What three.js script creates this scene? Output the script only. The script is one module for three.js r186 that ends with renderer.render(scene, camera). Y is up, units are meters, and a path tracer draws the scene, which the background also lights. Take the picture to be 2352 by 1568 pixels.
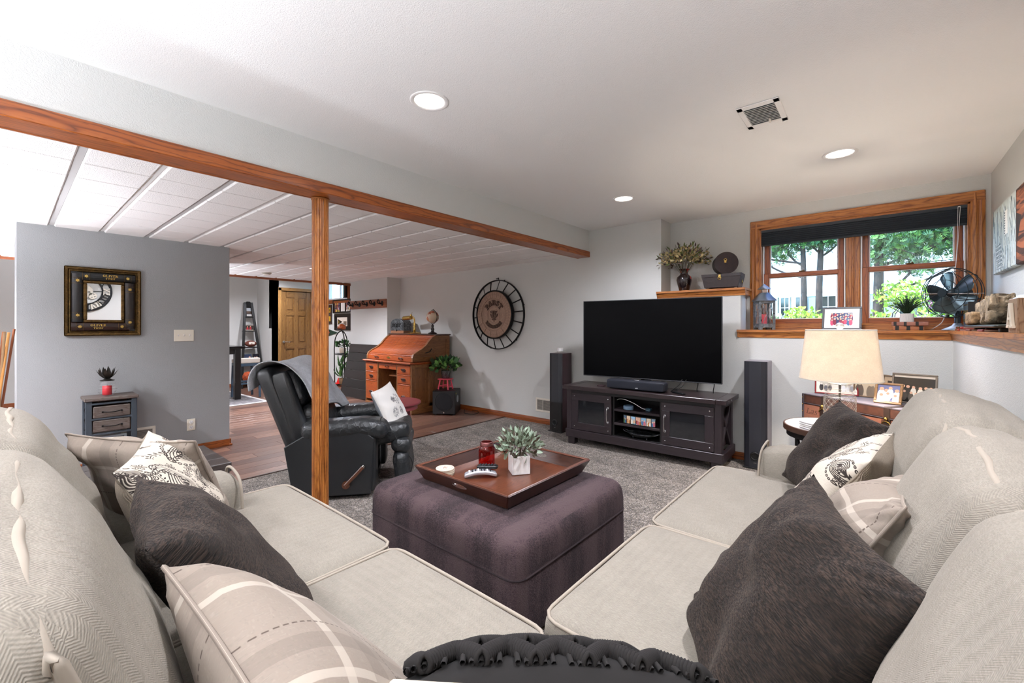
import * as THREE from 'three';
import { RoundedBoxGeometry } from 'three/addons/geometries/RoundedBoxGeometry.js';
import { mergeGeometries } from 'three/addons/utils/BufferGeometryUtils.js';
import { Sky } from 'three/addons/objects/Sky.js';
import { FontLoader } from 'three/addons/loaders/FontLoader.js';
import { TextGeometry } from 'three/addons/geometries/TextGeometry.js';

// ---------------------------------------------------------------- camera, sky, sun, exposure
const scene = new THREE.Scene();
const EYE = new THREE.Vector3(0, 1.2731, 0), YAW = 0.7064, FOCAL = 987.37;
const camera = new THREE.PerspectiveCamera(2 * Math.atan(784 / FOCAL) * 180 / Math.PI, 2352 / 1568, 0.03, 300);
camera.position.copy(EYE);
camera.lookAt(EYE.x - Math.sin(YAW), EYE.y, EYE.z - Math.cos(YAW));
camera.setViewOffset(2352, 1568, 0, 33.4, 2352, 1568);          // a shifted lens: upright walls stay upright
const renderer = new THREE.WebGLRenderer();
renderer.toneMapping = THREE.LinearToneMapping;
renderer.toneMappingExposure = 1.3;
renderer.outputColorSpace = THREE.SRGBColorSpace;
renderer.shadowMap.enabled = true;

const SUN_DIR = new THREE.Vector3(-0.45, 0.80, 0.42).normalize();
const sky = new Sky();
sky.name = 'sky';
sky.scale.setScalar(200);
Object.assign(sky.material.uniforms.turbidity, { value: 3 });
Object.assign(sky.material.uniforms.rayleigh, { value: 1.2 });
sky.material.uniforms.sunPosition.value.copy(SUN_DIR);
scene.add(sky);
scene.backgroundIntensity = 1.4;
scene.environmentIntensity = 1.4;
const sun = new THREE.DirectionalLight(0xfff1dc, 7.5);
sun.name = 'sun';
sun.position.copy(SUN_DIR).multiplyScalar(30).add(new THREE.Vector3(0, 0, -8));
sun.target.position.set(0, 0, -8);
sun.castShadow = true;
Object.assign(sun.shadow.camera, { left: -16, right: 16, top: 16, bottom: -16, near: 1, far: 80 });
scene.add(sun, sun.target);
const CAN_POWER = 9, DROP_CAN_POWER = 30, LAMP_POWER = 2.2, FILL_UP = 16, FILL_UP2 = 18;   // candela; the last two drive added fill lamps
const CAN_COLOR = 0xf2f4ff, FILL_UP_COLOR = 0xeef3ff;  // second colour is for the added fill lamps

// ---------------------------------------------------------------- numbers, noise
let seedState = 12345;
const reseed = (s) => { seedState = s >>> 0; };
function rnd() { seedState = (seedState + 0x6D2B79F5) >>> 0; let t = seedState; t = Math.imul(t ^ (t >>> 15), t | 1); t ^= t + Math.imul(t ^ (t >>> 7), t | 61); return ((t ^ (t >>> 14)) >>> 0) / 4294967296; }
const rr = (a, b) => a + (b - a) * rnd();
const clamp = (x, a = 0, b = 1) => Math.min(b, Math.max(a, x));
const lerp = (a, b, t) => a + (b - a) * t;
const smooth = (a, b, x) => { const t = clamp((x - a) / (b - a)); return t * t * (3 - 2 * t); };
function hash(x, y, s) { let h = Math.imul(x, 374761393) + Math.imul(y, 668265263) + Math.imul(s, 2246822519); h = Math.imul(h ^ (h >>> 13), 1274126177); h ^= h >>> 16; return (h >>> 0) / 4294967296; }
function vnoise(x, y, px, py, s = 0) {                  // value noise that repeats after px, py
  const xi = Math.floor(x), yi = Math.floor(y), fx = x - xi, fy = y - yi, u = fx * fx * (3 - 2 * fx), v = fy * fy * (3 - 2 * fy);
  const m = (a, p) => ((a % p) + p) % p, x0 = m(xi, px), x1 = m(xi + 1, px), y0 = m(yi, py), y1 = m(yi + 1, py);
  return lerp(lerp(hash(x0, y0, s), hash(x1, y0, s), u), lerp(hash(x0, y1, s), hash(x1, y1, s), u), v);
}
function fbm(x, y, px, py, s = 0, o = 4) { let a = 0, w = 0.5, t = 0; for (let i = 0; i < o; i++) { a += w * vnoise(x, y, px, py, s + i); t += w; w *= 0.5; x *= 2; y *= 2; px *= 2; py *= 2; } return a / t; }
function noise3(x, y, z) { return (vnoise(x + z * 0.71 + 50, y + 50, 512, 512, 3) + vnoise(y - z * 0.53 + 90, z + x * 0.37 + 70, 512, 512, 5)) - 1; }

// ---------------------------------------------------------------- textures
function dataTex(w, h, fn, srgb = true) {                // fn(u, v) -> [r, g, b] or one number, 0..1
  const d = new Uint8Array(w * h * 4);
  for (let j = 0; j < h; j++) for (let i = 0; i < w; i++) {
    const c = fn(i / w, j / h), k = (j * w + i) * 4, n = typeof c === 'number';
    for (let q = 0; q < 3; q++) d[k + q] = Math.round(255 * clamp(n ? c : c[q]));
    d[k + 3] = 255;
  }
  const t = new THREE.DataTexture(d, w, h, THREE.RGBAFormat);
  t.wrapS = t.wrapT = THREE.RepeatWrapping; t.magFilter = THREE.LinearFilter; t.minFilter = THREE.LinearMipmapLinearFilter; t.generateMipmaps = true;
  t.colorSpace = srgb ? THREE.SRGBColorSpace : THREE.NoColorSpace; t.needsUpdate = true;
  return t;
}
function sized(t, w, h) { const c = t.clone(); c.repeat.set(1 / w, 1 / h); c.needsUpdate = true; return c; }
function canvasTex(w, h, draw) {
  const c = document.createElement('canvas'); c.width = w; c.height = h;
  const g = c.getContext('2d'); draw(g, w, h);
  const t = new THREE.CanvasTexture(c); t.colorSpace = THREE.SRGBColorSpace; t.anisotropy = 4;
  return t;
}
function oakMap(seed, rings, contrast) {
  return dataTex(1024, 512, (u, v) => {
    const warp = fbm(u * 3, v * 4, 3, 4, seed, 3) * 1.3 + fbm(u * 8, v * 10, 8, 10, seed + 7, 2) * 0.12;
    const r = v * rings + warp * rings * 0.32, f = r - Math.floor(r);
    const line = Math.pow(Math.abs(f * 2 - 1), 4);
    const pore = smooth(0.60, 0.9, vnoise(u * 40, v * 300, 40, 300, seed + 11)) * smooth(0.3, 0.8, vnoise(u * 18, v * 60, 18, 60, seed + 13));
    const tone = fbm(u * 2, v * 14, 2, 14, seed + 17, 3);
    const k = clamp(1 - contrast * (0.55 * line + 0.5 * pore + 0.5 * (1 - tone)));
    return [Math.pow(k, 0.75), k, Math.pow(k, 1.25)];
  });
}
const T = {};
T.oak = oakMap(3, 9, 0.62);
T.grain = oakMap(29, 16, 0.5);
T.fine = dataTex(512, 512, (u, v) => 0.72 + 0.28 * fbm(u * 6, v * 90, 6, 90, 41, 3) - 0.16 * smooth(0.6, 0.9, vnoise(u * 14, v * 220, 14, 220, 43)));
T.peel = dataTex(512, 512, (u, v) => fbm(u * 64, v * 64, 64, 64, 51, 3), false);                 // rolled paint
T.speck = dataTex(512, 512, (u, v) => { const n = 0.55 * vnoise(u * 256, v * 256, 256, 256, 61) + 0.45 * fbm(u * 64, v * 64, 64, 64, 63, 3), k = 0.25 + 1.15 * n * n + 0.22 * (fbm(u * 5, v * 5, 5, 5, 66, 3) - 0.5), h = vnoise(u * 200, v * 200, 200, 200, 65); return [k * (0.98 + 0.06 * h), k, k * (1.04 - 0.12 * h)]; });
T.speckBump = dataTex(512, 512, (u, v) => vnoise(u * 200, v * 200, 200, 200, 67) * 0.6 + 0.4 * fbm(u * 50, v * 50, 50, 50, 69, 2), false);
T.herring = dataTex(512, 512, (u, v) => {                  // herringbone weave, 16 columns
  const col = Math.floor(u * 16), f = u * 16 - col, d = (col % 2 ? f : 1 - f) * 4 + v * 64, s = Math.abs((d - Math.floor(d)) * 2 - 1);
  return clamp(0.35 + 0.45 * s + 0.25 * (vnoise(u * 256, v * 256, 256, 256, 71) - 0.5));
}, false);
T.linen = dataTex(512, 512, (u, v) => {
  const col = Math.floor(u * 16), f = u * 16 - col, d = (col % 2 ? f : 1 - f) * 4 + v * 64, s = Math.abs((d - Math.floor(d)) * 2 - 1);
  const k = 0.82 + 0.15 * s * (0.5 + 0.5 * vnoise(u * 120, v * 120, 120, 120, 73)) + 0.10 * (vnoise(u * 40, v * 256, 40, 256, 75) - 0.5) + 0.06 * (fbm(u * 4, v * 6, 4, 6, 77, 3) - 0.5);
  return [k, k * 0.995, k * 0.985];
});
T.rib = dataTex(256, 256, (u, v) => Math.abs(Math.sin(u * Math.PI * 16)), false);
T.chenille = dataTex(512, 512, (u, v) => { const n = fbm(u * 26, v * 90, 26, 90, 81, 3), b = fbm(u * 5, v * 5, 5, 5, 83, 3), k = 0.38 + 0.5 * smooth(0.2, 0.85, n) * (0.6 + 0.8 * b); return [k, k * 0.97, k * 0.94]; });
T.chenBump = dataTex(512, 512, (u, v) => fbm(u * 26, v * 90, 26, 90, 81, 3), false);
T.velvet = dataTex(512, 512, (u, v) => { const n = vnoise(u * 180, v * 180, 180, 180, 85), b = fbm(u * 9, v * 2, 9, 2, 87, 4), c = fbm(u * 3, v * 3, 3, 3, 89, 3), k = 0.25 + 0.5 * n + 1.1 * Math.pow(b, 2.2) + 0.35 * c; return [k, k * 0.97, k * 1.0]; });
T.leather = dataTex(512, 512, (u, v) => fbm(u * 60, v * 60, 60, 60, 91, 3), false);
T.crease = dataTex(512, 512, (u, v) => { const a = fbm(u * 7, v * 5, 7, 5, 93, 4); return 1 - Math.pow(Math.abs(a * 2 - 1), 0.5); }, false);
T.acoustic = dataTex(512, 512, (u, v) => 0.5 * fbm(u * 40, v * 40, 40, 40, 95, 3) + 0.5 * smooth(0.45, 0.7, vnoise(u * 90, v * 90, 90, 90, 97)), false);
T.mottle = dataTex(256, 256, (u, v) => 0.55 + 0.6 * (fbm(u * 8, v * 8, 8, 8, 101, 4) - 0.25));
T.bark = dataTex(256, 256, (u, v) => 0.3 + 0.8 * fbm(u * 14, v * 4, 14, 4, 103, 4));
T.knit = dataTex(256, 256, (u, v) => clamp(0.8 + 0.25 * (vnoise(u * 120, v * 120, 120, 120, 107) - 0.5) + 0.1 * (fbm(u * 6, v * 6, 6, 6, 109, 3) - 0.5)));
T.rug = dataTex(256, 256, (u, v) => { const k = 0.55 + 0.35 * fbm(u * 9, v * 30, 9, 30, 111, 3) + 0.25 * (Math.abs(((u * 5) % 1) - 0.5) < 0.12 ? 1 : 0) * vnoise(u * 20, v * 20, 20, 20, 113); return [k, k, k * 1.03]; });

// ---------------------------------------------------------------- materials
const srgb = (hex) => new THREE.Color(hex);
function mat(color, rough = 0.6, o = {}) { return new THREE.MeshStandardMaterial({ color, roughness: rough, ...o }); }
function phys(color, rough, o = {}) { return new THREE.MeshPhysicalMaterial({ color, roughness: rough, ...o }); }
const wood = (tint, map, rough, sx, sy, o = {}) => phys(tint, rough, { map: sized(map, sx, sy), clearcoat: 0.25, clearcoatRoughness: 0.3, ...o });
const M = {
  wall: mat(0xcfcfcb, 0.75, { bumpMap: sized(T.peel, 0.25, 0.25), bumpScale: 0.0012 }),
  wallShaded: mat(0x959696, 0.75, { bumpMap: sized(T.peel, 0.25, 0.25), bumpScale: 0.0012 }),  // same paint as wall, colour darkened to stand for less light
  ceiling: mat(0xf3f2ef, 0.8, { bumpMap: sized(T.peel, 0.2, 0.2), bumpScale: 0.001 }),
  tile: mat(0xefedea, 0.85, { bumpMap: sized(T.acoustic, 0.3, 0.3), bumpScale: 0.0015 }),
  grid: mat(0xb9b7b5, 0.5),
  oak: wood(0xcf8a45, T.oak, 0.38, 1.1, 0.22),
  oakDeep: wood(0xb8682a, T.oak, 0.34, 1.3, 0.24),
  oakBase: wood(0xa95f2a, T.oak, 0.4, 1.2, 0.2),
  doorOak: wood(0x9a7440, T.grain, 0.45, 1.0, 0.35),
  deskOak: wood(0xa8511c, T.grain, 0.3, 0.7, 0.3),
  deskSide: wood(0x8d6038, T.grain, 0.38, 0.9, 0.3),
  espresso: wood(0x30252a, T.fine, 0.42, 0.8, 0.4),
  espressoTop: wood(0x3a2d2e, T.fine, 0.3, 0.8, 0.4),
  blackWood: mat(0x141313, 0.35),
  walnut: wood(0x71402a, T.grain, 0.28, 0.6, 0.2),
  walnutDark: wood(0x452516, T.grain, 0.3, 0.6, 0.25),
  carpet: mat(0xd8cdc4, 1.0, { map: sized(T.speck, 0.55, 0.55), bumpMap: sized(T.speckBump, 0.4, 0.4), bumpScale: 0.006 }),
  sofa: phys(0xa0988c, 0.95, { map: sized(T.linen, 0.26, 0.26), bumpMap: sized(T.herring, 0.26, 0.26), bumpScale: 0.0012, sheen: 0.25, sheenRoughness: 0.6, sheenColor: srgb(0xfff4e6) }),
  piping: mat(0x9d9284, 0.9),
  brownPlush: phys(0x43372f, 1.0, { map: sized(T.chenille, 0.16, 0.16), bumpMap: sized(T.chenBump, 0.16, 0.16), bumpScale: 0.004, sheen: 0.5, sheenRoughness: 0.5, sheenColor: srgb(0x8a7666) }),
  ottoman: phys(0x4a3a3b, 0.95, { map: sized(T.velvet, 0.55, 0.55), bumpMap: sized(T.speckBump, 0.4, 0.4), bumpScale: 0.002, sheen: 0.45, sheenRoughness: 0.4, sheenColor: srgb(0x8f7e86) }),
  leather: phys(0x1d1f21, 0.36, { bumpMap: sized(T.leather, 0.12, 0.12), bumpScale: 0.0006, clearcoat: 0.25, clearcoatRoughness: 0.35 }),
  leatherSoft: phys(0x222527, 0.38, { bumpMap: sized(T.crease, 0.45, 0.30), bumpScale: 0.006, clearcoat: 0.3, clearcoatRoughness: 0.35 }),
  black: mat(0x0d0d0e, 0.4), blackGloss: phys(0x060607, 0.1, { clearcoat: 0.8, clearcoatRoughness: 0.05 }), iron: mat(0x1c1b1b, 0.5, { metalness: 0.6 }),
  darkGrey: mat(0x2b2c30, 0.55), speakerGrille: mat(0x16171b, 0.8), speakerFace: phys(0x24252c, 0.45), speakerWood: wood(0x3d2229, T.fine, 0.4, 0.5, 0.3),
  chrome: mat(0xcfcfd2, 0.22, { metalness: 1 }), steel: mat(0x9aa0a4, 0.4, { metalness: 0.9, map: sized(T.mottle, 0.15, 0.15) }), brass: mat(0xc9a860, 0.25, { metalness: 1 }),
  gold: mat(0x8a6a3a, 0.42, { metalness: 0.75, map: sized(T.mottle, 0.1, 0.1) }), nickel: mat(0xd8d6d0, 0.25, { metalness: 1 }),
  white: mat(0xf1efec, 0.45), offwhite: mat(0xe3dccf, 0.6), cream: mat(0xd9cdb8, 0.7), ivory: mat(0xe6dfcf, 0.4), paper: mat(0xeae4d6, 0.8),
  red: mat(0xa31b20, 0.4), pinkRed: phys(0xd2465a, 0.4), orange: mat(0xc7461b, 0.7), coneRed: mat(0xe2201b, 0.5),
  plantGreen: mat(0x2f5a26, 0.6, { side: THREE.DoubleSide }), plantLight: mat(0x5f8a3f, 0.6, { side: THREE.DoubleSide }), plantDark: mat(0x1d3317, 0.65, { side: THREE.DoubleSide }),
  sage: mat(0x93a48e, 0.7, { side: THREE.DoubleSide }), sageDark: mat(0x5f6450, 0.7, { side: THREE.DoubleSide }), sageBrown: mat(0x54483a, 0.7, { side: THREE.DoubleSide }),
  glass: phys(0xffffff, 0.02, { transmission: 1, thickness: 0, ior: 1.5 }),
  jarGlass: phys(0xffffff, 0.03, { transmission: 1, thickness: 0, ior: 1.45 }),
  bark: mat(0x5a4a3c, 0.95, { map: sized(T.bark, 0.4, 0.6) }),
};

// ---------------------------------------------------------------- geometry helpers
function boxUV(g, grain = null) {                        // uv in metres on the dominant plane; u along the grain axis
  g = g.index ? g.toNonIndexed() : g;
  const p = g.attributes.position, uv = new Float32Array(p.count * 2), a = new THREE.Vector3(), b = new THREE.Vector3(), c = new THREE.Vector3(), n = new THREE.Vector3();
  g.computeBoundingBox(); const s = g.boundingBox.getSize(new THREE.Vector3());
  const G = grain ?? (s.x >= s.y && s.x >= s.z ? 'x' : s.y >= s.z ? 'y' : 'z');
  for (let i = 0; i < p.count; i += 3) {
    a.fromBufferAttribute(p, i); b.fromBufferAttribute(p, i + 1); c.fromBufferAttribute(p, i + 2);
    n.copy(b).sub(a).cross(c.clone().sub(a));
    const ax = Math.abs(n.x), ay = Math.abs(n.y), az = Math.abs(n.z), D = ax >= ay && ax >= az ? 'x' : ay >= az ? 'y' : 'z';
    let U = G, V;
    if (D === G) { U = G === 'x' ? 'z' : 'x'; }
    V = ['x', 'y', 'z'].find((k) => k !== U && k !== D);
    [a, b, c].forEach((q, k) => { uv[(i + k) * 2] = q[U]; uv[(i + k) * 2 + 1] = q[V] + (D === 'y' ? 0.37 : D === 'x' ? 0.71 : 0); });
  }
  g.setAttribute('uv', new THREE.BufferAttribute(uv, 2));
  return g;
}
function smoothNormals(g) {                              // one normal per place, whatever the uv seams
  const p = g.attributes.position, acc = new Map(), key = (i) => `${Math.round(p.getX(i) * 2e4)},${Math.round(p.getY(i) * 2e4)},${Math.round(p.getZ(i) * 2e4)}`;
  const a = new THREE.Vector3(), b = new THREE.Vector3(), c = new THREE.Vector3(), idx = g.index, N = idx ? idx.count : p.count, at = (i) => (idx ? idx.getX(i) : i);
  const keys = Array.from({ length: p.count }, (_, i) => key(i));
  for (let i = 0; i < N; i += 3) {
    const I = [at(i), at(i + 1), at(i + 2)];
    a.fromBufferAttribute(p, I[0]); b.fromBufferAttribute(p, I[1]); c.fromBufferAttribute(p, I[2]);
    const n = b.clone().sub(a).cross(c.clone().sub(a));
    for (const k of I) { const q = keys[k]; if (!acc.has(q)) acc.set(q, new THREE.Vector3()); acc.get(q).add(n); }
  }
  const out = new Float32Array(p.count * 3);
  for (let i = 0; i < p.count; i++) { const n = acc.get(keys[i])?.clone().normalize() ?? new THREE.Vector3(0, 1, 0); out.set([n.x, n.y, n.z], i * 3); }
  g.setAttribute('normal', new THREE.BufferAttribute(out, 3));
  return g;
}
const tidy = (g) => { for (const k of Object.keys(g.attributes)) if (!['position', 'normal', 'uv'].includes(k)) g.deleteAttribute(k); return g.index ? g.toNonIndexed() : g; };
const merge = (...gs) => mergeGeometries(gs.flat().map((g) => { g = tidy(g); if (!g.attributes.uv) g = boxUV(g); return g; }));
const mv = (g, x = 0, y = 0, z = 0, rx = 0, ry = 0, rz = 0) => { if (rx) g.rotateX(rx); if (rz) g.rotateZ(rz); if (ry) g.rotateY(ry); return g.translate(x, y, z); };
function cbox(w, h, d, c = 0.003, grain = null) {        // chamfered box, 44 triangles
  c = Math.min(c, w / 2.1, h / 2.1, d / 2.1);
  const X = w / 2, Y = h / 2, Z = d / 2, pts = [], tri = [];
  const P = (x, y, z) => pts.push([x, y, z]) - 1, id = {};
  for (const sx of [-1, 1]) for (const sy of [-1, 1]) for (const sz of [-1, 1]) id[[sx, sy, sz]] = { x: P(sx * X, sy * (Y - c), sz * (Z - c)), y: P(sx * (X - c), sy * Y, sz * (Z - c)), z: P(sx * (X - c), sy * (Y - c), sz * Z) };
  const quad = (a, b, e, f) => tri.push([a, b, e], [a, e, f]);
  for (const s of [-1, 1]) {
    quad(id[[s, -1, -1]].x, id[[s, 1, -1]].x, id[[s, 1, 1]].x, id[[s, -1, 1]].x);
    quad(id[[-1, s, -1]].y, id[[1, s, -1]].y, id[[1, s, 1]].y, id[[-1, s, 1]].y);
    quad(id[[-1, -1, s]].z, id[[1, -1, s]].z, id[[1, 1, s]].z, id[[-1, 1, s]].z);
  }
  for (const s of [-1, 1]) for (const t of [-1, 1]) {
    quad(id[[s, t, -1]].x, id[[s, t, 1]].x, id[[s, t, 1]].y, id[[s, t, -1]].y);
    quad(id[[s, -1, t]].x, id[[s, 1, t]].x, id[[s, 1, t]].z, id[[s, -1, t]].z);
    quad(id[[-1, s, t]].y, id[[1, s, t]].y, id[[1, s, t]].z, id[[-1, s, t]].z);
  }
  for (const k in id) tri.push([id[k].x, id[k].y, id[k].z]);
  const pos = new Float32Array(tri.length * 9);
  tri.forEach((t, i) => {
    const v = t.map((k) => new THREE.Vector3(...pts[k])), n = v[1].clone().sub(v[0]).cross(v[2].clone().sub(v[0])), m = v[0].clone().add(v[1]).add(v[2]);
    if (n.dot(m) < 0) v.reverse();
    v.forEach((q, k) => pos.set([q.x, q.y, q.z], i * 9 + k * 3));
  });
  const g = new THREE.BufferGeometry(); g.setAttribute('position', new THREE.BufferAttribute(pos, 3));
  g.computeVertexNormals();
  return boxUV(g, grain);
}
const bx = (w, h, d, x = 0, y = 0, z = 0, c = 0.003, grain = null) => cbox(w, h, d, c, grain).translate(x, y, z);
function softBox(w, h, d, r, seg = [10, 6, 10], fn = null) {          // cushion: rounded, evenly divided, reshaped by fn
  const g = new THREE.BoxGeometry(w, h, d, ...seg), p = g.attributes.position, q = new THREE.Vector3(), k = new THREE.Vector3();
  r = Math.min(r, w / 2.02, h / 2.02, d / 2.02);
  for (let i = 0; i < p.count; i++) {
    q.fromBufferAttribute(p, i);
    k.set(clamp(q.x, -w / 2 + r, w / 2 - r), clamp(q.y, -h / 2 + r, h / 2 - r), clamp(q.z, -d / 2 + r, d / 2 - r));
    const e = q.clone().sub(k), m = Math.max(Math.abs(e.x), Math.abs(e.y), Math.abs(e.z));
    if (m > 1e-6) q.copy(k).addScaledVector(e.normalize(), m);
    if (fn) fn(q);
    p.setXYZ(i, q.x, q.y, q.z);
  }
  return smoothNormals(boxUV(g));
}
function tube(pts, r, closed = false, seg = 0, rad = 6, curve = true) {
  const v = pts.map((p) => (p.isVector3 ? p : new THREE.Vector3(...p)));
  const c = curve ? new THREE.CatmullRomCurve3(v, closed, 'centripetal') : (() => { const q = new THREE.CurvePath(); for (let i = 0; i + 1 < v.length; i++) q.add(new THREE.LineCurve3(v[i], v[i + 1])); return q; })();
  return tidy(new THREE.TubeGeometry(c, seg || Math.max(4, v.length * 4), r, rad, closed));
}
function bar(a, b, r, n = 8, r2 = r) {                  // round bar from a to b
  const A = new THREE.Vector3(...a), B = new THREE.Vector3(...b), L = A.distanceTo(B);
  const g = new THREE.CylinderGeometry(r2, r, L, n);
  g.applyQuaternion(new THREE.Quaternion().setFromUnitVectors(new THREE.Vector3(0, 1, 0), B.clone().sub(A).normalize()));
  const m = A.add(B).multiplyScalar(0.5);
  return tidy(g.translate(m.x, m.y, m.z));
}
function beamBox(a, b, w, d, c = 0.003) {               // square bar from a to b
  const A = new THREE.Vector3(...a), B = new THREE.Vector3(...b), L = A.distanceTo(B);
  const g = cbox(w, L, d, c);
  g.applyQuaternion(new THREE.Quaternion().setFromUnitVectors(new THREE.Vector3(0, 1, 0), B.clone().sub(A).normalize()));
  const m = A.add(B).multiplyScalar(0.5);
  return g.translate(m.x, m.y, m.z);
}
function lathe(pts, n = 32) { return tidy(new THREE.LatheGeometry(pts.map((p) => new THREE.Vector2(p[0], p[1])), n)); }
function prism(pts, depth, bevel = 0, curveSeg = 8, holes = []) {      // outline in XY, thickness along +Z
  const s = new THREE.Shape(pts.map((p) => new THREE.Vector2(p[0], p[1])));
  for (const h of holes) s.holes.push(new THREE.Path(h.map((p) => new THREE.Vector2(p[0], p[1]))));
  return boxUV(tidy(new THREE.ExtrudeGeometry(s, { depth, bevelEnabled: bevel > 0, bevelSize: bevel, bevelThickness: bevel, bevelSegments: 2, curveSegments: curveSeg, steps: 1 })));
}
function mirrored(g, x = 1, y = 1, z = 1) {              // scale with a sign change, faces kept outwards
  g = tidy(g); g.scale(x, y, z);
  if (x * y * z < 0) for (const a of Object.values(g.attributes)) { const n = a.itemSize, A = a.array; for (let i = 0; i < a.count; i += 3) for (let k = 0; k < n; k++) { const q = A[(i + 1) * n + k]; A[(i + 1) * n + k] = A[(i + 2) * n + k]; A[(i + 2) * n + k] = q; } }
  g.computeVertexNormals(); return g;
}
const ring = (R, r, n = 40, m = 8) => tidy(new THREE.TorusGeometry(R, r, m, n));
const disc = (R, h, n = 32) => tidy(new THREE.CylinderGeometry(R, R, h, n));
function sheet(w, h) { return tidy(new THREE.PlaneGeometry(w, h)); }
function framePieces(w, h, b, d, c = 0.002) {            // four mitred-looking bars of a picture frame lying in XY
  return [bx(w, b, d, 0, h / 2 - b / 2, 0, c), bx(w, b, d, 0, -h / 2 + b / 2, 0, c), bx(b, h - 2 * b, d, -w / 2 + b / 2, 0, 0, c), bx(b, h - 2 * b, d, w / 2 - b / 2, 0, 0, c)];
}

// ---------------------------------------------------------------- things, parts, setting
const taken = {};
function numbered(name) { const k = taken[name] = (taken[name] ?? -1) + 1; return k ? `${name}_${String(k).padStart(3, '0')}` : name; }
const shadow = (o) => { o.castShadow = o.receiveShadow = true; return o; };
function thing(name, label, category, pos = [0, 0, 0], turn = 0, group) {
  const o = new THREE.Group(); o.name = numbered(name); o.position.set(...pos); o.rotation.y = turn;
  o.userData = { label, category, ...(group ? { group } : {}) }; scene.add(o); return o;
}
function part(parent, name, geo, material, pos = null, rot = null, label = null) {
  const o = shadow(new THREE.Mesh(Array.isArray(geo) ? merge(geo) : geo, material)); o.name = parent ? name : numbered(name);
  if (pos) o.position.set(...pos); if (rot) o.rotation.set(...rot); if (label) o.userData.label = label;
  (parent ?? scene).add(o); return o;
}
function solo(name, label, category, geo, material, pos = [0, 0, 0], rot = null, group) {
  const o = part(null, name, geo, material, pos, rot); o.userData = { label, category, ...(group ? { group } : {}) }; return o;
}
function setting(name, pos = [0, 0, 0], turn = 0) { const o = new THREE.Group(); o.name = name; o.position.set(...pos); o.rotation.y = turn; o.userData = { kind: 'structure' }; scene.add(o); return o; }
function struct(name, geo, material, pos = [0, 0, 0]) { const o = shadow(new THREE.Mesh(Array.isArray(geo) ? merge(geo) : geo, material)); o.name = name; o.position.set(...pos); o.userData = { kind: 'structure' }; scene.add(o); return o; }
function copyOf(o, pos, turn, label) { const c = o.clone(); c.name = numbered(o.name.replace(/_\d{3}$/, '')); c.position.set(...pos); c.rotation.y = turn; c.userData = { ...o.userData, ...(label ? { label } : {}) }; scene.add(c); return c; }
// ---------------------------------------------------------------- the room
const H = 2.44, DROP = 2.13, ZC = -4.573, ZW = -4.847, XR = 0.65, XL = 0.421, XB = -2.676, XG = -5.325, LEDGE = 1.245, LEDGE2 = 1.65;
const ZBACK = 2.7, XFAR = -10.4;
const wbox = (x0, x1, y0, y1, z0, z1) => boxUV(tidy(new THREE.BoxGeometry(x1 - x0, y1 - y0, z1 - z0).translate((x0 + x1) / 2, (y0 + y1) / 2, (z0 + z1) / 2)));

{ // floor: carpet slab and vinyl planks
  const f = setting('floor');
  part(f, 'carpet', wbox(-4.03, 0.66, -0.12, 0, -4.7, ZBACK + 0.1), M.carpet);
  part(f, 'subfloor', wbox(XFAR - 0.3, -4.03, -0.12, -0.008, -4.9, ZBACK + 0.1), M.darkGrey);
  reseed(7);
  const plankMat = [0x8b6a5c, 0x7c5c50, 0x9a7869, 0x846659, 0x74574d].map((c) => wood(c, T.grain, 0.34, 0.9, 0.22, { clearcoat: 0.35, clearcoatRoughness: 0.25 }));
  const L = 1.22, W = 0.152, vary = [0, 1, 2, 3, 4, 5].map((k) => { const g = cbox(W - 0.0015, 0.008, L - 0.0015, 0.0015, 'z'); const uv = g.attributes.uv; for (let i = 0; i < uv.count; i++) { uv.setX(i, uv.getX(i) + k * 0.31); uv.setY(i, uv.getY(i) + k * 0.23); } return g; });
  for (let i = 0; i < 29; i++) {
    const x = -4.03 - W * (i + 0.5), off = (i * 0.437) % L;
    for (let z = -4.56 + off - L; z < 0.2; z += L) {
      const z0 = Math.max(z, -4.58), z1 = Math.min(z + L, 0.2), len = z1 - z0;
      if (len < 0.1) continue;
      if (x < -5.3 && x > -7.0 && z0 > -1.5) continue;
      const p = part(f, 'plank', vary[Math.floor(rnd() * 6)], plankMat[Math.floor(rnd() * 5)], [x, -0.004, (z0 + z1) / 2]);
      if (len < L - 0.01) p.scale.z = len / L;
    }
  }
  part(f, 'far_flooring', wbox(XFAR - 0.1, -8.44, -0.012, 0, -4.6, ZBACK), plankMat[0]);
  part(f, 'near_flooring', wbox(-8.44, -4.03, -0.012, -0.0005, 0.2, ZBACK), plankMat[3]);
  part(f, 'transition_strip', bx(0.03, 0.008, 4.8, -4.03, 0.002, -2.2, 0.003), M.walnutDark);
}
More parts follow.
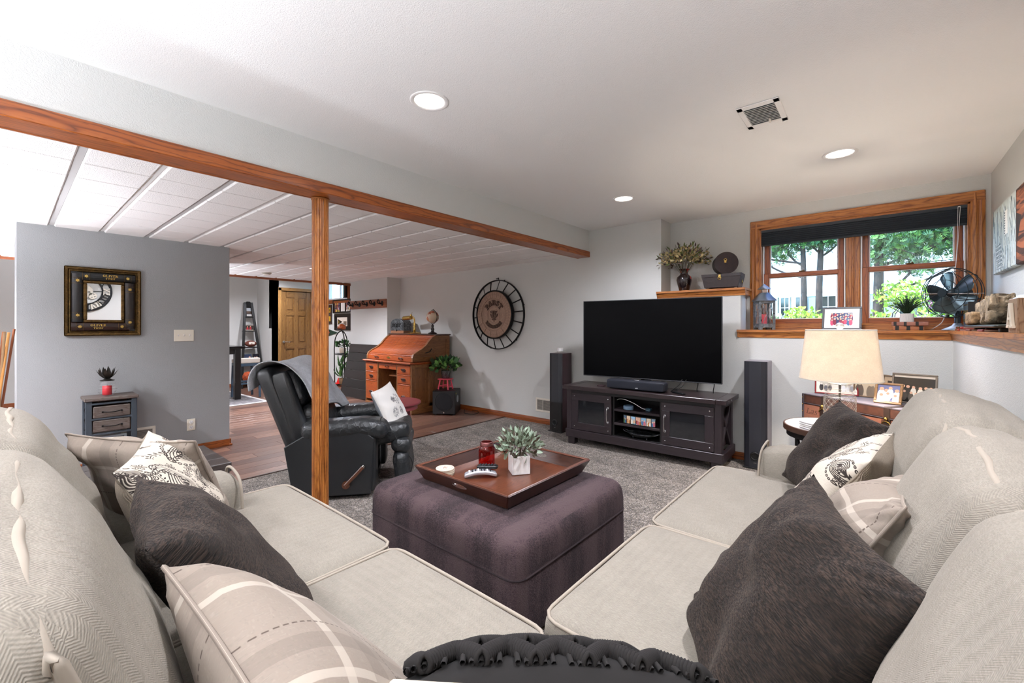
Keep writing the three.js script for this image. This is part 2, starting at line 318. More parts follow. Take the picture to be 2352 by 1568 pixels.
// walls: every one has thickness
const WT = 0.14;
struct('wall_clock', [wbox(-6.545, -1.787, 0, H + 0.05, ZC - WT - 0.2, ZC), wbox(-1.012, XL, 0, LEDGE - 0.02, ZC - 0.13, ZC), wbox(-1.787, -1.012, 0, LEDGE2 - 0.02, ZW, ZC)], M.wall);
{ // window wall with its opening
  const x0 = -0.908, x1 = 0.545, y1 = 2.248;
  struct('wall_window', [wbox(-1.9, x0, 0, H + 0.05, ZW - 0.2, ZW), wbox(x1, XR + 0.2, 0, H + 0.05, ZW - 0.2, ZW), wbox(x0, x1, y1, H + 0.05, ZW - 0.2, ZW), wbox(x0, x1, 0, LEDGE - 0.03, ZW - 0.2, ZW)], M.wall);
}
struct('wall_right', [wbox(XR, XR + 0.2, 0, H + 0.05, ZW - 0.2, ZBACK + 0.2), wbox(XL, XL + 0.1, 0, LEDGE - 0.02, ZC, ZBACK)], M.wall);
struct('wall_back', wbox(XFAR - 0.2, XR + 0.2, 0, H + 0.05, ZBACK, ZBACK + WT), M.wall);
struct('wall_beam', wbox(-2.82, XB, 2.12, H + 0.05, ZC, ZBACK), M.wall);
struct('wall_shaded', wbox(-7.0, XG, 0, H, -1.548, -0.044), M.wallShaded);  // its shade is put into the darker wall colour
struct('wall_coat_rack', wbox(-7.78, -6.545, 0, H, -4.75, -4.305), M.wall);
{ // far outside wall with a high window
  const x0 = -9.5, x1 = -8.42, y0 = 1.86, y1 = 2.36;
  struct('wall_far', [wbox(XFAR - 0.2, x0, 0, H + 0.05, -4.8, -4.6), wbox(x1, -7.7, 0, H + 0.05, -4.8, -4.6), wbox(x0, x1, 0, y0, -4.8, -4.6), wbox(x0, x1, y1, H + 0.05, -4.8, -4.6)], M.wall);
  const w = setting('window_2', [0, 0, -4.6]);
  const cx = (x0 + x1) / 2, wd = x1 - x0, cy = (y0 + y1) / 2;
  part(w, 'window_frame', framePieces(wd, y1 - y0, 0.05, 0.06).map((g) => g.translate(cx, cy, -0.13)), M.white);
  part(w, 'mullion', bx(0.03, y1 - y0 - 0.1, 0.04, cx, cy, -0.13), M.white);
  part(w, 'pane', boxUV(tidy(new THREE.BoxGeometry(wd - 0.1, y1 - y0 - 0.1, 0.004))).translate(cx, cy, -0.13), M.glass);
  part(w, 'casing', framePieces(wd + 0.16, y1 - y0 + 0.16, 0.08, 0.02).map((g) => g.translate(cx, cy, 0.01)), M.oakBase);
  solo('roller_shade', 'dark narrow roller shade hanging at the right of the small far window', 'shade', [bx(0.09, 0.42, 0.05, 0, -0.21, 0), bx(0.1, 0.02, 0.055, 0, -0.43, 0)], M.black, [-8.46, 2.32, -4.56]);
}
struct('wall_door', [wbox(-9.74, -9.6, 0, H + 0.05, -3.72, -3.555), wbox(-9.74, -9.6, 0, H + 0.05, -4.6, -4.40), wbox(-9.74, -9.6, 2.06, H + 0.05, -4.40, -3.72), wbox(-10.4, -9.6, 0, H + 0.05, -3.695, -3.555), wbox(-10.3, -9.9, 0, H, -4.6, -3.7)], M.wall);
struct('wall_left', wbox(XFAR - 0.2, XFAR, 0, H + 0.05, -4.8, ZBACK), M.wall);
struct('ceiling', wbox(XB, XR + 0.2, H, H + 0.25, ZW - 0.2, ZBACK + 0.1), M.ceiling);
struct('ceiling_far', wbox(XFAR - 0.2, -8.05, H, H + 0.25, ZW - 0.2, ZBACK + 0.1), M.ceiling);
struct('trim_far', wbox(-8.09, -8.03, 2.095, H + 0.25, -4.62, ZBACK), M.oakBase);
{ // suspended ceiling: recessed grid, raised tiles, each tile a mesh
  const c = setting('drop_ceiling');
  part(c, 'ceiling_deck', wbox(-8.05, -2.8, DROP + 0.012, DROP + 0.3, ZC - 0.1, ZBACK), M.ceiling);
  const dz = 0.311, dx = 0.3255, z0 = -0.235 + 2 * dz, x0 = -2.825;
  const bars = [];
  for (let k = 0; ; k++) { const z = z0 - dz * k; if (z < -4.57) break; const g = bx(5.22, 0.008, k % 2 ? 0.022 : 0.034, -5.43, DROP + 0.01, z, 0.002); if (k % 2 === 0) part(c, 'grid_bar', g, M.grid); else bars.push(g); }
  part(c, 'grid_runner', bars, mat(0xd9d7d4, 0.6));
  const geo = merge(cbox(dx - 0.006, 0.016, dz - 0.034, 0.007), bx(dx - 0.004, 0.008, dz - 0.012, 0, 0.009, 0, 0.003));
  reseed(19);
  for (let i = 0; i < 16; i++) for (let k = -1; k < 14; k++) {
    const z = z0 - dz * (k + 0.5); if (z - dz / 2 < -4.58) continue;
    const t = part(c, 'tile', geo, M.tile, [x0 - dx * (i + 0.5), DROP + 0.004 + rr(-0.0012, 0.0012), z]);
    t.rotation.z = rr(-0.003, 0.003);
  }
}
// oak fascia under the dropped beam
struct('trim_beam', [bx(0.02, 0.069, ZBACK - ZC, -2.669, 2.1515, (ZBACK + ZC) / 2, 0.004, 'z'), bx(0.155, 0.016, ZBACK - ZC, -2.7505, 2.125, (ZBACK + ZC) / 2, 0.003, 'z'), bx(0.02, 0.03, ZBACK - ZC, -2.826, 2.13, (ZBACK + ZC) / 2, 0.003, 'z')], M.oakDeep);
{ // fluted oak post
  const p = [], n = 96, R = 0.0515, fl = 22;
  for (let i = 0; i < n; i++) { const a = i / n * Math.PI * 2; p.push([Math.cos(a) * (R - 0.0045 * Math.pow(Math.abs(Math.sin(a * fl / 2)), 6)), Math.sin(a) * (R - 0.0045 * Math.pow(Math.abs(Math.sin(a * fl / 2)), 6))]); }
  const post = thing('wooden_post', 'fluted oak support post standing from carpet to beam in front of the black recliner', 'post', [-2.80, 0, -1.335]);
  const a = [];
  const N = fl * 6;
  for (let i = 0; i < N; i++) { const th = i / N * Math.PI * 2, f = (th * fl / (Math.PI * 2)) % 1, r = R - (f < 0.22 ? 0.006 : f > 0.9 || f < 0.3 ? 0.002 : 0); a.push([Math.cos(th) * r, Math.sin(th) * r]); }
  const g = prism(a, 2.118); g.rotateX(-Math.PI / 2);
  const col = boxUV(g, 'y'); part(post, 'shaft', col, M.oak);
  part(post, 'cap', lathe([[0, 0], [0.056, 0], [0.056, 0.012], [0, 0.012]], 40).translate(0, 2.106, 0), M.oak);
}
// baseboards
const baseProfile = (len) => { const g = prism([[0, 0], [0.014, 0], [0.014, 0.045], [0.009, 0.066], [0.003, 0.072], [0, 0.072]], len); return g; };
struct('baseboard_clock', boxUV(baseProfile(4.85).rotateY(-Math.PI / 2).translate(-1.695, 0, ZC), 'x'), M.oakBase);
struct('baseboard_lower', bx(2.1, 0.072, 0.014, -0.63, 0.036, ZC + 0.007, 0.004, 'x'), M.oakBase);
struct('baseboard_right', bx(0.014, 0.072, 4.5, XL - 0.007, 0.036, -2.3, 0.004, 'z'), M.oakBase);
struct('baseboard_grey', [bx(0.014, 0.072, 1.50, XG + 0.007, 0.036, -0.80, 0.004, 'z'), bx(1.69, 0.072, 0.014, -6.16, 0.036, -1.555, 0.004, 'x'), bx(0.03, 0.02, 0.03, XG + 0.012, 0.01, -1.555, 0.004)], M.oakBase);
struct('baseboard_far', [bx(1.22, 0.072, 0.014, -7.16, 0.036, -4.298, 0.004), bx(1.8, 0.072, 0.014, -8.7, 0.036, -4.593, 0.004), bx(0.014, 0.072, 0.16, -9.593, 0.036, -3.64, 0.004), bx(0.8, 0.072, 0.014, -10.0, 0.036, -3.548, 0.004), bx(0.014, 0.072, 4, -10.393, 0.036, -1.5, 0.004)], M.oakBase);
// oak ledges over the foundation wall: board plus a stepped apron
function ledge(name, len, depth, endReturn) {
  const a = prism([[0, 0], [0, -0.018], [-0.012, -0.022], [-0.016, -0.036], [-0.022, -0.052], [-0.024, -0.07], [-0.05, -0.07], [-0.05, -0.018], [-depth, -0.018], [-depth, 0]], len, 0.0015);
  return a;                                              // profile: x outwards, y up, along z
}
{
  const g1 = ledge('l', 1.45, 0.32).rotateY(-Math.PI / 2).translate(XL - 0.01, LEDGE, ZC + 0.028);          // along x, towards -x
  struct('trim_ledge', [boxUV(g1, 'x'), bx(0.018, 0.05, 0.018, -1.03, LEDGE - 0.045, ZC + 0.009, 0.003)], M.oak);
  const g2 = ledge('l', 7.2, 0.26).rotateY(Math.PI).translate(XL - 0.028, LEDGE, ZC - 0.25 + 7.2);
  struct('trim_ledge_right', boxUV(g2, 'z'), M.oak);
  const g3 = ledge('l', 0.86, 0.32).rotateY(-Math.PI / 2).translate(-0.97, LEDGE2, ZC + 0.028);
  const g4 = bx(0.03, 0.05, 0.27, -0.995, LEDGE2 - 0.044, ZC - 0.135, 0.004, 'z');
  struct('trim_ledge_upper', [boxUV(g3, 'x'), g4], M.oak);
}
{ // the double window: casing, jambs, mullion, four sashes, glass
  const w = setting('window_1'), x0 = -0.908, x1 = 0.545, yt = 2.248, mx = -0.176;
  const cw = 0.078, side = (x, s) => { const g = prism([[0, 0], [0.078, 0], [0.078, 0.012], [0.06, 0.018], [0.045, 0.014], [0.025, 0.02], [0.01, 0.016], [0, 0.008]], 1); return g; };
  const casV = (x, flip) => { const g = mirrored(side().rotateX(-Math.PI / 2), flip, yt - LEDGE + 0.06, -1); return boxUV(g.translate(x, LEDGE, ZW), 'y'); };
  part(w, 'casing', casV(x1 - 0.004, 1), M.oak); part(w, 'casing', casV(x0 + 0.004, -1), M.oak);
  part(w, 'head_casing', boxUV(bx(x1 - x0 + 2 * 0.074, cw, 0.018, (x0 + x1) / 2, yt + cw / 2 - 0.004, ZW + 0.009, 0.005, 'x'), 'x'), M.oak);
  part(w, 'jamb', [bx(0.02, yt - LEDGE, 0.2, x0 + 0.01, (yt + LEDGE) / 2, ZW - 0.1, 0.002, 'y'), bx(0.02, yt - LEDGE, 0.2, x1 - 0.01, (yt + LEDGE) / 2, ZW - 0.1, 0.002, 'y'), bx(x1 - x0, 0.02, 0.2, (x0 + x1) / 2, yt - 0.01, ZW - 0.1, 0.002, 'x')], M.oak);
  part(w, 'stool', [bx(x1 - x0, 0.05, 0.16, (x0 + x1) / 2, LEDGE + 0.025, ZW - 0.1, 0.004, 'x'), bx(x1 - x0, 0.012, 0.03, (x0 + x1) / 2, LEDGE + 0.054, ZW - 0.06, 0.003, 'x')], M.oak);
  part(w, 'mullion', [bx(0.10, yt - LEDGE, 0.12, mx, (yt + LEDGE) / 2, ZW - 0.1, 0.006, 'y'), bx(0.02, yt - LEDGE, 0.02, mx, (yt + LEDGE) / 2, ZW - 0.035, 0.006, 'y')], M.oak);
  const sill = LEDGE + 0.05;
  for (const [a, b] of [[x0 + 0.022, mx - 0.052], [mx + 0.052, x1 - 0.022]]) {
    const wd = b - a, cx = (a + b) / 2;
    part(w, 'track', [bx(0.012, yt - sill, 0.09, a + 0.006, (yt + sill) / 2, ZW - 0.1), bx(0.012, yt - sill, 0.09, b - 0.006, (yt + sill) / 2, ZW - 0.1)], M.white);
    for (const [yb, yu, z, rail] of [[1.762, yt - 0.02, ZW - 0.115, 0.04], [sill, 1.80, ZW - 0.072, 0.055]]) {
      const s = part(w, 'sash', [bx(0.045, yu - yb, 0.036, a + 0.034, (yu + yb) / 2, z, 0.005, 'y'), bx(0.045, yu - yb, 0.036, b - 0.034, (yu + yb) / 2, z, 0.005, 'y'), bx(wd - 0.1, 0.042, 0.036, cx, yu - 0.021, z, 0.005, 'x'), bx(wd - 0.1, rail, 0.036, cx, yb + rail / 2, z, 0.005, 'x')], M.oakDeep);
      part(s, 'glazing_bead', framePieces(wd - 0.11, yu - yb - 0.042 - rail + 0.01, 0.011, 0.012).map((g) => g.translate(cx, (yu - 0.042 + yb + rail) / 2, z - 0.008)), M.white);
      part(s, 'pane', boxUV(tidy(new THREE.BoxGeometry(wd - 0.115, yu - yb - 0.042 - rail, 0.003))).translate(cx, (yu - 0.042 + yb + rail) / 2, z - 0.006), M.glass);
    }
    part(w, 'sash_lock', [bx(0.05, 0.012, 0.02, cx, 1.806, ZW - 0.07), bx(0.012, 0.014, 0.03, cx + 0.012, 1.81, ZW - 0.065)], M.gold);
  }
  const sh = thing('window_shade', 'dark navy cellular shade pulled most of the way up in the double window', 'shade', [(x0 + x1) / 2, 0, ZW - 0.022]);
  part(sh, 'head_rail', bx(x1 - x0 - 0.03, 0.03, 0.036, 0, yt - 0.03, 0, 0.004), mat(0x2c343c, 0.5));
  const pts = []; for (let k = 0; k <= 14; k++) pts.push([0.012 + (k % 2 ? 0.003 : -0.003), yt - 0.045 - k * 0.0085]); const back = pts.map(([x, y]) => [-x, y]).reverse();
  part(sh, 'pleated_fabric', prism([...pts, ...back], x1 - x0 - 0.034).rotateY(Math.PI / 2).translate(-(x1 - x0 - 0.034) / 2, 0, 0), mat(0x1f2830, 0.85));
  part(sh, 'bottom_rail', bx(x1 - x0 - 0.03, 0.016, 0.03, 0, yt - 0.168, 0, 0.004), mat(0x27313a, 0.6));
  part(sh, 'pull_cord', [tube([[0.655, yt - 0.03, 0.022], [0.650, yt - 0.3, 0.026], [0.635, yt - 0.62, 0.03]], 0.0016), tube([[0.668, yt - 0.03, 0.022], [0.655, yt - 0.3, 0.026], [0.635, yt - 0.62, 0.03]], 0.0016), bar([0.655, yt - 0.03, 0.022], [0.668, yt - 0.03, 0.022], 0.004)], M.white);
}
{ // six-panel door with casing and lever
  const d = setting('door_1', [-9.6, 0, -4.06]);
  const zL = 0.315, W = 0.61, Hd = 2.035;
  part(d, 'casing', [bx(0.02, 2.10, 0.065, 0.01, 1.05, zL + 0.035, 0.004, 'y'), bx(0.02, 2.10, 0.065, 0.01, 1.05, -zL - 0.035, 0.004, 'y'), bx(0.02, 0.065, 0.765, 0.01, 2.075, 0, 0.004, 'z')], wood(0xb58b50, T.grain, 0.45, 1.0, 0.35));
  part(d, 'jamb', [bx(0.13, 2.04, 0.02, -0.06, 1.02, zL + 0.005), bx(0.13, 2.04, 0.02, -0.06, 1.02, -zL - 0.005), bx(0.13, 0.02, 0.65, -0.06, 2.05, 0)], M.doorOak);
  const leaf = [];
  const stile = 0.1, mid = 0.085;
  leaf.push(bx(0.03, Hd - 0.01, stile, -0.03, Hd / 2, zL - stile / 2, 0.003, 'y'), bx(0.03, Hd - 0.01, stile, -0.03, Hd / 2, -zL + stile / 2, 0.003, 'y'), bx(0.03, Hd - 0.01, mid, -0.03, Hd / 2, 0, 0.003, 'y'));
  for (const [y, h] of [[0.11, 0.22], [0.865, 0.13], [1.565, 0.10], [1.965, 0.13]]) leaf.push(bx(0.028, h, W - 0.2, -0.03, y, 0, 0.003, 'z'));
  leaf.push(bx(0.012, Hd - 0.02, W - 0.02, -0.035, Hd / 2, 0, 0.002, 'y'));
  const L = part(d, 'door_leaf', leaf, M.doorOak);
  for (const [y, h] of [[0.51, 0.58], [1.222, 0.58], [1.757, 0.28]]) for (const s of [-1, 1]) part(L, 'panel', bx(0.016, h - 0.05, 0.115, -0.024, y, s * 0.1285, 0.008, 'y'), M.doorOak);
  part(d, 'handle', [disc(0.026, 0.012, 20).rotateZ(Math.PI / 2).translate(-0.008, 0.955, 0.265), bar([-0.01, 0.955, 0.265], [0.04, 0.955, 0.265], 0.009), tube([[0.04, 0.955, 0.265], [0.045, 0.957, 0.22], [0.043, 0.95, 0.18], [0.042, 0.958, 0.155]], 0.008)], M.nickel);
  for (const y of [0.3, 1.05, 1.8]) part(d, 'hinge', bar([0, y, -0.315], [0, y + 0.09, -0.315], 0.007), M.nickel);
}
// recessed lamps: ring, lens that glows, and the lamp itself below it
function can(x, y, z, R, label, power, color = CAN_COLOR, group) {
  const t = thing('ceiling_light', label, 'ceiling light', [x, y, z], 0, group);
  part(t, 'trim_ring', lathe([[R * 0.78, 0.0], [R * 0.8, -0.004], [R * 0.93, -0.006], [R, -0.003], [R, 0.002], [R * 0.78, 0.002]], 48), M.white);
  part(t, 'lamp_lens', lathe([[0.0001, -0.006], [R * 0.4, -0.0055], [R * 0.76, -0.001], [R * 0.78, 0.0015], [0.0001, 0.0015]], 40), mat(0xffffff, 0.5, { emissive: 0xfff6ea, emissiveIntensity: 4 }));
  const l = new THREE.SpotLight(color, power, 0, 1.35, 1.0, 2);
  l.name = 'ceiling_lamp'; l.position.set(x, y - 0.03, z); l.target.position.set(x, 0, z); l.castShadow = true; l.shadow.radius = 3.5;
  scene.add(l, l.target);
}
can(-1.767, H, -1.413, 0.099, 'round recessed ceiling light over the ottoman, nearest of the three in the white ceiling', CAN_POWER);
can(-1.767, H, -3.636, 0.099, 'small round recessed ceiling light in front of the television wall, beside the beam', CAN_POWER);
can(-0.2, H, -3.636, 0.099, 'oval-looking recessed ceiling light above the window ledge, right of the ceiling vent', CAN_POWER);
for (const [x, z] of [[-0.2, -1.413], [-1.767, 0.85], [-0.2, 0.85]]) can(x, H, z, 0.099, 'unseen recessed ceiling light out of view, placed to light the sectional', CAN_POWER, CAN_COLOR, 'unseen ceiling lights out of view');  // unseen lights out of view, lighting the sofa and near room
can(-6.309, DROP, -2.881, 0.055, 'tiny bright spot lamp set in the suspended tile ceiling beside the post', DROP_CAN_POWER);
for (const [x, z] of [[-9.1, -1.9], [-9.0, -3.5]]) can(x, H, z, 0.08, 'added unseen fill light above the far entry, hidden by the tile ceiling edge', CAN_POWER * 1.3, CAN_COLOR, 'added fill lights of the far entry');  // added lights, out of view, brightening the far entry
for (const [x, z] of [[-4.4, 0.9], [-6.3, 0.9]]) can(x, DROP, z, 0.055, 'added unseen fill lamp in the suspended ceiling, out of view', DROP_CAN_POWER, CAN_COLOR, 'added fill lamps of the tile ceiling, out of view');  // added lamps out of view that brighten the tiled-ceiling room
{
  const t = thing('smoke_detector', 'flat round white smoke detector at the far edge of the tile ceiling', 'smoke detector', [-7.30, DROP - 0.008, -2.63]);
  part(t, 'base', lathe([[0, 0.0], [0.07, 0], [0.07, -0.012], [0, -0.012]], 32), M.offwhite); part(t, 'cover', lathe([[0.0001, -0.036], [0.045, -0.034], [0.06, -0.012], [0.0001, -0.012]], 32), M.offwhite);
}
{ // supply register in the ceiling
  const v = thing('ceiling_vent', 'white louvred air register in the ceiling between two lights', 'vent', [-0.484, H, -2.682]);
  const w = 0.2, d = 0.31;
  part(v, 'frame', [bx(w, 0.006, 0.045, 0, -0.004, d / 2 - 0.022, 0.003), bx(w, 0.006, 0.045, 0, -0.004, -d / 2 + 0.022, 0.003), bx(0.03, 0.006, d, w / 2 - 0.015, -0.004, 0, 0.003), bx(0.03, 0.006, d, -w / 2 + 0.015, -0.004, 0, 0.003)], M.white);
  part(v, 'duct', bx(w - 0.05, 0.004, d - 0.08, 0, -0.0015, 0, 0.001), M.darkGrey);
  for (let k = 0; k < 11; k++) part(v, 'louvre', mv(cbox(w - 0.055, 0.0015, 0.016, 0.0005), 0, -0.007, -0.1 + k * 0.02, 0.65), M.white);
  part(v, 'lever', bx(0.01, 0.02, 0.018, 0.02, -0.012, -0.085, 0.002), M.offwhite);
}
function wallRegister(name, label, pos, turn, w, h, slats, bars) {
  const v = thing(name, label, 'vent', pos, turn);
  part(v, 'frame', framePieces(w, h, 0.024, 0.008), M.offwhite);
  part(v, 'backing', bx(w - 0.04, h - 0.04, 0.004, 0, 0, -0.002, 0.001), mat(0x77726b, 0.7));
  for (let k = 0; k < slats; k++) part(v, 'louvre', mv(cbox(w - 0.046, 0.004, 0.006, 0.001), 0, -h / 2 + 0.03 + (h - 0.06) * k / (slats - 1), 0.001, 0.5), mat(0x9c968d, 0.6));
  for (let k = 0; k < bars; k++) part(v, 'divider', bx(0.006, h - 0.046, 0.008, -w / 2 + w * (k + 1) / (bars + 1), 0, 0.002, 0.001), M.offwhite);
}
wallRegister('wall_vent', 'painted return air grille low on the television wall beside the left speaker', [-3.30, 0.245, ZC + 0.004], 0, 0.36, 0.18, 9, 2);
wallRegister('wall_vent', 'small louvred vent low on the grey wall right of the nightstand', [XG + 0.004, 0.245, -0.80], Math.PI / 2, 0.25, 0.15, 8, 0);
{ // three-gang switch, outlets
  const s = thing('light_switch', 'white triple toggle switch plate on the grey wall right of the mirror', 'light switch', [XG + 0.001, 1.187, -1.149], Math.PI / 2);
  part(s, 'plate', bx(0.164, 0.116, 0.006, 0, 0, 0.003, 0.003), M.ivory);
  for (const x of [-0.046, 0, 0.046]) { part(s, 'slot', bx(0.011, 0.026, 0.002, x, 0, 0.006, 0.0005), M.offwhite); part(s, 'toggle', mv(cbox(0.008, 0.012, 0.014, 0.002), x, 0.003, 0.012, -0.5), M.white); }
  const ol = (pos, turn, label) => {
    const o = thing('wall_outlet', label, 'outlet', pos, turn);
    part(o, 'plate', bx(0.072, 0.118, 0.006, 0, 0, 0.003, 0.003), M.ivory);
    for (const y of [-0.026, 0.026]) { const f = part(o, 'socket', boxUV(disc(0.017, 0.004, 20).rotateX(Math.PI / 2).translate(0, y, 0.007)), M.white); part(f, 'slot', [bx(0.0025, 0.009, 0.001, -0.006, y + 0.003, 0.0093, 0.0003), bx(0.0025, 0.009, 0.001, 0.006, y + 0.003, 0.0093, 0.0003), bx(0.005, 0.005, 0.001, 0, y - 0.008, 0.0093, 0.0003)], M.black); }
  };
  ol([XG + 0.001, 0.28, -1.208], Math.PI / 2, 'ivory wall outlet low on the grey wall beside the black recliner');
  ol([-10.02, 0.42, -3.554], 0, 'white wall outlet low on the far wall beside the ladder shelf');
}
// ---------------------------------------------------------------- sectional sofa
function loop(w, d, y, r, n = 6) {                        // rounded rectangle of points at height y
  const out = [];
  for (const [sx, sz, a0] of [[1, 1, 0], [-1, 1, 1], [-1, -1, 2], [1, -1, 3]]) for (let k = 0; k <= n; k++) { const a = (a0 + k / n) * Math.PI / 2; out.push([sx * (w / 2 - r) + Math.cos(a) * r, y, sz * (d / 2 - r) + Math.sin(a) * r]); }
  return out;
}
function seatCushion(parent, x0, x1, z0, z1, dip) {
  const w = x1 - x0, d = z1 - z0, h = 0.185, r = 0.045;
  const g = softBox(w, h, d, r, [22, 6, 22], (q) => { if (q.y > 0) { const a = q.x / w * 2, b = q.z / d * 2; q.y += 0.016 * (1 - a * a) * (1 - b * b) + 0.004 * noise3(q.x * 5 + x0 * 7, q.z * 5, z0 * 3); if (dip) q.y -= 0.012 * Math.exp(-((q.x - dip[0]) ** 2 + (q.z - dip[1]) ** 2) / 0.004); } });
  const c = part(parent, 'seat_cushion', g, M.sofa, [(x0 + x1) / 2, 0.39, (z0 + z1) / 2]);
  for (const y of [h / 2 - 0.012, -h / 2 + 0.014]) part(c, 'piping', tube(loop(w - 0.012, d - 0.012, y, r + 0.006), 0.0055, true, 110, 6), M.piping);
  return c;
}
{
  const s = thing('sectional_sofa', 'big beige herringbone corner sectional wrapping round the ottoman', 'sofa');
  part(s, 'base', [bx(2.62, 0.24, 1.20, -0.98, 0.18, -0.27, 0.02), bx(1.04, 0.24, 2.22, -0.14, 0.18, -1.70, 0.02)], M.sofa);
  part(s, 'back_frame', [boxUV(softBox(2.62, 0.83, 0.2, 0.05, [12, 6, 4])).translate(-1.02, 0.47, 0.24), boxUV(softBox(0.12, 0.83, 3.05, 0.05, [4, 6, 12])).translate(0.345, 0.47, -1.28)], M.sofa);
  for (const [x, z] of [[-2.25, -0.82], [-2.25, 0.25], [-0.6, -2.74], [0.33, -2.74], [0.3, 0.25]]) part(s, 'foot', lathe([[0, 0], [0.022, 0], [0.03, 0.062], [0, 0.062]], 16).translate(x, 0, z), M.walnutDark);
  seatCushion(s, -2.315, -1.357, -0.93, -0.14);
  seatCushion(s, -1.352, -0.645, -0.925, -0.14);
  seatCushion(s, -0.64, 0.12, -0.95, 0.1);
  seatCushion(s, -0.72, 0.10, -1.70, -0.955, [0.17, -0.12]);
  seatCushion(s, -0.725, 0.10, -2.67, -1.705);
  const arm = (w, d) => softBox(w, 0.57, d, 0.085, [8, 10, 14], (q) => { if (q.y > 0.1) q.y += 0.012 * Math.cos(q.x / w * 3) ; });
  const aL = part(s, 'arm', arm(0.23, 0.76), M.sofa, [-2.195, 0.345, -0.29]);
  part(aL, 'piping', tube([[-0.112, -0.27, -0.372], [-0.112, 0.2, -0.372], [-0.085, 0.272, -0.36], [-0.03, 0.3, -0.355], [0.03, 0.3, -0.355], [0.085, 0.272, -0.36], [0.112, 0.2, -0.362], [0.112, -0.27, -0.362]], 0.006, false, 60), M.piping);
  const aR = part(s, 'arm', arm(0.8, 0.23).clone(), M.sofa, [-0.10, 0.345, -2.695]);
  part(aR, 'piping', tube([[-0.383, -0.27, 0.112], [-0.383, 0.2, 0.112], [-0.375, 0.272, 0.085], [-0.365, 0.3, 0.03], [-0.365, 0.3, -0.03], [-0.375, 0.272, -0.085], [-0.383, 0.2, -0.112], [-0.39, -0.27, -0.112]], 0.006, false, 60), M.piping);
  // loose back cushions, boxed and welted, leaning on the frame
  const backCushion = (len, seed) => {
    const g = new THREE.Group(); g.name = 'back_cushion';
    const w = len, h = 0.56, d = 0.25;
    const geo = softBox(w, h, d, 0.085, [56, 30, 18], (q) => {
      const a = q.x / w * 2, b = q.y / h * 2;
      if (q.z < 0) q.z -= 0.055 * (1 - a * a) * (1 - b * b);
      if (b > 0.2) { q.y += 0.035 * (1 - a * a) * smooth(0.2, 1, b); }
      const top = smooth(0.35, 0.95, b), rip = Math.sin(q.z * 130 + 5 * noise3(q.x * 3 + seed, q.z * 4, seed)) * (0.5 + 0.5 * noise3(q.x * 4, q.z * 3 + seed, 2));
      q.y += top * 0.004 * rip + 0.006 * noise3(q.x * 6 + seed, q.y * 6, q.z * 4) * top;
      q.z += 0.010 * noise3(q.x * 4 + seed, q.y * 4, 1.3) * (1 - top) + 0.004 * Math.sin(q.y * 30 + 7 * noise3(q.x * 5, q.y * 3, seed)) * (1 - a * a) * (1 - top);
    });
    const m = new THREE.Mesh(geo, M.sofa); m.name = 'back_cushion'; shadow(m);
    const wl = []; for (let k = 0; k <= 40; k++) { const t = k / 40, a = t * 2 - 1, e = 1 - Math.pow(Math.abs(a), 14); wl.push([a * (w / 2 - 0.02), h / 2 - 0.026 + 0.033 * (1 - a * a) * 1 - 0.05 * (1 - e) + 0.005 * noise3(a * 6 + seed, 2, seed), -d / 2 + 0.028 - 0.004 * (1 - a * a) + 0.006 * noise3(a * 9, seed, 4)]); }
    const down = (sgn) => { const o = []; for (let k = 0; k <= 12; k++) { const t = k / 12; o.push([sgn * (w / 2 - 0.018 - 0.006 * t), h / 2 - 0.06 - t * (h - 0.1), -d / 2 + 0.026]); } return o; };
    part(m, 'piping', tube([...down(-1).reverse(), ...wl, ...down(1)], 0.0075, false, 150, 6), M.piping);
    return m;
  };
  const put = (len, x, y, z, turn, lean, seed, roll = 0) => { const m = backCushion(len, seed); m.position.set(x, y, z); m.rotation.order = 'YXZ'; m.rotation.set(lean, turn, roll); s.add(m); };
  put(0.80, -1.83, 0.725, 0.0, 0, 0.34, 1.2, 0.01);
  put(0.86, -1.00, 0.73, 0.0, 0, 0.32, 2.7, -0.01);
  put(0.60, -0.27, 0.72, 0.03, 0, 0.33, 3.9);
  put(0.92, 0.165, 0.725, -2.17, Math.PI / 2, 0.34, 5.1, -0.01);
  put(0.68, 0.165, 0.72, -1.365, Math.PI / 2, 0.33, 6.3, 0.01);
  put(0.86, 0.165, 0.725, -0.60, Math.PI / 2, 0.34, 7.7);
}
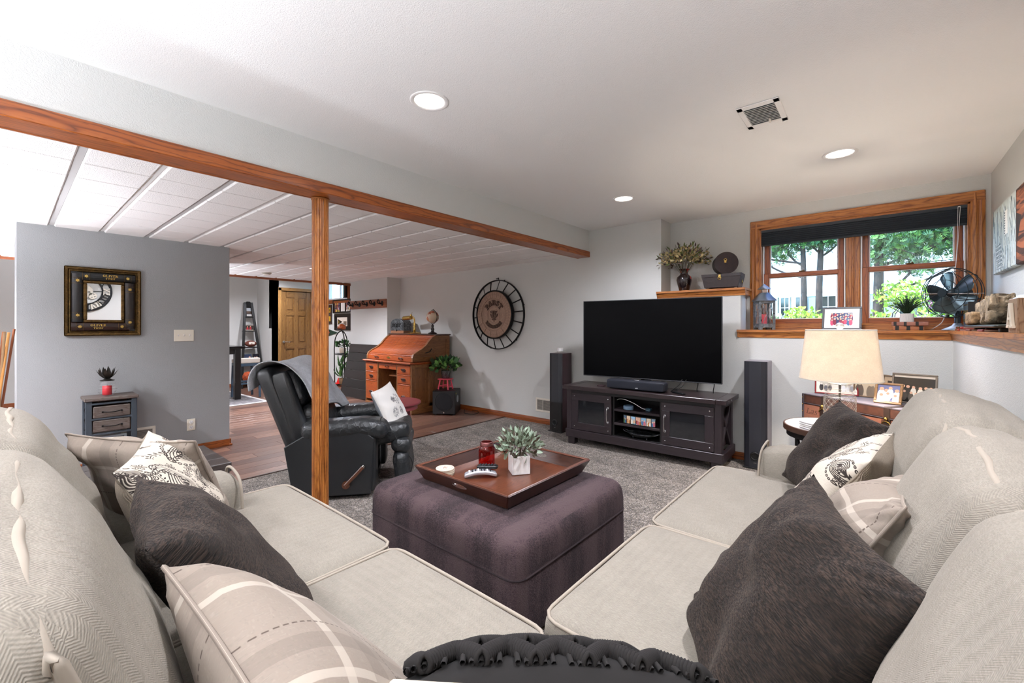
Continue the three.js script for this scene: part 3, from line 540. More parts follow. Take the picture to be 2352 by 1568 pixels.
// ---------------------------------------------------------------- throw pillows
function pillowGeo(w, h, t, seed, o = {}) {
  const N = o.n ?? 44, P = [], UV = [], I = [], pinch = o.pinch ?? 0.07, crumple = o.crumple ?? 0.012;
  for (const side of [1, -1]) for (let j = 0; j <= N; j++) for (let i = 0; i <= N; i++) {
    const a = -1 + 2 * i / N, b = -1 + 2 * j / N;
    let x = w / 2 * a * (1 - pinch * (1 - b * b)), y = h / 2 * b * (1 - pinch * (1 - a * a));
    const f = Math.pow(Math.max(0, (1 - Math.pow(Math.abs(a), 2.6)) * (1 - Math.pow(Math.abs(b), 2.6))), 0.55);
    const edge = smooth(0, 0.25, f);
    let z = side * t / 2 * f;
    const fold = Math.sin((a + b * 0.6) * 4 + 5 * noise3(a * 1.5 + seed, b * 1.5, seed)) * noise3(a * 2 + seed, b * 2 - seed, 3);
    z += side * edge * crumple * (1.4 * noise3(a * 2.3 + seed, b * 2.3, seed * 1.7 + side) + fold);
    const corner = smooth(1.2, 1.9, Math.abs(a) + Math.abs(b)); z += side * corner * edge * 0.004 * Math.sin((a - b) * 30);
    if (o.sag) y -= o.sag * (1 - a * a) * smooth(0.2, 1, b);
    if (o.bend) z += o.bend * a * a;
    P.push(x, y, z);
    UV.push(o.print ? (side > 0 ? a * 0.5 + 0.5 : 0.5 - a * 0.5) : x + side * 0.31, o.print ? b * 0.5 + 0.5 : y);
  }
  const M1 = (N + 1) * (N + 1);
  for (let s = 0; s < 2; s++) for (let j = 0; j < N; j++) for (let i = 0; i < N; i++) {
    const k = s * M1 + j * (N + 1) + i, q = [k, k + 1, k + N + 2, k + N + 1];
    if (s === 0) I.push(q[0], q[1], q[2], q[0], q[2], q[3]); else I.push(q[0], q[2], q[1], q[0], q[3], q[2]);
  }
  const g = new THREE.BufferGeometry();
  g.setAttribute('position', new THREE.Float32BufferAttribute(P, 3)); g.setAttribute('uv', new THREE.Float32BufferAttribute(UV, 2)); g.setIndex(I);
  if (o.frontBack) { const half = I.length / 2; g.addGroup(0, half, 0); g.addGroup(half, half, 1); }
  return smoothNormals(g);
}
function pillowSeam(w, h, pinch, r, N = 20) {
  const e = []; const P = (a, b) => e.push([w / 2 * a * (1 - pinch * (1 - b * b)) * 1.004, h / 2 * b * (1 - pinch * (1 - a * a)) * 1.004, 0]);
  for (let i = 0; i < N; i++) P(-1 + 2 * i / N, -1); for (let i = 0; i < N; i++) P(1, -1 + 2 * i / N); for (let i = 0; i < N; i++) P(1 - 2 * i / N, 1); for (let i = 0; i < N; i++) P(-1, 1 - 2 * i / N);
  return tube(e, r, true, N * 8, 5);
}
function pillow(label, C, yaw, lean, roll, w, h, t, seed, materials, o = {}) {
  const p = thing('throw_pillow', label, 'pillow', C, 0);
  p.rotation.order = 'YXZ'; p.rotation.set(-lean, yaw, roll);
  const geo = pillowGeo(w, h, t, seed, o);
  const m = shadow(new THREE.Mesh(geo, materials)); m.name = 'cover'; p.add(m);
  if (o.seam) part(p, 'piping', pillowSeam(w, h, o.pinch ?? 0.07, o.seamR ?? 0.004), o.seam);
  return p;
}
// printed cloths
function teardrop(g, x, y, s, a, lines) {
  for (let k = 0; k < lines; k++) {
    const q = s * (1 - k / lines * 0.85);
    g.save(); g.translate(x, y); g.rotate(a); g.beginPath();
    g.moveTo(0, q); g.bezierCurveTo(q * 0.9, q * 0.9, q * 0.85, -q * 0.2, q * 0.1, -q * 0.9);
    g.bezierCurveTo(-q * 0.1, -q * 1.25, -q * 0.75, -q * 1.2, -q * 0.72, -q * 0.75); g.bezierCurveTo(-q * 0.45, -q * 1.0, -q * 0.25, -q * 0.75, -q * 0.35, -q * 0.45);
    g.bezierCurveTo(-q * 0.8, 0.05 * q, -q * 0.9, q * 0.9, 0, q); g.stroke(); g.restore();
  }
  g.save(); g.translate(x, y); g.rotate(a);
  for (let k = 0; k < 22; k++) { const th = k / 22 * Math.PI * 2; g.beginPath(); g.ellipse(Math.cos(th) * s * 0.98, Math.sin(th) * s * 1.12, s * 0.055, s * 0.1, th, 0, 7); g.stroke(); }
  for (let k = 0; k < 5; k++) { g.beginPath(); g.ellipse(0, s * 0.42 - k * s * 0.2, s * 0.22 - k * s * 0.035, s * 0.07, 0.4, 0, 7); g.fill(); }
  g.restore();
}
const paisleyTex = canvasTex(1024, 1024, (g) => {
  reseed(77);
  g.fillStyle = '#e6dfd3'; g.fillRect(0, 0, 1024, 1024); g.strokeStyle = '#3b322e'; g.fillStyle = '#3b322e'; g.lineWidth = 6; g.lineCap = 'round';
  const spots = [[250, 300, 170, 0.5], [640, 200, 130, -0.9], [830, 560, 175, 2.4], [420, 700, 150, -2.5], [130, 760, 120, 1.2], [760, 890, 110, 0.2], [960, 180, 90, 2.0], [560, 460, 95, 1.1], [60, 80, 100, -0.3]];
  for (const [x, y, s, a] of spots) { g.fillStyle = '#e6dfd3'; g.beginPath(); g.ellipse(x, y, s * 1.12, s * 1.2, a, 0, 7); g.fill(); g.fillStyle = '#3b322e'; teardrop(g, x, y, s, a, 5); }
  g.lineWidth = 4;
  for (let v = 0; v < 11; v++) {                                   // scalloped vines with dots
    let x = rnd() * 1024, y = rnd() * 1024, a = rnd() * 6.3; g.beginPath(); g.moveTo(x, y); const at = [];
    for (let k = 0; k < 34; k++) { a += (rnd() - 0.46) * 0.6; x += Math.cos(a) * 15; y += Math.sin(a) * 15; g.lineTo(x, y); at.push([x, y, a]); } g.stroke();
    at.forEach(([px, py, pa], k) => { g.beginPath(); if (k % 2) g.ellipse(px + Math.cos(pa + 1.57) * 15, py + Math.sin(pa + 1.57) * 15, 11, 5, pa + 0.8, 0, 7); else g.arc(px + Math.cos(pa - 1.57) * 14, py + Math.sin(pa - 1.57) * 14, 4, 0, 7); k % 4 ? g.fill() : g.stroke(); });
  }
  for (let k = 0; k < 46; k++) { const x = rnd() * 1024, y = rnd() * 1024, n = 6, R = 12 + rnd() * 14; for (let i = 0; i < n; i++) { const th = i / n * 6.283; g.beginPath(); g.ellipse(x + Math.cos(th) * R, y + Math.sin(th) * R, R * 0.55, R * 0.28, th, 0, 7); g.stroke(); } g.beginPath(); g.arc(x, y, 5, 0, 7); g.fill(); }
});
const plaidTex = canvasTex(512, 512, (g) => {
  reseed(91);
  g.fillStyle = '#b3a89d'; g.fillRect(0, 0, 512, 512);
  for (let k = 0; k < 9000; k++) { const v = 150 + rnd() * 60; g.fillStyle = `rgba(${v},${v * 0.95},${v * 0.89},0.35)`; g.fillRect(rnd() * 512, rnd() * 512, 1 + rnd() * 7, 1); g.fillRect(rnd() * 512, rnd() * 512, 1, 1 + rnd() * 7); }
  for (const q of [90, 350]) { g.fillStyle = 'rgba(236,228,216,0.75)'; g.fillRect(q, 0, 16, 512); g.fillRect(0, q, 512, 16); }
  for (const q of [220, 480]) { g.strokeStyle = 'rgba(84,70,62,0.8)'; g.lineWidth = 3; g.setLineDash([7, 4]); g.beginPath(); g.moveTo(q, 0); g.lineTo(q, 512); g.moveTo(0, q); g.lineTo(512, q); g.stroke(); }
  g.fillStyle = 'rgba(120,108,98,0.22)'; for (const q of [150, 410]) { g.fillRect(q, 0, 40, 512); g.fillRect(0, q, 512, 40); }
});
const paisley = phys(0xd8d3cc, 0.95, { map: paisleyTex, bumpMap: T.speckBump, bumpScale: 0.001 });
const plaid = phys(0xc4beb8, 1.0, { map: plaidTex, sheen: 0.4, sheenRoughness: 0.6, sheenColor: srgb(0xcfc4b8) });
const corduroy = phys(0xc9b9a5, 1.0, { bumpMap: sized(T.rib, 0.12, 0.12), bumpScale: 0.004, map: sized(T.linen, 0.3, 0.3) });
const PI = Math.PI;
pillow('grey plaid pillow leaning in the far corner of the left sofa, behind the paisley pillow', [-2.02, 0.70, -0.36], PI / 2 + 2.2, 0.55, 0.05, 0.46, 0.46, 0.17, 3.1, plaid, { print: true, seam: plaid, crumple: 0.018 });
pillow('black and cream paisley pillow with beige ribbed back on the left sofa', [-1.75, 0.69, -0.36], PI - 0.35, 0.50, 0.05, 0.46, 0.46, 0.18, 4.4, [paisley, corduroy], { print: true, frontBack: true });
pillow('dark brown plush pillow on the left sofa between paisley and plaid pillows', [-1.20, 0.69, -0.34], PI - 0.12, 0.68, 0.0, 0.50, 0.50, 0.19, 5.6, M.brownPlush, { crumple: 0.016 });
pillow('grey plaid wool pillow nearest the bottom edge on the left sofa', [-0.66, 0.68, -0.33], PI, 0.70, 0.0, 0.50, 0.50, 0.18, 6.8, plaid, { print: true, seam: plaid, crumple: 0.012 });
pillow('dark brown plush pillow propped against the right sofa arm under the lamp', [-0.15, 0.70, -2.38], -PI / 2 + 0.55, 0.55, -0.1, 0.46, 0.46, 0.18, 7.2, M.brownPlush, { crumple: 0.02 });
pillow('large cream paisley print pillow lying against the right sofa back', [-0.13, 0.69, -1.86], -PI / 2 - 0.12, 0.62, 0.0, 0.50, 0.50, 0.17, 8.3, [paisley, corduroy], { print: true, frontBack: true });
pillow('grey plaid pillow half hidden behind the big brown pillow on the right sofa', [-0.06, 0.69, -1.38], -PI / 2 - 0.1, 0.50, 0.1, 0.46, 0.46, 0.18, 9.9, plaid, { print: true, seam: plaid, crumple: 0.02 });
pillow('big crumpled dark brown plush pillow in the right foreground', [-0.17, 0.67, -1.10], -PI / 2 + 0.42, 0.62, -0.05, 0.52, 0.50, 0.22, 11.3, M.brownPlush, { crumple: 0.028, pinch: 0.09 });
{ // macrame pillow in the corner of the sectional
  const w = 0.50, h = 0.44, t = 0.17, seed = 13.7, cloth = phys(0x161311, 0.95), cord = phys(0x1a1614, 0.95);
  const p = pillow('black knotted macrame pillow with cream piping in the sofa corner', [-0.44, 0.585, -0.60], -PI / 2 - PI / 4 - 0.08, 0.66, 0.14, w, h, t, seed, cloth, { seam: mat(0xe0d2ba, 0.9), seamR: 0.006, pinch: 0.05, crumple: 0.006 });
  const onFace = (a, b) => { const f = Math.pow(Math.max(0, (1 - Math.pow(Math.abs(a), 2.6)) * (1 - Math.pow(Math.abs(b), 2.6))), 0.55); return new THREE.Vector3(w / 2 * a * (1 - 0.05 * (1 - b * b)), h / 2 * b * (1 - 0.05 * (1 - a * a)), t / 2 * f + 0.006); };
  const rope = (a0, b0, a1, b1, r, bumps) => { const q = []; for (let k = 0; k <= 14; k++) { const s = k / 14; q.push(onFace(lerp(a0, a1, s), lerp(b0, b1, s)).add(new THREE.Vector3(0, 0, r * 0.6))); } const g = [tube(q, r, false, 40, 6)]; if (bumps) { const c = new THREE.CatmullRomCurve3(q); for (let k = 0; k < bumps; k++) { const s = (k + 0.5) / bumps, P0 = c.getPointAt(s), tg = c.getTangentAt(s); const e = tidy(new THREE.TorusGeometry(r * 1.05, r * 0.45, 5, 9)); e.applyQuaternion(new THREE.Quaternion().setFromUnitVectors(new THREE.Vector3(0, 0, 1), tg)); g.push(e.translate(P0.x, P0.y, P0.z)); } } return g; };
  for (let i = -3; i < 3; i++) for (let j = -2; j < 3; j++) {
    const a = i / 3 + 0.02, b = j / 3 + 0.1, s = 1 / 3;
    if (b > 0.95 || b < -0.97) continue;
    part(p, 'macrame_cord', rope(Math.max(-0.95, a), clamp(b, -0.95, 0.95), a + s / 2, clamp(b + s / 2, -0.95, 0.95), 0.0095, 12), cord);
    part(p, 'macrame_cord', rope(Math.min(0.95, a + s), clamp(b, -0.95, 0.95), a + s / 2, clamp(b + s / 2, -0.95, 0.95), 0.0095, 12), cord);
    const thin = []; for (let k = 1; k < 6; k++) { const u = a + s * k / 6, half = s / 2 * (1 - Math.abs(k - 3) / 3) * 0.9 + 0.02; thin.push(...rope(clamp(u, -0.95, 0.95), clamp(b + s / 2 - half, -0.95, 0.95), clamp(u, -0.95, 0.95), clamp(b + s / 2 + half * 0.2, -0.95, 0.95), 0.0045, 0)); }
    part(p, 'macrame_strands', thin, cord);
  }
}
// ---------------------------------------------------------------- ottoman and tray
{
  const o = thing('ottoman', 'large square dark brown plush ottoman carrying the wooden tray', 'ottoman', [-1.575, 0, -1.735]);
  const w = 1.05, d = 0.95, h = 0.44;
  part(o, 'cushion', softBox(w, 0.2, d, 0.075, [30, 10, 30], (q) => { const a = q.x / w * 2, b = q.z / d * 2; if (q.y > 0) q.y += 0.012 * (1 - a * a) * (1 - b * b) + 0.004 * noise3(q.x * 4, q.z * 4, 2); }), M.ottoman, [0, h - 0.1, 0]);
  part(o, 'skirt', softBox(w * 0.992, 0.40, d * 0.992, 0.05, [30, 14, 30], (q) => { const f = smooth(0.1, -0.2, q.y), e = 0.008 * noise3(q.x * 5 + 3, q.z * 5, 1) * f; q.x += Math.sign(q.x) * e; q.z += Math.sign(q.z) * e; }), M.ottoman, [0, 0.202, 0]);
  part(o, 'seam', tube(loop(w * 0.996, d * 0.996, h - 0.155, 0.055), 0.004, true, 120, 5), M.ottoman);
}
{
  const X0 = -1.895, X1 = -1.24, Z0 = -2.12, Z1 = -1.425, Y0 = 0.457, hh = 0.068;
  const t = thing('serving_tray', 'dark walnut serving tray with flared sides and cut-out handles on the ottoman', 'tray', [(X0 + X1) / 2, Y0, (Z0 + Z1) / 2]);
  const W = X1 - X0, D = Z1 - Z0, fl = 0.035, w = W - 2 * fl, d = D - 2 * fl;
  part(t, 'bottom', bx(w + 0.012, 0.012, d + 0.012, 0, 0.006, 0, 0.002, 'z'), M.walnut);
  const ang = Math.atan2(fl, hh), L = Math.hypot(fl, hh);
  const side = (len, hole) => { const e = []; if (hole) for (let k = 0; k < 24; k++) { const a = -k / 24 * 2 * PI; e.push([Math.cos(a) * 0.055, L * 0.52 + Math.sin(a) * 0.015]); } return prism([[-len / 2, 0], [len / 2, 0], [len / 2 + fl, L], [-len / 2 - fl, L]], 0.012, 0.002, 4, hole ? [e] : []); };
  for (const s of [1, -1]) {
    part(t, 'side', boxUV(mv(side(w, true), 0, 0, -0.006, ang).translate(0, 0.006, d / 2), 'x').rotateY(s > 0 ? 0 : PI), M.walnutDark);
    part(t, 'side', boxUV(mv(side(d, false), 0, 0, -0.006, ang).translate(0, 0.006, w / 2), 'x').rotateY(s * PI / 2), M.walnutDark);
  }
  part(t, 'rim', [bx(W + 0.006, 0.009, 0.017, 0, hh + 0.003, D / 2 - 0.006, 0.003), bx(W + 0.006, 0.009, 0.017, 0, hh + 0.003, -D / 2 + 0.006, 0.003), bx(0.017, 0.009, D - 0.02, W / 2 - 0.006, hh + 0.003, 0, 0.003), bx(0.017, 0.009, D - 0.02, -W / 2 + 0.006, hh + 0.003, 0, 0.003)], M.walnut);
}
const TRAY = 0.470;
{ // pink glass canning jar
  const j = thing('glass_jar', 'translucent pink glass canning jar standing on the tray', 'jar', [-1.70, TRAY, -1.77]);
  const g = phys(0xf08a7e, 0.04, { transmission: 1, thickness: 0, ior: 1.45 });
  part(j, 'body', lathe([[0.0001, 0.004], [0.034, 0.002], [0.044, 0.012], [0.0465, 0.03], [0.0465, 0.10], [0.043, 0.118], [0.034, 0.13], [0.034, 0.135], [0.0325, 0.135], [0.0325, 0.129], [0.041, 0.116], [0.0445, 0.10], [0.0445, 0.03], [0.042, 0.014], [0.033, 0.006], [0.0001, 0.007]], 40), g);
  part(j, 'screw_band', [lathe([[0.033, 0.13], [0.0375, 0.13], [0.0375, 0.148], [0.034, 0.151], [0.030, 0.151], [0.030, 0.148], [0.033, 0.146], [0.033, 0.13]], 40), ring(0.0375, 0.0012).rotateX(PI / 2).translate(0, 0.136, 0), ring(0.0375, 0.0012).rotateX(PI / 2).translate(0, 0.142, 0)], mat(0x8a5a58, 0.35, { metalness: 0.9 }));
}
function leafGeo(L, W, fold = 0.25) {                     // a small folded leaf along +Y
  const p = [], idx = [], n = 4;
  for (let k = 0; k <= n; k++) { const t = k / n, w = W * Math.sin(Math.PI * Math.pow(t, 0.8)) * 0.5, z = -0.35 * L * t * t * fold; p.push(-w, L * t, z + w * fold, 0, L * t, z, w, L * t, z + w * fold); }
  for (let k = 0; k < n; k++) { const a = k * 3; idx.push(a, a + 1, a + 4, a, a + 4, a + 3, a + 1, a + 2, a + 5, a + 1, a + 5, a + 4); }
  const g = new THREE.BufferGeometry(); g.setAttribute('position', new THREE.Float32BufferAttribute(p, 3)); g.setIndex(idx); g.computeVertexNormals();
  return tidy(g);
}
function place(g, pos, dir, spin = 0, s = 1) {             // +Y of the geometry goes along dir
  const q = new THREE.Quaternion().setFromUnitVectors(new THREE.Vector3(0, 1, 0), new THREE.Vector3(...dir).normalize());
  return g.clone().rotateY(spin).scale(s, s, s).applyQuaternion(q).translate(...pos);
}
function bushy(R, n, leaf, y0, seed, up = 0.3, squash = 0.9) { // leaves all over a rounded head, each with its own direction
  reseed(seed); const out = [];
  for (let k = 0; k < n; k++) {
    const u = rr(-up, 1), th = rnd() * 2 * PI, r = R * Math.pow(rnd(), 0.45), c = Math.sqrt(Math.max(0, 1 - u * u));
    const P = [r * c * Math.cos(th), y0 + r * u * squash, r * c * Math.sin(th)];
    out.push(place(leaf, P, [c * Math.cos(th) + rr(-0.6, 0.6), u + 0.35 + rr(-0.5, 0.5), c * Math.sin(th) + rr(-0.6, 0.6)], rnd() * 6.3, rr(0.7, 1.25)));
  }
  return out;
}
function stems(R, n, y0, h, seed, r = 0.002) { reseed(seed); const out = []; for (let k = 0; k < n; k++) { const th = rnd() * 6.3, q = R * Math.sqrt(rnd()); out.push(tube([[0.2 * q * Math.cos(th), y0, 0.2 * q * Math.sin(th)], [0.6 * q * Math.cos(th), y0 + h * 0.5, 0.6 * q * Math.sin(th)], [q * Math.cos(th), y0 + h * (0.7 + 0.3 * rnd()), q * Math.sin(th)]], r, false, 6, 4)); } return out; }
{ // artificial sage plant in a square white pot
  const p = thing('potted_plant', 'bushy sage green plant in a square white pot on the tray', 'plant', [-1.517, TRAY, -1.838], -0.62);
  part(p, 'pot', [bx(0.10, 0.10, 0.006, 0, 0.05, 0.047, 0.003), bx(0.10, 0.10, 0.006, 0, 0.05, -0.047, 0.003), bx(0.006, 0.10, 0.09, 0.047, 0.05, 0, 0.003), bx(0.006, 0.10, 0.09, -0.047, 0.05, 0, 0.003), bx(0.096, 0.006, 0.096, 0, 0.004, 0, 0.002)], M.white);
  part(p, 'soil', bx(0.09, 0.01, 0.09, 0, 0.088, 0, 0.001), M.sageBrown);
  part(p, 'stem', stems(0.09, 16, 0.08, 0.10, 5), M.sageBrown);
  const lf = leafGeo(0.036, 0.017);
  for (const [m, n, sd] of [[M.sage, 190, 21], [M.sageDark, 90, 23], [M.sageBrown, 80, 25], [mat(0xb9c7b4, 0.7, { side: THREE.DoubleSide }), 60, 27]]) { const q = part(p, 'leaves', bushy(0.118, n, lf, 0.145, sd, 0.45, 0.72), m); q.userData.kind = 'stuff'; }
}
{ // two remotes, one lying across the other; round coasters
  const r1 = thing('remote_control', 'silver and grey curved remote control lying on the tray', 'remote', [-1.62, TRAY, -1.64], 0.85);
  part(r1, 'body', softBox(0.175, 0.024, 0.046, 0.011, [20, 4, 8], (q) => { q.y += 0.016 * (1 - Math.pow(q.x / 0.0875, 2)); }).translate(0, 0.012, 0), mat(0xc9cbd0, 0.25, { metalness: 0.6 }));
  for (let k = 0; k < 8; k++) for (let j = -1; j <= 1; j++) part(r1, 'button', disc(0.0042, 0.004, 10).translate(-0.06 + k * 0.016, 0.041 - 0.016 * Math.pow((-0.06 + k * 0.016) / 0.0875, 2), j * 0.012), k % 3 ? M.darkGrey : M.white);
  const r2 = thing('remote_control', 'small black remote control resting across the silver remote on the tray', 'remote', [-1.615, TRAY + 0.037, -1.688], 0.55);
  part(r2, 'body', softBox(0.115, 0.018, 0.04, 0.008, [12, 4, 6]).translate(0, 0.009, 0), M.black);
  for (let k = 0; k < 6; k++) for (let j = -1; j <= 1; j++) part(r2, 'button', disc(0.0045, 0.003, 10).translate(-0.04 + k * 0.016, 0.019, j * 0.011), M.darkGrey);
  r2.rotation.z = 0.04;
}
const coasterTex = canvasTex(256, 256, (g) => { g.fillStyle = '#d8cdb9'; g.fillRect(0, 0, 256, 256); g.strokeStyle = '#8a4e3a'; g.fillStyle = '#7a4636'; g.lineWidth = 6; g.beginPath(); g.arc(128, 128, 108, 0, 7); g.stroke(); g.lineWidth = 2; g.beginPath(); g.arc(128, 128, 70, 0, 7); g.stroke(); g.fillRect(80, 108, 96, 12); g.fillRect(92, 130, 72, 10); g.fillRect(86, 150, 84, 8); for (let k = 0; k < 26; k++) { const a = k / 26 * 6.283; g.fillRect(128 + Math.cos(a) * 89 - 4, 128 + Math.sin(a) * 89 - 4, 8, 8); } });
const coasterMat = mat(0xffffff, 0.6, { map: coasterTex });
const COASTERS = [[-1.80, TRAY, -1.545, 4, 0.1, 'on the tray beside the remotes'], [-2.80, 0.56, -0.60, 2, 0.11, 'on the dark end table']];
for (const [x, y, z, n, R2, where] of COASTERS) for (let k = 0; k < n; k++) {
  const c = thing('coaster', `round cream coaster, ${['bottom', 'second', 'third', 'topmost'][n === 2 ? k * 3 : k]} of the stack ${where}`, 'coaster', [x + 0.002 * (k % 2), y + k * 0.0095, z - 0.002 * (k % 3)], k * 0.7, `coasters stacked ${where}`);
  part(c, 'disc', lathe([[0.0001, 0], [0.048, 0], [0.05, 0.002], [0.05, 0.007], [0.048, 0.009], [0.0001, 0.009]], 36), M.cream);
  part(c, 'printed_face', new THREE.CircleGeometry(0.047, 36).rotateX(-PI / 2).translate(0, 0.0092, 0), coasterMat);
}
// ---------------------------------------------------------------- recliner, throw, cushion
{
  const r = thing('recliner', 'black leather recliner with wooden lever, turned towards the television', 'armchair', [-3.181, 0, -2.011], Math.atan2(0.64, -0.768));
  const so = (w, h, d, rad, x, y, z, rx = 0, seg = [12, 8, 14], fn = null) => mv(softBox(w, h, d, rad, seg, fn), x, y, z, rx);
  const puff = (k) => (q) => { const n = k * (noise3(q.x * 9 + 4, q.y * 9, q.z * 9) + 0.6 * noise3(q.z * 16, q.x * 16, 3)); q.x += n; q.y += n; };
  const outline = [[-0.01, 0.04], [0.015, 0.44], [-0.05, 0.49], [-0.48, 0.47], [-0.60, 0.40], [-0.55, 0.10], [-0.53, 0.04]];
  for (const x of [-0.345, 0.4]) part(r, 'side_panel', boxUV(prism(outline, 0.055, 0.006).rotateY(-PI / 2)).translate(x, 0, 0), M.leather);
  for (const s of [-1, 1]) {
    part(r, 'front_panel', so(0.15, 0.42, 0.06, 0.025, s * 0.32, 0.255, 0.0), M.leather);
    const a = part(r, 'arm', so(0.205, 0.145, 0.62, 0.068, s * 0.315, 0.515, -0.195, 0.03, [14, 12, 26], (q) => { puff(0.006)(q); q.y -= 0.02 * smooth(0.1, 0.31, q.z) - 0.012 * Math.sin(q.z * 7); const e = smooth(0.2, 0.31, q.z); q.y += e * 0.004 * Math.sin(Math.atan2(q.y, q.x) * 14); }), M.leatherSoft);
    part(a, 'seam', tube([[s * 0.315 - 0.1, 0.5, 0.06], [s * 0.315 - 0.07, 0.565, 0.06], [s * 0.315, 0.583, 0.06], [s * 0.315 + 0.07, 0.565, 0.06], [s * 0.315 + 0.1, 0.5, 0.06]], 0.003), M.black);
  }
  part(r, 'seat', so(0.46, 0.17, 0.64, 0.07, 0, 0.415, -0.055, -0.06, [18, 8, 24], puff(0.010)), M.leatherSoft);
  part(r, 'seat_front', so(0.50, 0.13, 0.16, 0.06, 0, 0.335, 0.20, 0.1, [18, 8, 10], puff(0.007)), M.leatherSoft);
  const f = part(r, 'footrest', so(0.52, 0.25, 0.13, 0.06, 0, 0.165, 0.205, -0.12, [24, 14, 8], (q) => { q.z += 0.004 * Math.sin(q.x * 90) * smooth(0, 0.06, q.z); puff(0.006)(q); }), M.leatherSoft);
  part(f, 'seam', tube([[-0.2, 0.29, 0.225], [-0.215, 0.2, 0.285], [-0.21, 0.1, 0.265], [-0.2, 0.06, 0.23]], 0.003), M.black);
  part(r, 'back_shell', so(0.77, 0.66, 0.11, 0.04, 0, 0.66, -0.655, -0.36, [14, 12, 6]), M.leather);
  part(r, 'back_wing', [so(0.10, 0.55, 0.13, 0.045, -0.335, 0.68, -0.575, -0.32), so(0.10, 0.55, 0.13, 0.045, 0.335, 0.68, -0.575, -0.32)], M.leather);
  part(r, 'back_cushion', so(0.58, 0.27, 0.16, 0.075, 0, 0.55, -0.465, -0.3, [22, 12, 12], puff(0.014)), M.leatherSoft);
  part(r, 'headrest', so(0.60, 0.29, 0.19, 0.08, 0, 0.80, -0.60, -0.36, [22, 12, 12], puff(0.014)), M.leatherSoft);
  part(r, 'base', bx(0.66, 0.05, 0.52, 0, 0.025, -0.28, 0.005), M.black);
  const lv = part(r, 'lever', [beamBox([-0.425, 0.105, -0.185], [-0.43, 0.245, -0.052], 0.012, 0.026, 0.005), disc(0.026, 0.014, 24).rotateZ(PI / 2).translate(-0.418, 0.112, -0.178)], wood(0x6b3f2a, T.fine, 0.35, 0.3, 0.1));
  part(lv, 'tip', bar([-0.43, 0.243, -0.056], [-0.43, 0.254, -0.046], 0.010, 10), M.nickel);
  part(lv, 'pivot', disc(0.03, 0.008, 24).rotateZ(PI / 2).translate(-0.408, 0.112, -0.178), M.walnutDark);
}
function drape(path, x0, x1, th, fn, N = 26, K = 30) {     // cloth with thickness hanging along a (z, y) path
  const c = new THREE.CatmullRomCurve3(path.map(([z, y]) => new THREE.Vector3(0, y, z)));
  const grid = []; for (let k = 0; k <= K; k++) { const row = []; for (let i = 0; i <= N; i++) { const u = i / N, t = k / K, p = fn(u, t), q = c.getPointAt(clamp(p.t)), g = c.getTangentAt(clamp(p.t)), nrm = new THREE.Vector3(0, g.z, -g.y); row.push([new THREE.Vector3(lerp(x0, x1, u) + (p.x ?? 0), q.y + nrm.y * p.off, q.z + nrm.z * p.off), nrm]); } grid.push(row); }
  const P = [], UV = [], I = [], M1 = (N + 1) * (K + 1);
  for (const s of [1, 0]) grid.forEach((row, k) => row.forEach(([p, n], i) => { P.push(p.x, p.y + n.y * th * s, p.z + n.z * th * s); UV.push(lerp(x0, x1, i / N), k * 0.03); }));
  const quad = (a, b, d, e) => I.push(a, b, d, a, d, e);
  for (let k = 0; k < K; k++) for (let i = 0; i < N; i++) { const a = k * (N + 1) + i, b = a + 1, d = a + N + 2, e = a + N + 1; quad(a, b, d, e); quad(a + M1, e + M1, d + M1, b + M1); }
  for (let i = 0; i < N; i++) { quad(i + M1, i + 1 + M1, i + 1, i); const a = K * (N + 1) + i; quad(a, a + 1, a + 1 + M1, a + M1); }
  for (let k = 0; k < K; k++) { const a = k * (N + 1), b = a + N + 1; quad(a, b, b + M1, a + M1); const e = a + N, f = b + N; quad(e + M1, f + M1, f, e); }
  const g = new THREE.BufferGeometry(); g.setAttribute('position', new THREE.Float32BufferAttribute(P, 3)); g.setAttribute('uv', new THREE.Float32BufferAttribute(UV, 2)); g.setIndex(I);
  return smoothNormals(g);
}
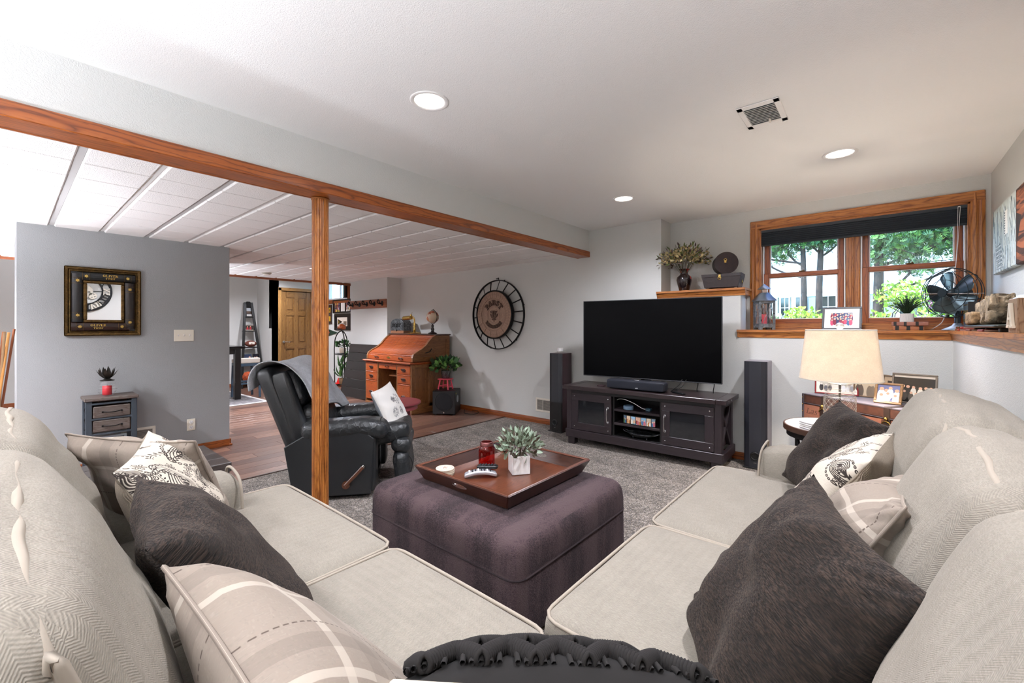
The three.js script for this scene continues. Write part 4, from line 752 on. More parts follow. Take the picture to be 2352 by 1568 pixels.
{
  const path = [[-0.80, 0.80], [-0.80, 0.90], [-0.765, 0.965], [-0.69, 0.985], [-0.61, 0.965], [-0.52, 0.88], [-0.455, 0.76], [-0.385, 0.64], [-0.345, 0.55]];
  const b = thing('throw_blanket', 'pale grey striped knitted throw draped over the back of the recliner', 'blanket', [-3.181, 0, -2.011], Math.atan2(0.64, -0.768));
  const wool = phys(0xd3d6da, 1.0, { map: sized(T.knit, 0.2, 0.2), bumpMap: sized(T.knit, 0.1, 0.1), bumpScale: 0.003, side: THREE.DoubleSide });
  part(b, 'cloth', drape(path, -0.40, 0.38, 0.010, (u, t) => ({ t: lerp(0.02 + 0.06 * Math.sin(u * 2), 0.80 + 0.18 * u + 0.02 * Math.sin(u * 9), t), off: 0.022 + 0.010 * Math.sin(u * 16 + t * 4) * smooth(0.1, 0.7, t) + 0.008 * Math.sin(u * 5 + t * 9) + 0.01 * smooth(0.12, 0, u), x: 0.02 * Math.sin(t * 5) })), wool);
  part(b, 'hem', drape(path, -0.404, 0.384, 0.013, (u, t) => ({ t: lerp(0.02 + 0.06 * Math.sin(u * 2), 0.80 + 0.18 * u + 0.02 * Math.sin(u * 9), 0.965 + 0.04 * t), off: 0.0205 + 0.010 * Math.sin(u * 16 + 4) + 0.008 * Math.sin(u * 5 + 9) + 0.01 * smooth(0.12, 0, u), x: 0.02 * Math.sin(5) }), 26, 3), wool);
  const print = canvasTex(512, 512, (g) => { reseed(33); g.fillStyle = '#e9e6e0'; g.fillRect(0, 0, 512, 512); g.strokeStyle = 'rgba(70,68,72,0.75)'; g.lineWidth = 2.5; for (const [cx, cy, R] of [[180, 330, 60], [320, 200, 66], [330, 350, 46], [230, 180, 34]]) for (let k = 0; k < 70; k++) { const a = rnd() * 6.3, q = R * Math.sqrt(rnd()); g.beginPath(); g.ellipse(cx + Math.cos(a) * q, cy + Math.sin(a) * q, 4 + rnd() * 10, 3 + rnd() * 5, rnd() * 3, 0, 4.5); g.stroke(); } g.fillStyle = 'rgba(80,78,82,0.6)'; for (const y of [420, 445]) for (let k = 0; k < 20; k++) g.fillRect(150 + k * 11, y, 7, 3); });
  const p = pillow('white cushion with a grey botanical sketch sitting in the recliner', [-3.13, 0.60, -2.09], Math.atan2(0.64, -0.768) - 0.35, 0.42, 0.12, 0.38, 0.38, 0.13, 21.5, [mat(0xffffff, 0.95, { map: print }), mat(0x8f959c, 0.95)], { print: true, frontBack: true, crumple: 0.008 });
}
// ---------------------------------------------------------------- television wall
const fontBold = await new FontLoader().loadAsync('fonts/droid/droid_serif_bold.typeface.json');
const letters = (s, size, depth) => { const g = new TextGeometry(s, { font: fontBold, size, depth, curveSegments: 4, bevelEnabled: true, bevelSize: size * 0.02, bevelThickness: size * 0.02, bevelSegments: 1 }); g.computeBoundingBox(); const b = g.boundingBox; return tidy(g.translate(-(b.min.x + b.max.x) / 2, 0, 0)); };
function printed(parent, name, w, h, draw, pos, rot, px = 256, rough = 0.6) { const t = canvasTex(px, Math.max(16, Math.round(px * h / w)), draw); return part(parent, name, sheet(w, h), mat(0xffffff, rough, { map: t }), pos, rot); }
function figures(g, x0, y0, w, h, n, palette, seed) {      // an indistinct group of people, as in a small snapshot
  reseed(seed);
  for (let k = 0; k < n; k++) { const x = x0 + w * (k + 0.5 + rr(-0.2, 0.2)) / n, s = h * rr(0.14, 0.2), y = y0 + h * rr(0.2, 0.42); g.fillStyle = palette[Math.floor(rnd() * palette.length)]; g.beginPath(); g.ellipse(x, y + s * 2.4, s * 1.1, s * 2.2, 0, 0, 7); g.fill(); g.fillStyle = palette.skin ?? '#d7a98c'; g.beginPath(); g.arc(x, y, s * 0.62, 0, 7); g.fill(); }
}
{ // media console
  const c = thing('media_console', 'long black-brown console with glass doors and cross-braced ends under the television', 'tv stand', [-1.835, 0, -4.245], 0.031);
  const w = 1.57, d = 0.46, Hc = 0.635, zf = d / 2;
  part(c, 'top', [bx(w - 0.09, 0.042, d + 0.04, 0, Hc - 0.021, 0.0, 0.003, 'x'), bx(0.085, 0.042, d + 0.04, w / 2, Hc - 0.021, 0, 0.003, 'z'), bx(0.085, 0.042, d + 0.04, -w / 2, Hc - 0.021, 0, 0.003, 'z')], M.espressoTop);
  for (const x of [-1, 1]) for (const z of [-1, 1]) part(c, 'foot', bx(0.08, 0.075, 0.08, x * (w / 2 - 0.05), 0.0375, z * (d / 2 - 0.05), 0.004), M.espresso);
  part(c, 'plinth', [bx(w + 0.02, 0.085, 0.035, 0, 0.118, zf - 0.008, 0.004, 'x'), bx(0.035, 0.085, d, w / 2, 0.118, 0, 0.004, 'z'), bx(0.035, 0.085, d, -w / 2, 0.118, 0, 0.004, 'z')], M.espresso);
  for (const s of [-1, 1]) {
    const f = part(c, 'end_frame', [bx(0.06, 0.44, 0.075, s * (w / 2 - 0.03), 0.375, zf - 0.0375, 0.003, 'y'), bx(0.05, 0.44, 0.06, s * (w / 2 - 0.03), 0.375, -zf + 0.03, 0.003, 'y'), bx(0.05, 0.05, d - 0.14, s * (w / 2 - 0.03), 0.568, 0, 0.003, 'z'), bx(0.018, 0.42, d - 0.14, s * (w / 2 - 0.055), 0.37, 0, 0.002, 'y')], M.espresso);
    part(f, 'cross_brace', beamBox([s * (w / 2 - 0.028), 0.17, zf - 0.075], [s * (w / 2 - 0.028), 0.55, -zf + 0.055], 0.03, 0.035, 0.003), M.espresso);
    part(f, 'cross_brace', beamBox([s * (w / 2 - 0.03), 0.55, zf - 0.075], [s * (w / 2 - 0.03), 0.17, -zf + 0.055], 0.03, 0.035, 0.003), M.espresso);
  }
  part(c, 'carcass', [bx(w - 0.12, 0.02, d - 0.04, 0, 0.155, 0, 0.002), bx(w - 0.12, 0.47, 0.012, 0, 0.375, -zf + 0.01, 0.002), bx(0.022, 0.44, d - 0.05, -0.245, 0.375, 0, 0.002), bx(0.022, 0.44, d - 0.05, 0.245, 0.375, 0, 0.002), bx(w - 0.1, 0.035, 0.03, 0, 0.578, zf - 0.015, 0.003)], M.blackWood);
  for (const y of [0.285, 0.425]) part(c, 'shelf', bx(0.47, 0.024, d - 0.06, 0, y, 0.01, 0.003, 'x'), M.espresso);
  for (const s of [-1, 1]) {
    const g = new THREE.Group(); g.name = 'door'; g.position.set(s * 0.49, 0.363, zf - 0.008); c.add(g);
    const dw = 0.465, dh = 0.395, b = 0.078;
    part(g, 'door_frame', framePieces(dw, dh, b, 0.02, 0.003).map((q) => q), M.espresso);
    part(g, 'glass_pane', bx(dw - 2 * b + 0.01, dh - 2 * b + 0.01, 0.004, 0, 0, 0, 0.001), phys(0x4a4c50, 0.04, { transmission: 0.75, thickness: 0, ior: 1.6, specularIntensity: 1 }));
    const hx = -s * (dw / 2 - 0.035);
    part(g, 'handle', [tube([[hx, -0.072, 0.012], [hx, -0.072, 0.035], [hx, -0.055, 0.042], [hx, 0.055, 0.042], [hx, 0.072, 0.035], [hx, 0.072, 0.012]], 0.0055, false, 40, 8), disc(0.014, 0.008, 20).rotateX(PI / 2).translate(hx, 0.072, 0.013), disc(0.014, 0.008, 20).rotateX(PI / 2).translate(hx, -0.072, 0.013)], M.chrome);
    for (const x of [-1, 1]) for (const y of [-1, 1]) part(g, 'bolt', new THREE.SphereGeometry(0.0065, 10, 6).scale(1, 1, 0.5).translate(x * (dw / 2 - 0.035), y * (dh / 2 - 0.035), 0.011), M.chrome);
  }
  for (const z of [0.16, 0.06]) part(c, 'bolt', new THREE.SphereGeometry(0.006, 10, 6).translate(w / 2 + 0.043, Hc - 0.02, z), M.steel);
}
{ // things on the console's shelves and on its top
  const q = thing('smart_speaker', 'small round grey-blue smart speaker on the top shelf of the console', 'speaker', [-1.93, 0.437, -4.08]);
  part(q, 'body', lathe([[0.0001, 0], [0.044, 0], [0.05, 0.006], [0.05, 0.03], [0.046, 0.04], [0.0001, 0.042]], 36), mat(0x6f8aa3, 0.9));
  part(q, 'top', lathe([[0.0001, 0.043], [0.04, 0.0428], [0.044, 0.0405]], 36), mat(0x4c6276, 0.6));
  solo('white_cable', 'thin white cable arching over the top shelf of the console', 'cable', tube([[-0.19, 0.08, 0], [-0.16, 0.095, 0.02], [-0.10, 0.10, 0.03], [0.0, 0.07, 0.02], [0.09, 0.022, 0.0], [0.12, 0.015, -0.02]], 0.003, false, 40, 6), M.white, [-1.875, 0.437, -4.10]);
  const sq = solo('streaming_box', 'small dark box at the end of the white cable on the console shelf', 'device', bx(0.05, 0.03, 0.05, 0, 0.015, 0, 0.006), mat(0x2c4a58, 0.5), [-1.735, 0.4375, -4.12]);
  const pal = ['#8c3b2e', '#3f6f9c', '#d9b48a', '#ece6da', '#5a8a5a', '#b7783e', '#c06a78']; pal.skin = '#e0b498';
  const pb = thing('photo_strip', 'curved strip of bright colour snapshots on the middle shelf of the console', 'photo frame', [-1.805, 0.298, -4.075]);
  const pts = (k) => { const a = lerp(-0.95, 0.95, k / 7); return [0.165 * Math.sin(a) / Math.sin(0.95), 0.04 - 0.05 * (1 - Math.cos(a))]; };
  for (let k = 0; k < 7; k++) {
    const [ax, az] = pts(k), [ex, ez] = pts(k + 1), L = Math.hypot(ex - ax, ez - az), an = Math.atan2(-(ez - az), ex - ax);
    const f = part(pb, 'frame_panel', bx(L, 0.088, 0.006, 0, 0.046, 0, 0.001), M.black, [(ax + ex) / 2, 0, (az + ez) / 2], [0, an, 0]);
    printed(f, 'photo', L - 0.006, 0.074, (g, W, Hh) => { g.fillStyle = ['#5c7a96', '#e3cdb0', '#9cc4e0', '#cfa58c', '#86b0cc', '#c9b79c', '#7a94a8'][k]; g.fillRect(0, 0, W, Hh); g.fillStyle = ['#49352c', '#f2e4d0', '#2f9ac4', '#a9b0c0', '#c7b08e', '#b58e6a', '#6c5446'][k]; g.fillRect(0, Hh * 0.65, W, Hh); figures(g, 0, Hh * 0.15, W, Hh * 0.8, 2 + k % 2, pal, 200 + k); }, [0, 0.046, 0.0036], null, 64);
  }
  const t = thing('metal_dish', 'oval silver dish with ribbed rack on the bottom shelf of the console', 'dish', [-1.80, 0.166, -4.09]);
  part(t, 'bowl', lathe([[0.0001, 0.012], [0.09, 0.014], [0.125, 0.035], [0.15, 0.05], [0.152, 0.053], [0.122, 0.04], [0.088, 0.019], [0.0001, 0.017]], 40).scale(1, 1, 0.6), M.steel);
  part(t, 'rack', Array.from({ length: 11 }, (_, k) => bar([-0.09 + k * 0.018, 0.05, -0.05], [-0.09 + k * 0.018, 0.05, 0.05], 0.002, 5)), M.chrome);
  for (const s of [-1, 1]) part(t, 'handle', tube([[s * 0.14, 0.048, -0.03], [s * 0.18, 0.062, -0.02], [s * 0.18, 0.062, 0.02], [s * 0.14, 0.048, 0.03]], 0.004), M.steel);
  for (const x of [-0.07, 0.07]) part(t, 'foot', new THREE.SphereGeometry(0.008, 10, 8).translate(x, 0.007, 0.03), M.steel);
  const b = thing('sound_bar', 'compact dark grey soundbar in front of the television', 'soundbar', [-1.865, 0.636, -4.125], 0.04);
  part(b, 'body', softBox(0.60, 0.098, 0.14, 0.03, [16, 8, 8]).translate(0, 0.052, 0), M.speakerFace);
  part(b, 'grille', softBox(0.585, 0.082, 0.02, 0.009, [16, 6, 3]).translate(0, 0.052, 0.064), mat(0x1f222c, 0.9, { bumpMap: sized(T.speckBump, 0.06, 0.06), bumpScale: 0.001 }));
  printed(b, 'maker_mark', 0.034, 0.014, (g, W, Hh) => { g.fillStyle = '#1f222c'; g.fillRect(0, 0, W, Hh); g.fillStyle = '#e8e8ea'; g.font = `bold ${Hh * 0.95}px sans-serif`; g.textAlign = 'center'; g.fillText('polk', W / 2, Hh * 0.72); }, [0.03, 0.026, 0.0745], null, 128);
  part(b, 'display', bx(0.05, 0.003, 0.012, 0.01, 0.101, 0.02, 0.001), M.white);
  const rm = thing('remote_control', 'slim black remote on the console to the right of the soundbar', 'remote', [-1.455, 0.636, -4.15], -0.55);
  part(rm, 'body', softBox(0.16, 0.016, 0.04, 0.007, [10, 4, 4]).translate(0, 0.008, 0), M.black); for (let k = 0; k < 5; k++) part(rm, 'button', disc(0.005, 0.002, 10).translate(-0.05 + k * 0.02, 0.017, 0), M.darkGrey);
  solo('receiver_plate', 'small flat brown box on the console left of the soundbar', 'box', bx(0.08, 0.012, 0.05, 0, 0.006, 0, 0.002), M.speakerWood, [-2.27, 0.6355, -4.14]);
}
{ // television
  const t = thing('television', 'large flat black television switched off on the console', 'tv', [-1.8185, 0, -4.272], 0.1165);
  const w = 1.412, h = 0.828, y = 1.146;
  part(t, 'housing', [bx(w, h, 0.018, 0, y, -0.012, 0.003), bx(w * 0.7, h * 0.5, 0.03, 0, y - 0.12, -0.035, 0.008)], M.black);
  part(t, 'bezel', framePieces(w, h, 0.008, 0.012, 0.002).map((g) => g.translate(0, y, 0.001)), M.darkGrey);
  part(t, 'screen', bx(w - 0.014, h - 0.016, 0.004, 0, y + 0.001, 0.002, 0.001), phys(0x030304, 0.3, { specularIntensity: 0.15 }));
  part(t, 'stand', [bx(0.10, 0.14, 0.03, -0.02, 0.70, -0.05, 0.006), bx(0.36, 0.012, 0.18, -0.02, 0.642, -0.04, 0.004)], M.blackGloss);
  printed(t, 'maker_mark', 0.05, 0.008, (g, W, Hh) => { g.fillStyle = '#141416'; g.fillRect(0, 0, W, Hh); g.fillStyle = '#5a4a4c'; g.fillRect(W * 0.1, Hh * 0.35, W * 0.8, Hh * 0.3); }, [0.0, 1.5555, 0.0075], null, 64);
  const cb = thing('television_cables', 'two thin black cables dropping behind the right end of the television', 'cable', [-1.30, 0.636, -4.40]);
  for (const [x, x2] of [[-0.05, -0.055], [0.10, 0.095]]) part(cb, 'cable', tube([[x, 0.14, 0.03], [x + 0.004, 0.08, 0.02], [x2, 0.03, 0.02], [x2, 0.002, 0.02]], 0.004, false, 20, 6), M.black);
  const cd = thing('power_cord', 'pair of slanting black cords between soundbar and television', 'cable', [-1.50, 0.636, -4.22]);
  for (const x of [0, 0.04]) part(cd, 'cord', tube([[x + 0.05, 0.13, -0.02], [x + 0.03, 0.08, 0], [x - 0.02, 0.03, 0.01], [x - 0.05, 0.004, 0.01]], 0.0035, false, 20, 6), M.black);
}
// tower speakers
function tower(label, x, z, face, sideMat, hgt) {
  const w = 0.185, d = 0.235, s = thing('tower_speaker', label, 'speaker', [x, 0, z]);
  part(s, 'cabinet', bx(w, hgt, d - 0.03, 0, hgt / 2, -0.015, 0.004, 'y'), sideMat);
  const gh = hgt * 0.62;
  const grille = prism([[-w / 2, 0], [w / 2, 0], [w / 2 - 0.012, 0.012], [w / 2 - 0.045, 0.026], [-w / 2 + 0.045, 0.026], [-w / 2 + 0.012, 0.012]], 1).rotateX(-PI / 2);
  part(s, 'grille', boxUV(mirrored(grille, 1, hgt - gh * 0 - (hgt - gh) - 0.002, -1)).translate(0, hgt - gh, d / 2 - 0.03), face);
  part(s, 'lower_baffle', boxUV(mirrored(prism([[-w / 2, 0], [w / 2, 0], [w / 2 - 0.012, 0.012], [w / 2 - 0.045, 0.026], [-w / 2 + 0.045, 0.026], [-w / 2 + 0.012, 0.012]], 1).rotateX(-PI / 2), 1, hgt - gh, -1)).translate(0, 0, d / 2 - 0.03), face === M.speakerFace ? M.speakerFace : M.blackWood);
  const p = part(s, 'bass_port', ring(0.032, 0.007).translate(0, 0.115, d / 2 - 0.002), M.black);
  part(p, 'port_tube', disc(0.03, 0.004, 28).rotateX(PI / 2).translate(0, 0.115, d / 2 - 0.003), mat(0x020202, 0.9));
  printed(s, 'maker_mark', 0.03, 0.006, (g, W, Hh) => { g.fillStyle = '#1a191b'; g.fillRect(0, 0, W, Hh); g.fillStyle = '#a9a39a'; g.fillRect(W * 0.1, Hh * 0.3, W * 0.8, Hh * 0.4); }, [0.0, 0.055, d / 2 - 0.0028], null, 64);
  part(s, 'base', bx(w + 0.006, 0.012, d + 0.006, 0, 0.006, 0, 0.003), M.black);
}
tower('slim black tower speaker with purple-brown sides left of the television, candle on top', -2.985, -4.41, M.darkGrey, M.speakerWood, 0.953);
tower('dark blue-grey tower speaker with paler side standing right of the console', -0.843, -4.452, M.speakerFace, wood(0x9a9199, T.fine, 0.4, 0.5, 0.3), 0.965);
{
  const c = thing('candle_jar', 'small glass candle with white label on top of the left tower speaker', 'candle', [-3.0, 0.953, -4.43]);
  part(c, 'glass', lathe([[0.0001, 0.001], [0.036, 0.002], [0.039, 0.01], [0.04, 0.08], [0.037, 0.08], [0.036, 0.012], [0.0001, 0.006]], 32), M.jarGlass);
  part(c, 'wax', lathe([[0.0001, 0.007], [0.0355, 0.012], [0.0355, 0.05], [0.0001, 0.05]], 28), mat(0xe8e4de, 0.6));
  part(c, 'label', lathe([[0.0405, 0.022], [0.0405, 0.058]], 16).clone(), M.white);
}
{ // round metal-spoked wall medallion with a carved wooden roundel
  const R = 0.495, m = thing('wall_medallion', 'round wall medallion, carved tan roundel inside a ring of dark iron spokes', 'wall decor', [-4.145, 1.448, ZC]);
  part(m, 'outer_hoop', lathe([[R - 0.012, -0.004], [R, -0.004], [R, 0.026], [R - 0.012, 0.026], [R - 0.012, -0.004]], 64).rotateX(PI / 2).translate(0, 0, 0.025), M.iron);
  const Ri = 0.345, zi = 0.10;
  for (let k = 0; k < 18; k++) { const a = k / 18 * 2 * PI + 0.09; part(m, 'spoke', beamBox([Math.cos(a) * (R - 0.005), Math.sin(a) * (R - 0.005), 0.03], [Math.cos(a) * Ri, Math.sin(a) * Ri, zi - 0.015], 0.016, 0.006, 0.001), M.iron); }
  for (let k = 0; k < 6; k++) { const a = k / 6 * 2 * PI + 0.26; part(m, 'rivet', new THREE.SphereGeometry(0.012, 10, 8).translate(Math.cos(a) * R, Math.sin(a) * R, 0.03), M.iron); }
  part(m, 'top_hook', tube([[-0.03, R + 0.022, 0.03], [-0.01, R + 0.016, 0.03], [0.012, R + 0.03, 0.03], [0.02, R + 0.004, 0.03]], 0.006), M.iron);
  const tan = wood(0xb79680, T.fine, 0.75, 0.3, 0.3, { clearcoat: 0 }), dark = mat(0x5a4438, 0.8);
  part(m, 'inner_hoop', lathe([[Ri - 0.015, -0.03], [Ri, -0.03], [Ri, 0.02], [Ri - 0.015, 0.02], [Ri - 0.015, -0.03]], 64).rotateX(PI / 2).translate(0, 0, zi), M.iron);
  part(m, 'roundel', lathe([[0.0001, -0.02], [0.33, -0.02], [0.33, 0.004], [0.322, 0.008], [0.232, 0.008], [0.228, 0.018], [0.216, 0.018], [0.212, 0.006], [0.13, 0.006], [0.126, 0.015], [0.114, 0.015], [0.11, 0.004], [0.0001, 0.004]], 72).rotateX(PI / 2).translate(0, 0, zi), tan);
  for (let k = 0; k < 44; k++) { const a = k / 44 * 2 * PI; part(m, 'radial_block', mv(prism([[-0.017, 0], [0.017, 0], [0.0215, 0.078], [-0.0215, 0.078]], 0.006 + 0.003 * (k % 3), 0.0015), 0, 0.24, zi + 0.006).rotateZ(a), tan); }
  const arc = (s, rad, size, a0, da, inward) => [...s].map((ch, k) => { const a = a0 + da * k; return letters(ch, size, 0.016).translate(0, -size * 0.5, 0).rotateZ(inward ? a + PI / 2 : a - PI / 2).translate(Math.cos(a) * rad, Math.sin(a) * rad, zi + 0.006); });
  part(m, 'raised_lettering', arc('PABST', 0.170, 0.072, PI / 2 + 0.86, -0.43, false), dark);
  part(m, 'raised_lettering', arc('MILWAUKEE', 0.172, 0.046, -PI / 2 - 0.80, 0.2, true), dark);
  const leafs = [...letters('B', 0.10, 0.014).attributes.position.array].length ? [letters('B', 0.10, 0.014).translate(0, -0.045, zi + 0.004)] : [];
  part(m, 'emblem', [...leafs, prism([[-0.07, 0.01], [0, -0.035], [0.07, 0.01], [0.06, -0.02], [0, -0.075], [-0.06, -0.02]], 0.012, 0.002).translate(0, 0, zi + 0.003), ...[-1, 1].map((s) => place(leafGeo(0.06, 0.03), [s * 0.025, 0.02, zi + 0.016], [s * 0.9, 0.6, 0.05])), ...[0, 1, 2].map((k) => tidy(new THREE.SphereGeometry(0.009, 8, 6)).translate((k - 1) * 0.025, -0.09 + Math.abs(k - 1) * 0.02, zi + 0.008))], dark);
}
// ---------------------------------------------------------------- roll-top desk and what is on it
{
  const X0 = -6.36, X1 = -5.13, cx = (X0 + X1) / 2, W = X1 - X0, zF = -3.78, zB = -4.50;
  const d = thing('roll_top_desk', 'orange oak roll-top desk with a curved slatted front and two drawer pedestals', 'desk', [cx, 0, -4.14]);
  const f = 0.36, b = -0.36, S = [[f - 0.02, 0.765], [f - 0.018, 0.82], [f - 0.04, 0.868], [f - 0.10, 0.905], [f - 0.19, 0.945], [f - 0.27, 1.0], [f - 0.34, 1.075], [f - 0.40, 1.125], [f - 0.45, 1.142]];
  const sideOut = [...S, [b, 1.142], [b, 0.765]];
  for (const s of [-1, 1]) {
    const x = s * (W / 2 - 0.02);
    const inner = [[f - 0.16, 0.83], [f - 0.18, 0.86], [f - 0.27, 0.91], [f - 0.36, 1.0], [f - 0.44, 1.085], [b + 0.06, 1.085], [b + 0.06, 0.83]].reverse();
    const g = part(d, 'gallery_side', boxUV(prism(sideOut, 0.034, 0.003, 6, [inner]).rotateY(-PI / 2).translate(x + 0.017, 0, 0), 'z'), M.deskSide);
    part(g, 'panel', boxUV(prism([...inner].reverse(), 0.014).rotateY(-PI / 2).translate(x + 0.006, 0, 0), 'z'), M.deskSide);
    if (s > 0) part(g, 'dark_mark', tube([[x + 0.016, 0.885, f - 0.25], [x + 0.016, 0.90, f - 0.33], [x + 0.016, 0.945, f - 0.37]], 0.006), M.black);
    // pedestal
    const px = s * (W / 2 - 0.185), pw = 0.37;
    const e = part(d, 'pedestal', [bx(0.03, 0.66, 0.70, s * (W / 2 - 0.022), 0.40, 0, 0.003, 'y'), bx(0.022, 0.66, 0.70, s * (W / 2 - pw + 0.012), 0.40, 0, 0.003, 'y'), bx(pw - 0.02, 0.62, 0.02, px, 0.40, b + 0.02, 0.002), bx(pw + 0.012, 0.085, 0.725, px, 0.0425, 0.002, 0.006), bx(0.024, 0.64, 0.03, s * (W / 2 - 0.014), 0.40, f - 0.012, 0.003, 'y'), bx(0.024, 0.64, 0.03, s * (W / 2 - pw + 0.012), 0.40, f - 0.012, 0.003, 'y')], M.deskSide);
    for (const z of [0.325, 0, -0.325]) part(e, 'stile', bx(0.012, 0.62, z ? 0.07 : 0.09, s * (W / 2 - 0.004), 0.40, z, 0.003, 'y'), M.deskSide);
    for (const y of [0.70, 0.11]) part(e, 'rail', bx(0.012, 0.06, 0.60, s * (W / 2 - 0.004), y, 0, 0.003, 'z'), M.deskSide);
    for (const [y, h, lock] of [[0.635, 0.125, 0], [0.495, 0.125, 0], [0.27, 0.29, 1]]) {
      const dr = part(d, 'drawer', bx(pw - 0.055, h, 0.024, px, y, f - 0.004, 0.006, 'x'), M.deskOak);
      part(dr, 'moulding', bx(pw - 0.05, 0.014, 0.03, px, y + h / 2 + 0.004, f - 0.002, 0.004, 'x'), M.deskOak);
      const hy = lock ? y - 0.03 : y;
      part(dr, 'handle', [mv(lathe([[0.0001, 0], [0.05, 0], [0.05, 0.004], [0.04, 0.014], [0.02, 0.02], [0.0001, 0.02]], 24), 0, 0, 0, PI / 2).scale(1, 0.5, 1).translate(px, hy, f + 0.007)], M.walnutDark);
      part(dr, 'pull', tube([[px - 0.045, hy + 0.006, f + 0.016], [px - 0.03, hy + 0.016, f + 0.032], [px + 0.03, hy + 0.016, f + 0.032], [px + 0.045, hy + 0.006, f + 0.016]], 0.006), M.walnutDark);
      if (lock) part(dr, 'lock', disc(0.007, 0.004, 12).rotateX(PI / 2).translate(px, y + 0.095, f + 0.009), M.brass);
    }
  }
  part(d, 'writing_top', [bx(W + 0.05, 0.022, 0.77, 0, 0.742, 0.018, 0.006, 'x'), bx(W + 0.02, 0.012, 0.74, 0, 0.726, 0.01, 0.003, 'x')], M.deskOak);
  const kd = part(d, 'drawer', bx(W - 0.76, 0.085, 0.024, 0, 0.668, f - 0.012, 0.005, 'x'), M.deskOak);
  part(kd, 'pull', tube([[-0.045, 0.665, f + 0.004], [-0.03, 0.678, f + 0.022], [0.03, 0.678, f + 0.022], [0.045, 0.665, f + 0.004]], 0.007), M.walnutDark);
  part(d, 'back_panel', bx(W - 0.05, 1.05, 0.016, 0, 0.62, b + 0.012, 0.002, 'y'), M.deskSide);
  part(d, 'roll_front', bx(W - 0.07, 0.075, 0.022, 0, 0.797, f - 0.035, 0.004, 'x'), M.deskOak);
  for (const x of [-0.32, 0.32]) part(d, 'lift_handle', tube([[x - 0.05, 0.79, f - 0.024], [x - 0.035, 0.805, f - 0.004], [x + 0.035, 0.805, f - 0.004], [x + 0.05, 0.79, f - 0.024]], 0.008), M.walnutDark);
  part(d, 'lock_plate', [prism([[-0.05, 0], [-0.03, 0.012], [0, 0.02], [0.03, 0.012], [0.05, 0], [0.03, -0.01], [0, -0.014], [-0.03, -0.01]], 0.003, 0.001).translate(0, 0.80, f - 0.024)], M.brass);
  const c = new THREE.CatmullRomCurve3(S.map(([z, y]) => new THREE.Vector3(0, y, z)).slice(1)), n = 22, slat = cbox(W - 0.07, 0.016, 0.021, 0.005, 'x');
  for (let k = 0; k < n; k++) { const p = c.getPointAt((k + 0.8) / (n + 0.6)), t = c.getTangentAt((k + 0.8) / (n + 0.6)); part(d, 'slat', slat, M.deskOak, [0, p.y - 0.014, p.z - 0.010], [Math.atan2(t.z, t.y) - PI / 2 + PI, 0, 0]); }
  part(d, 'top_shelf', [bx(W + 0.05, 0.022, 0.285, 0, 1.153, b + 0.135, 0.006, 'x')], M.walnutDark);
  part(d, 'top_moulding', bx(W - 0.06, 0.02, 0.02, 0, 1.135, f - 0.46, 0.004, 'x'), M.deskOak);
}
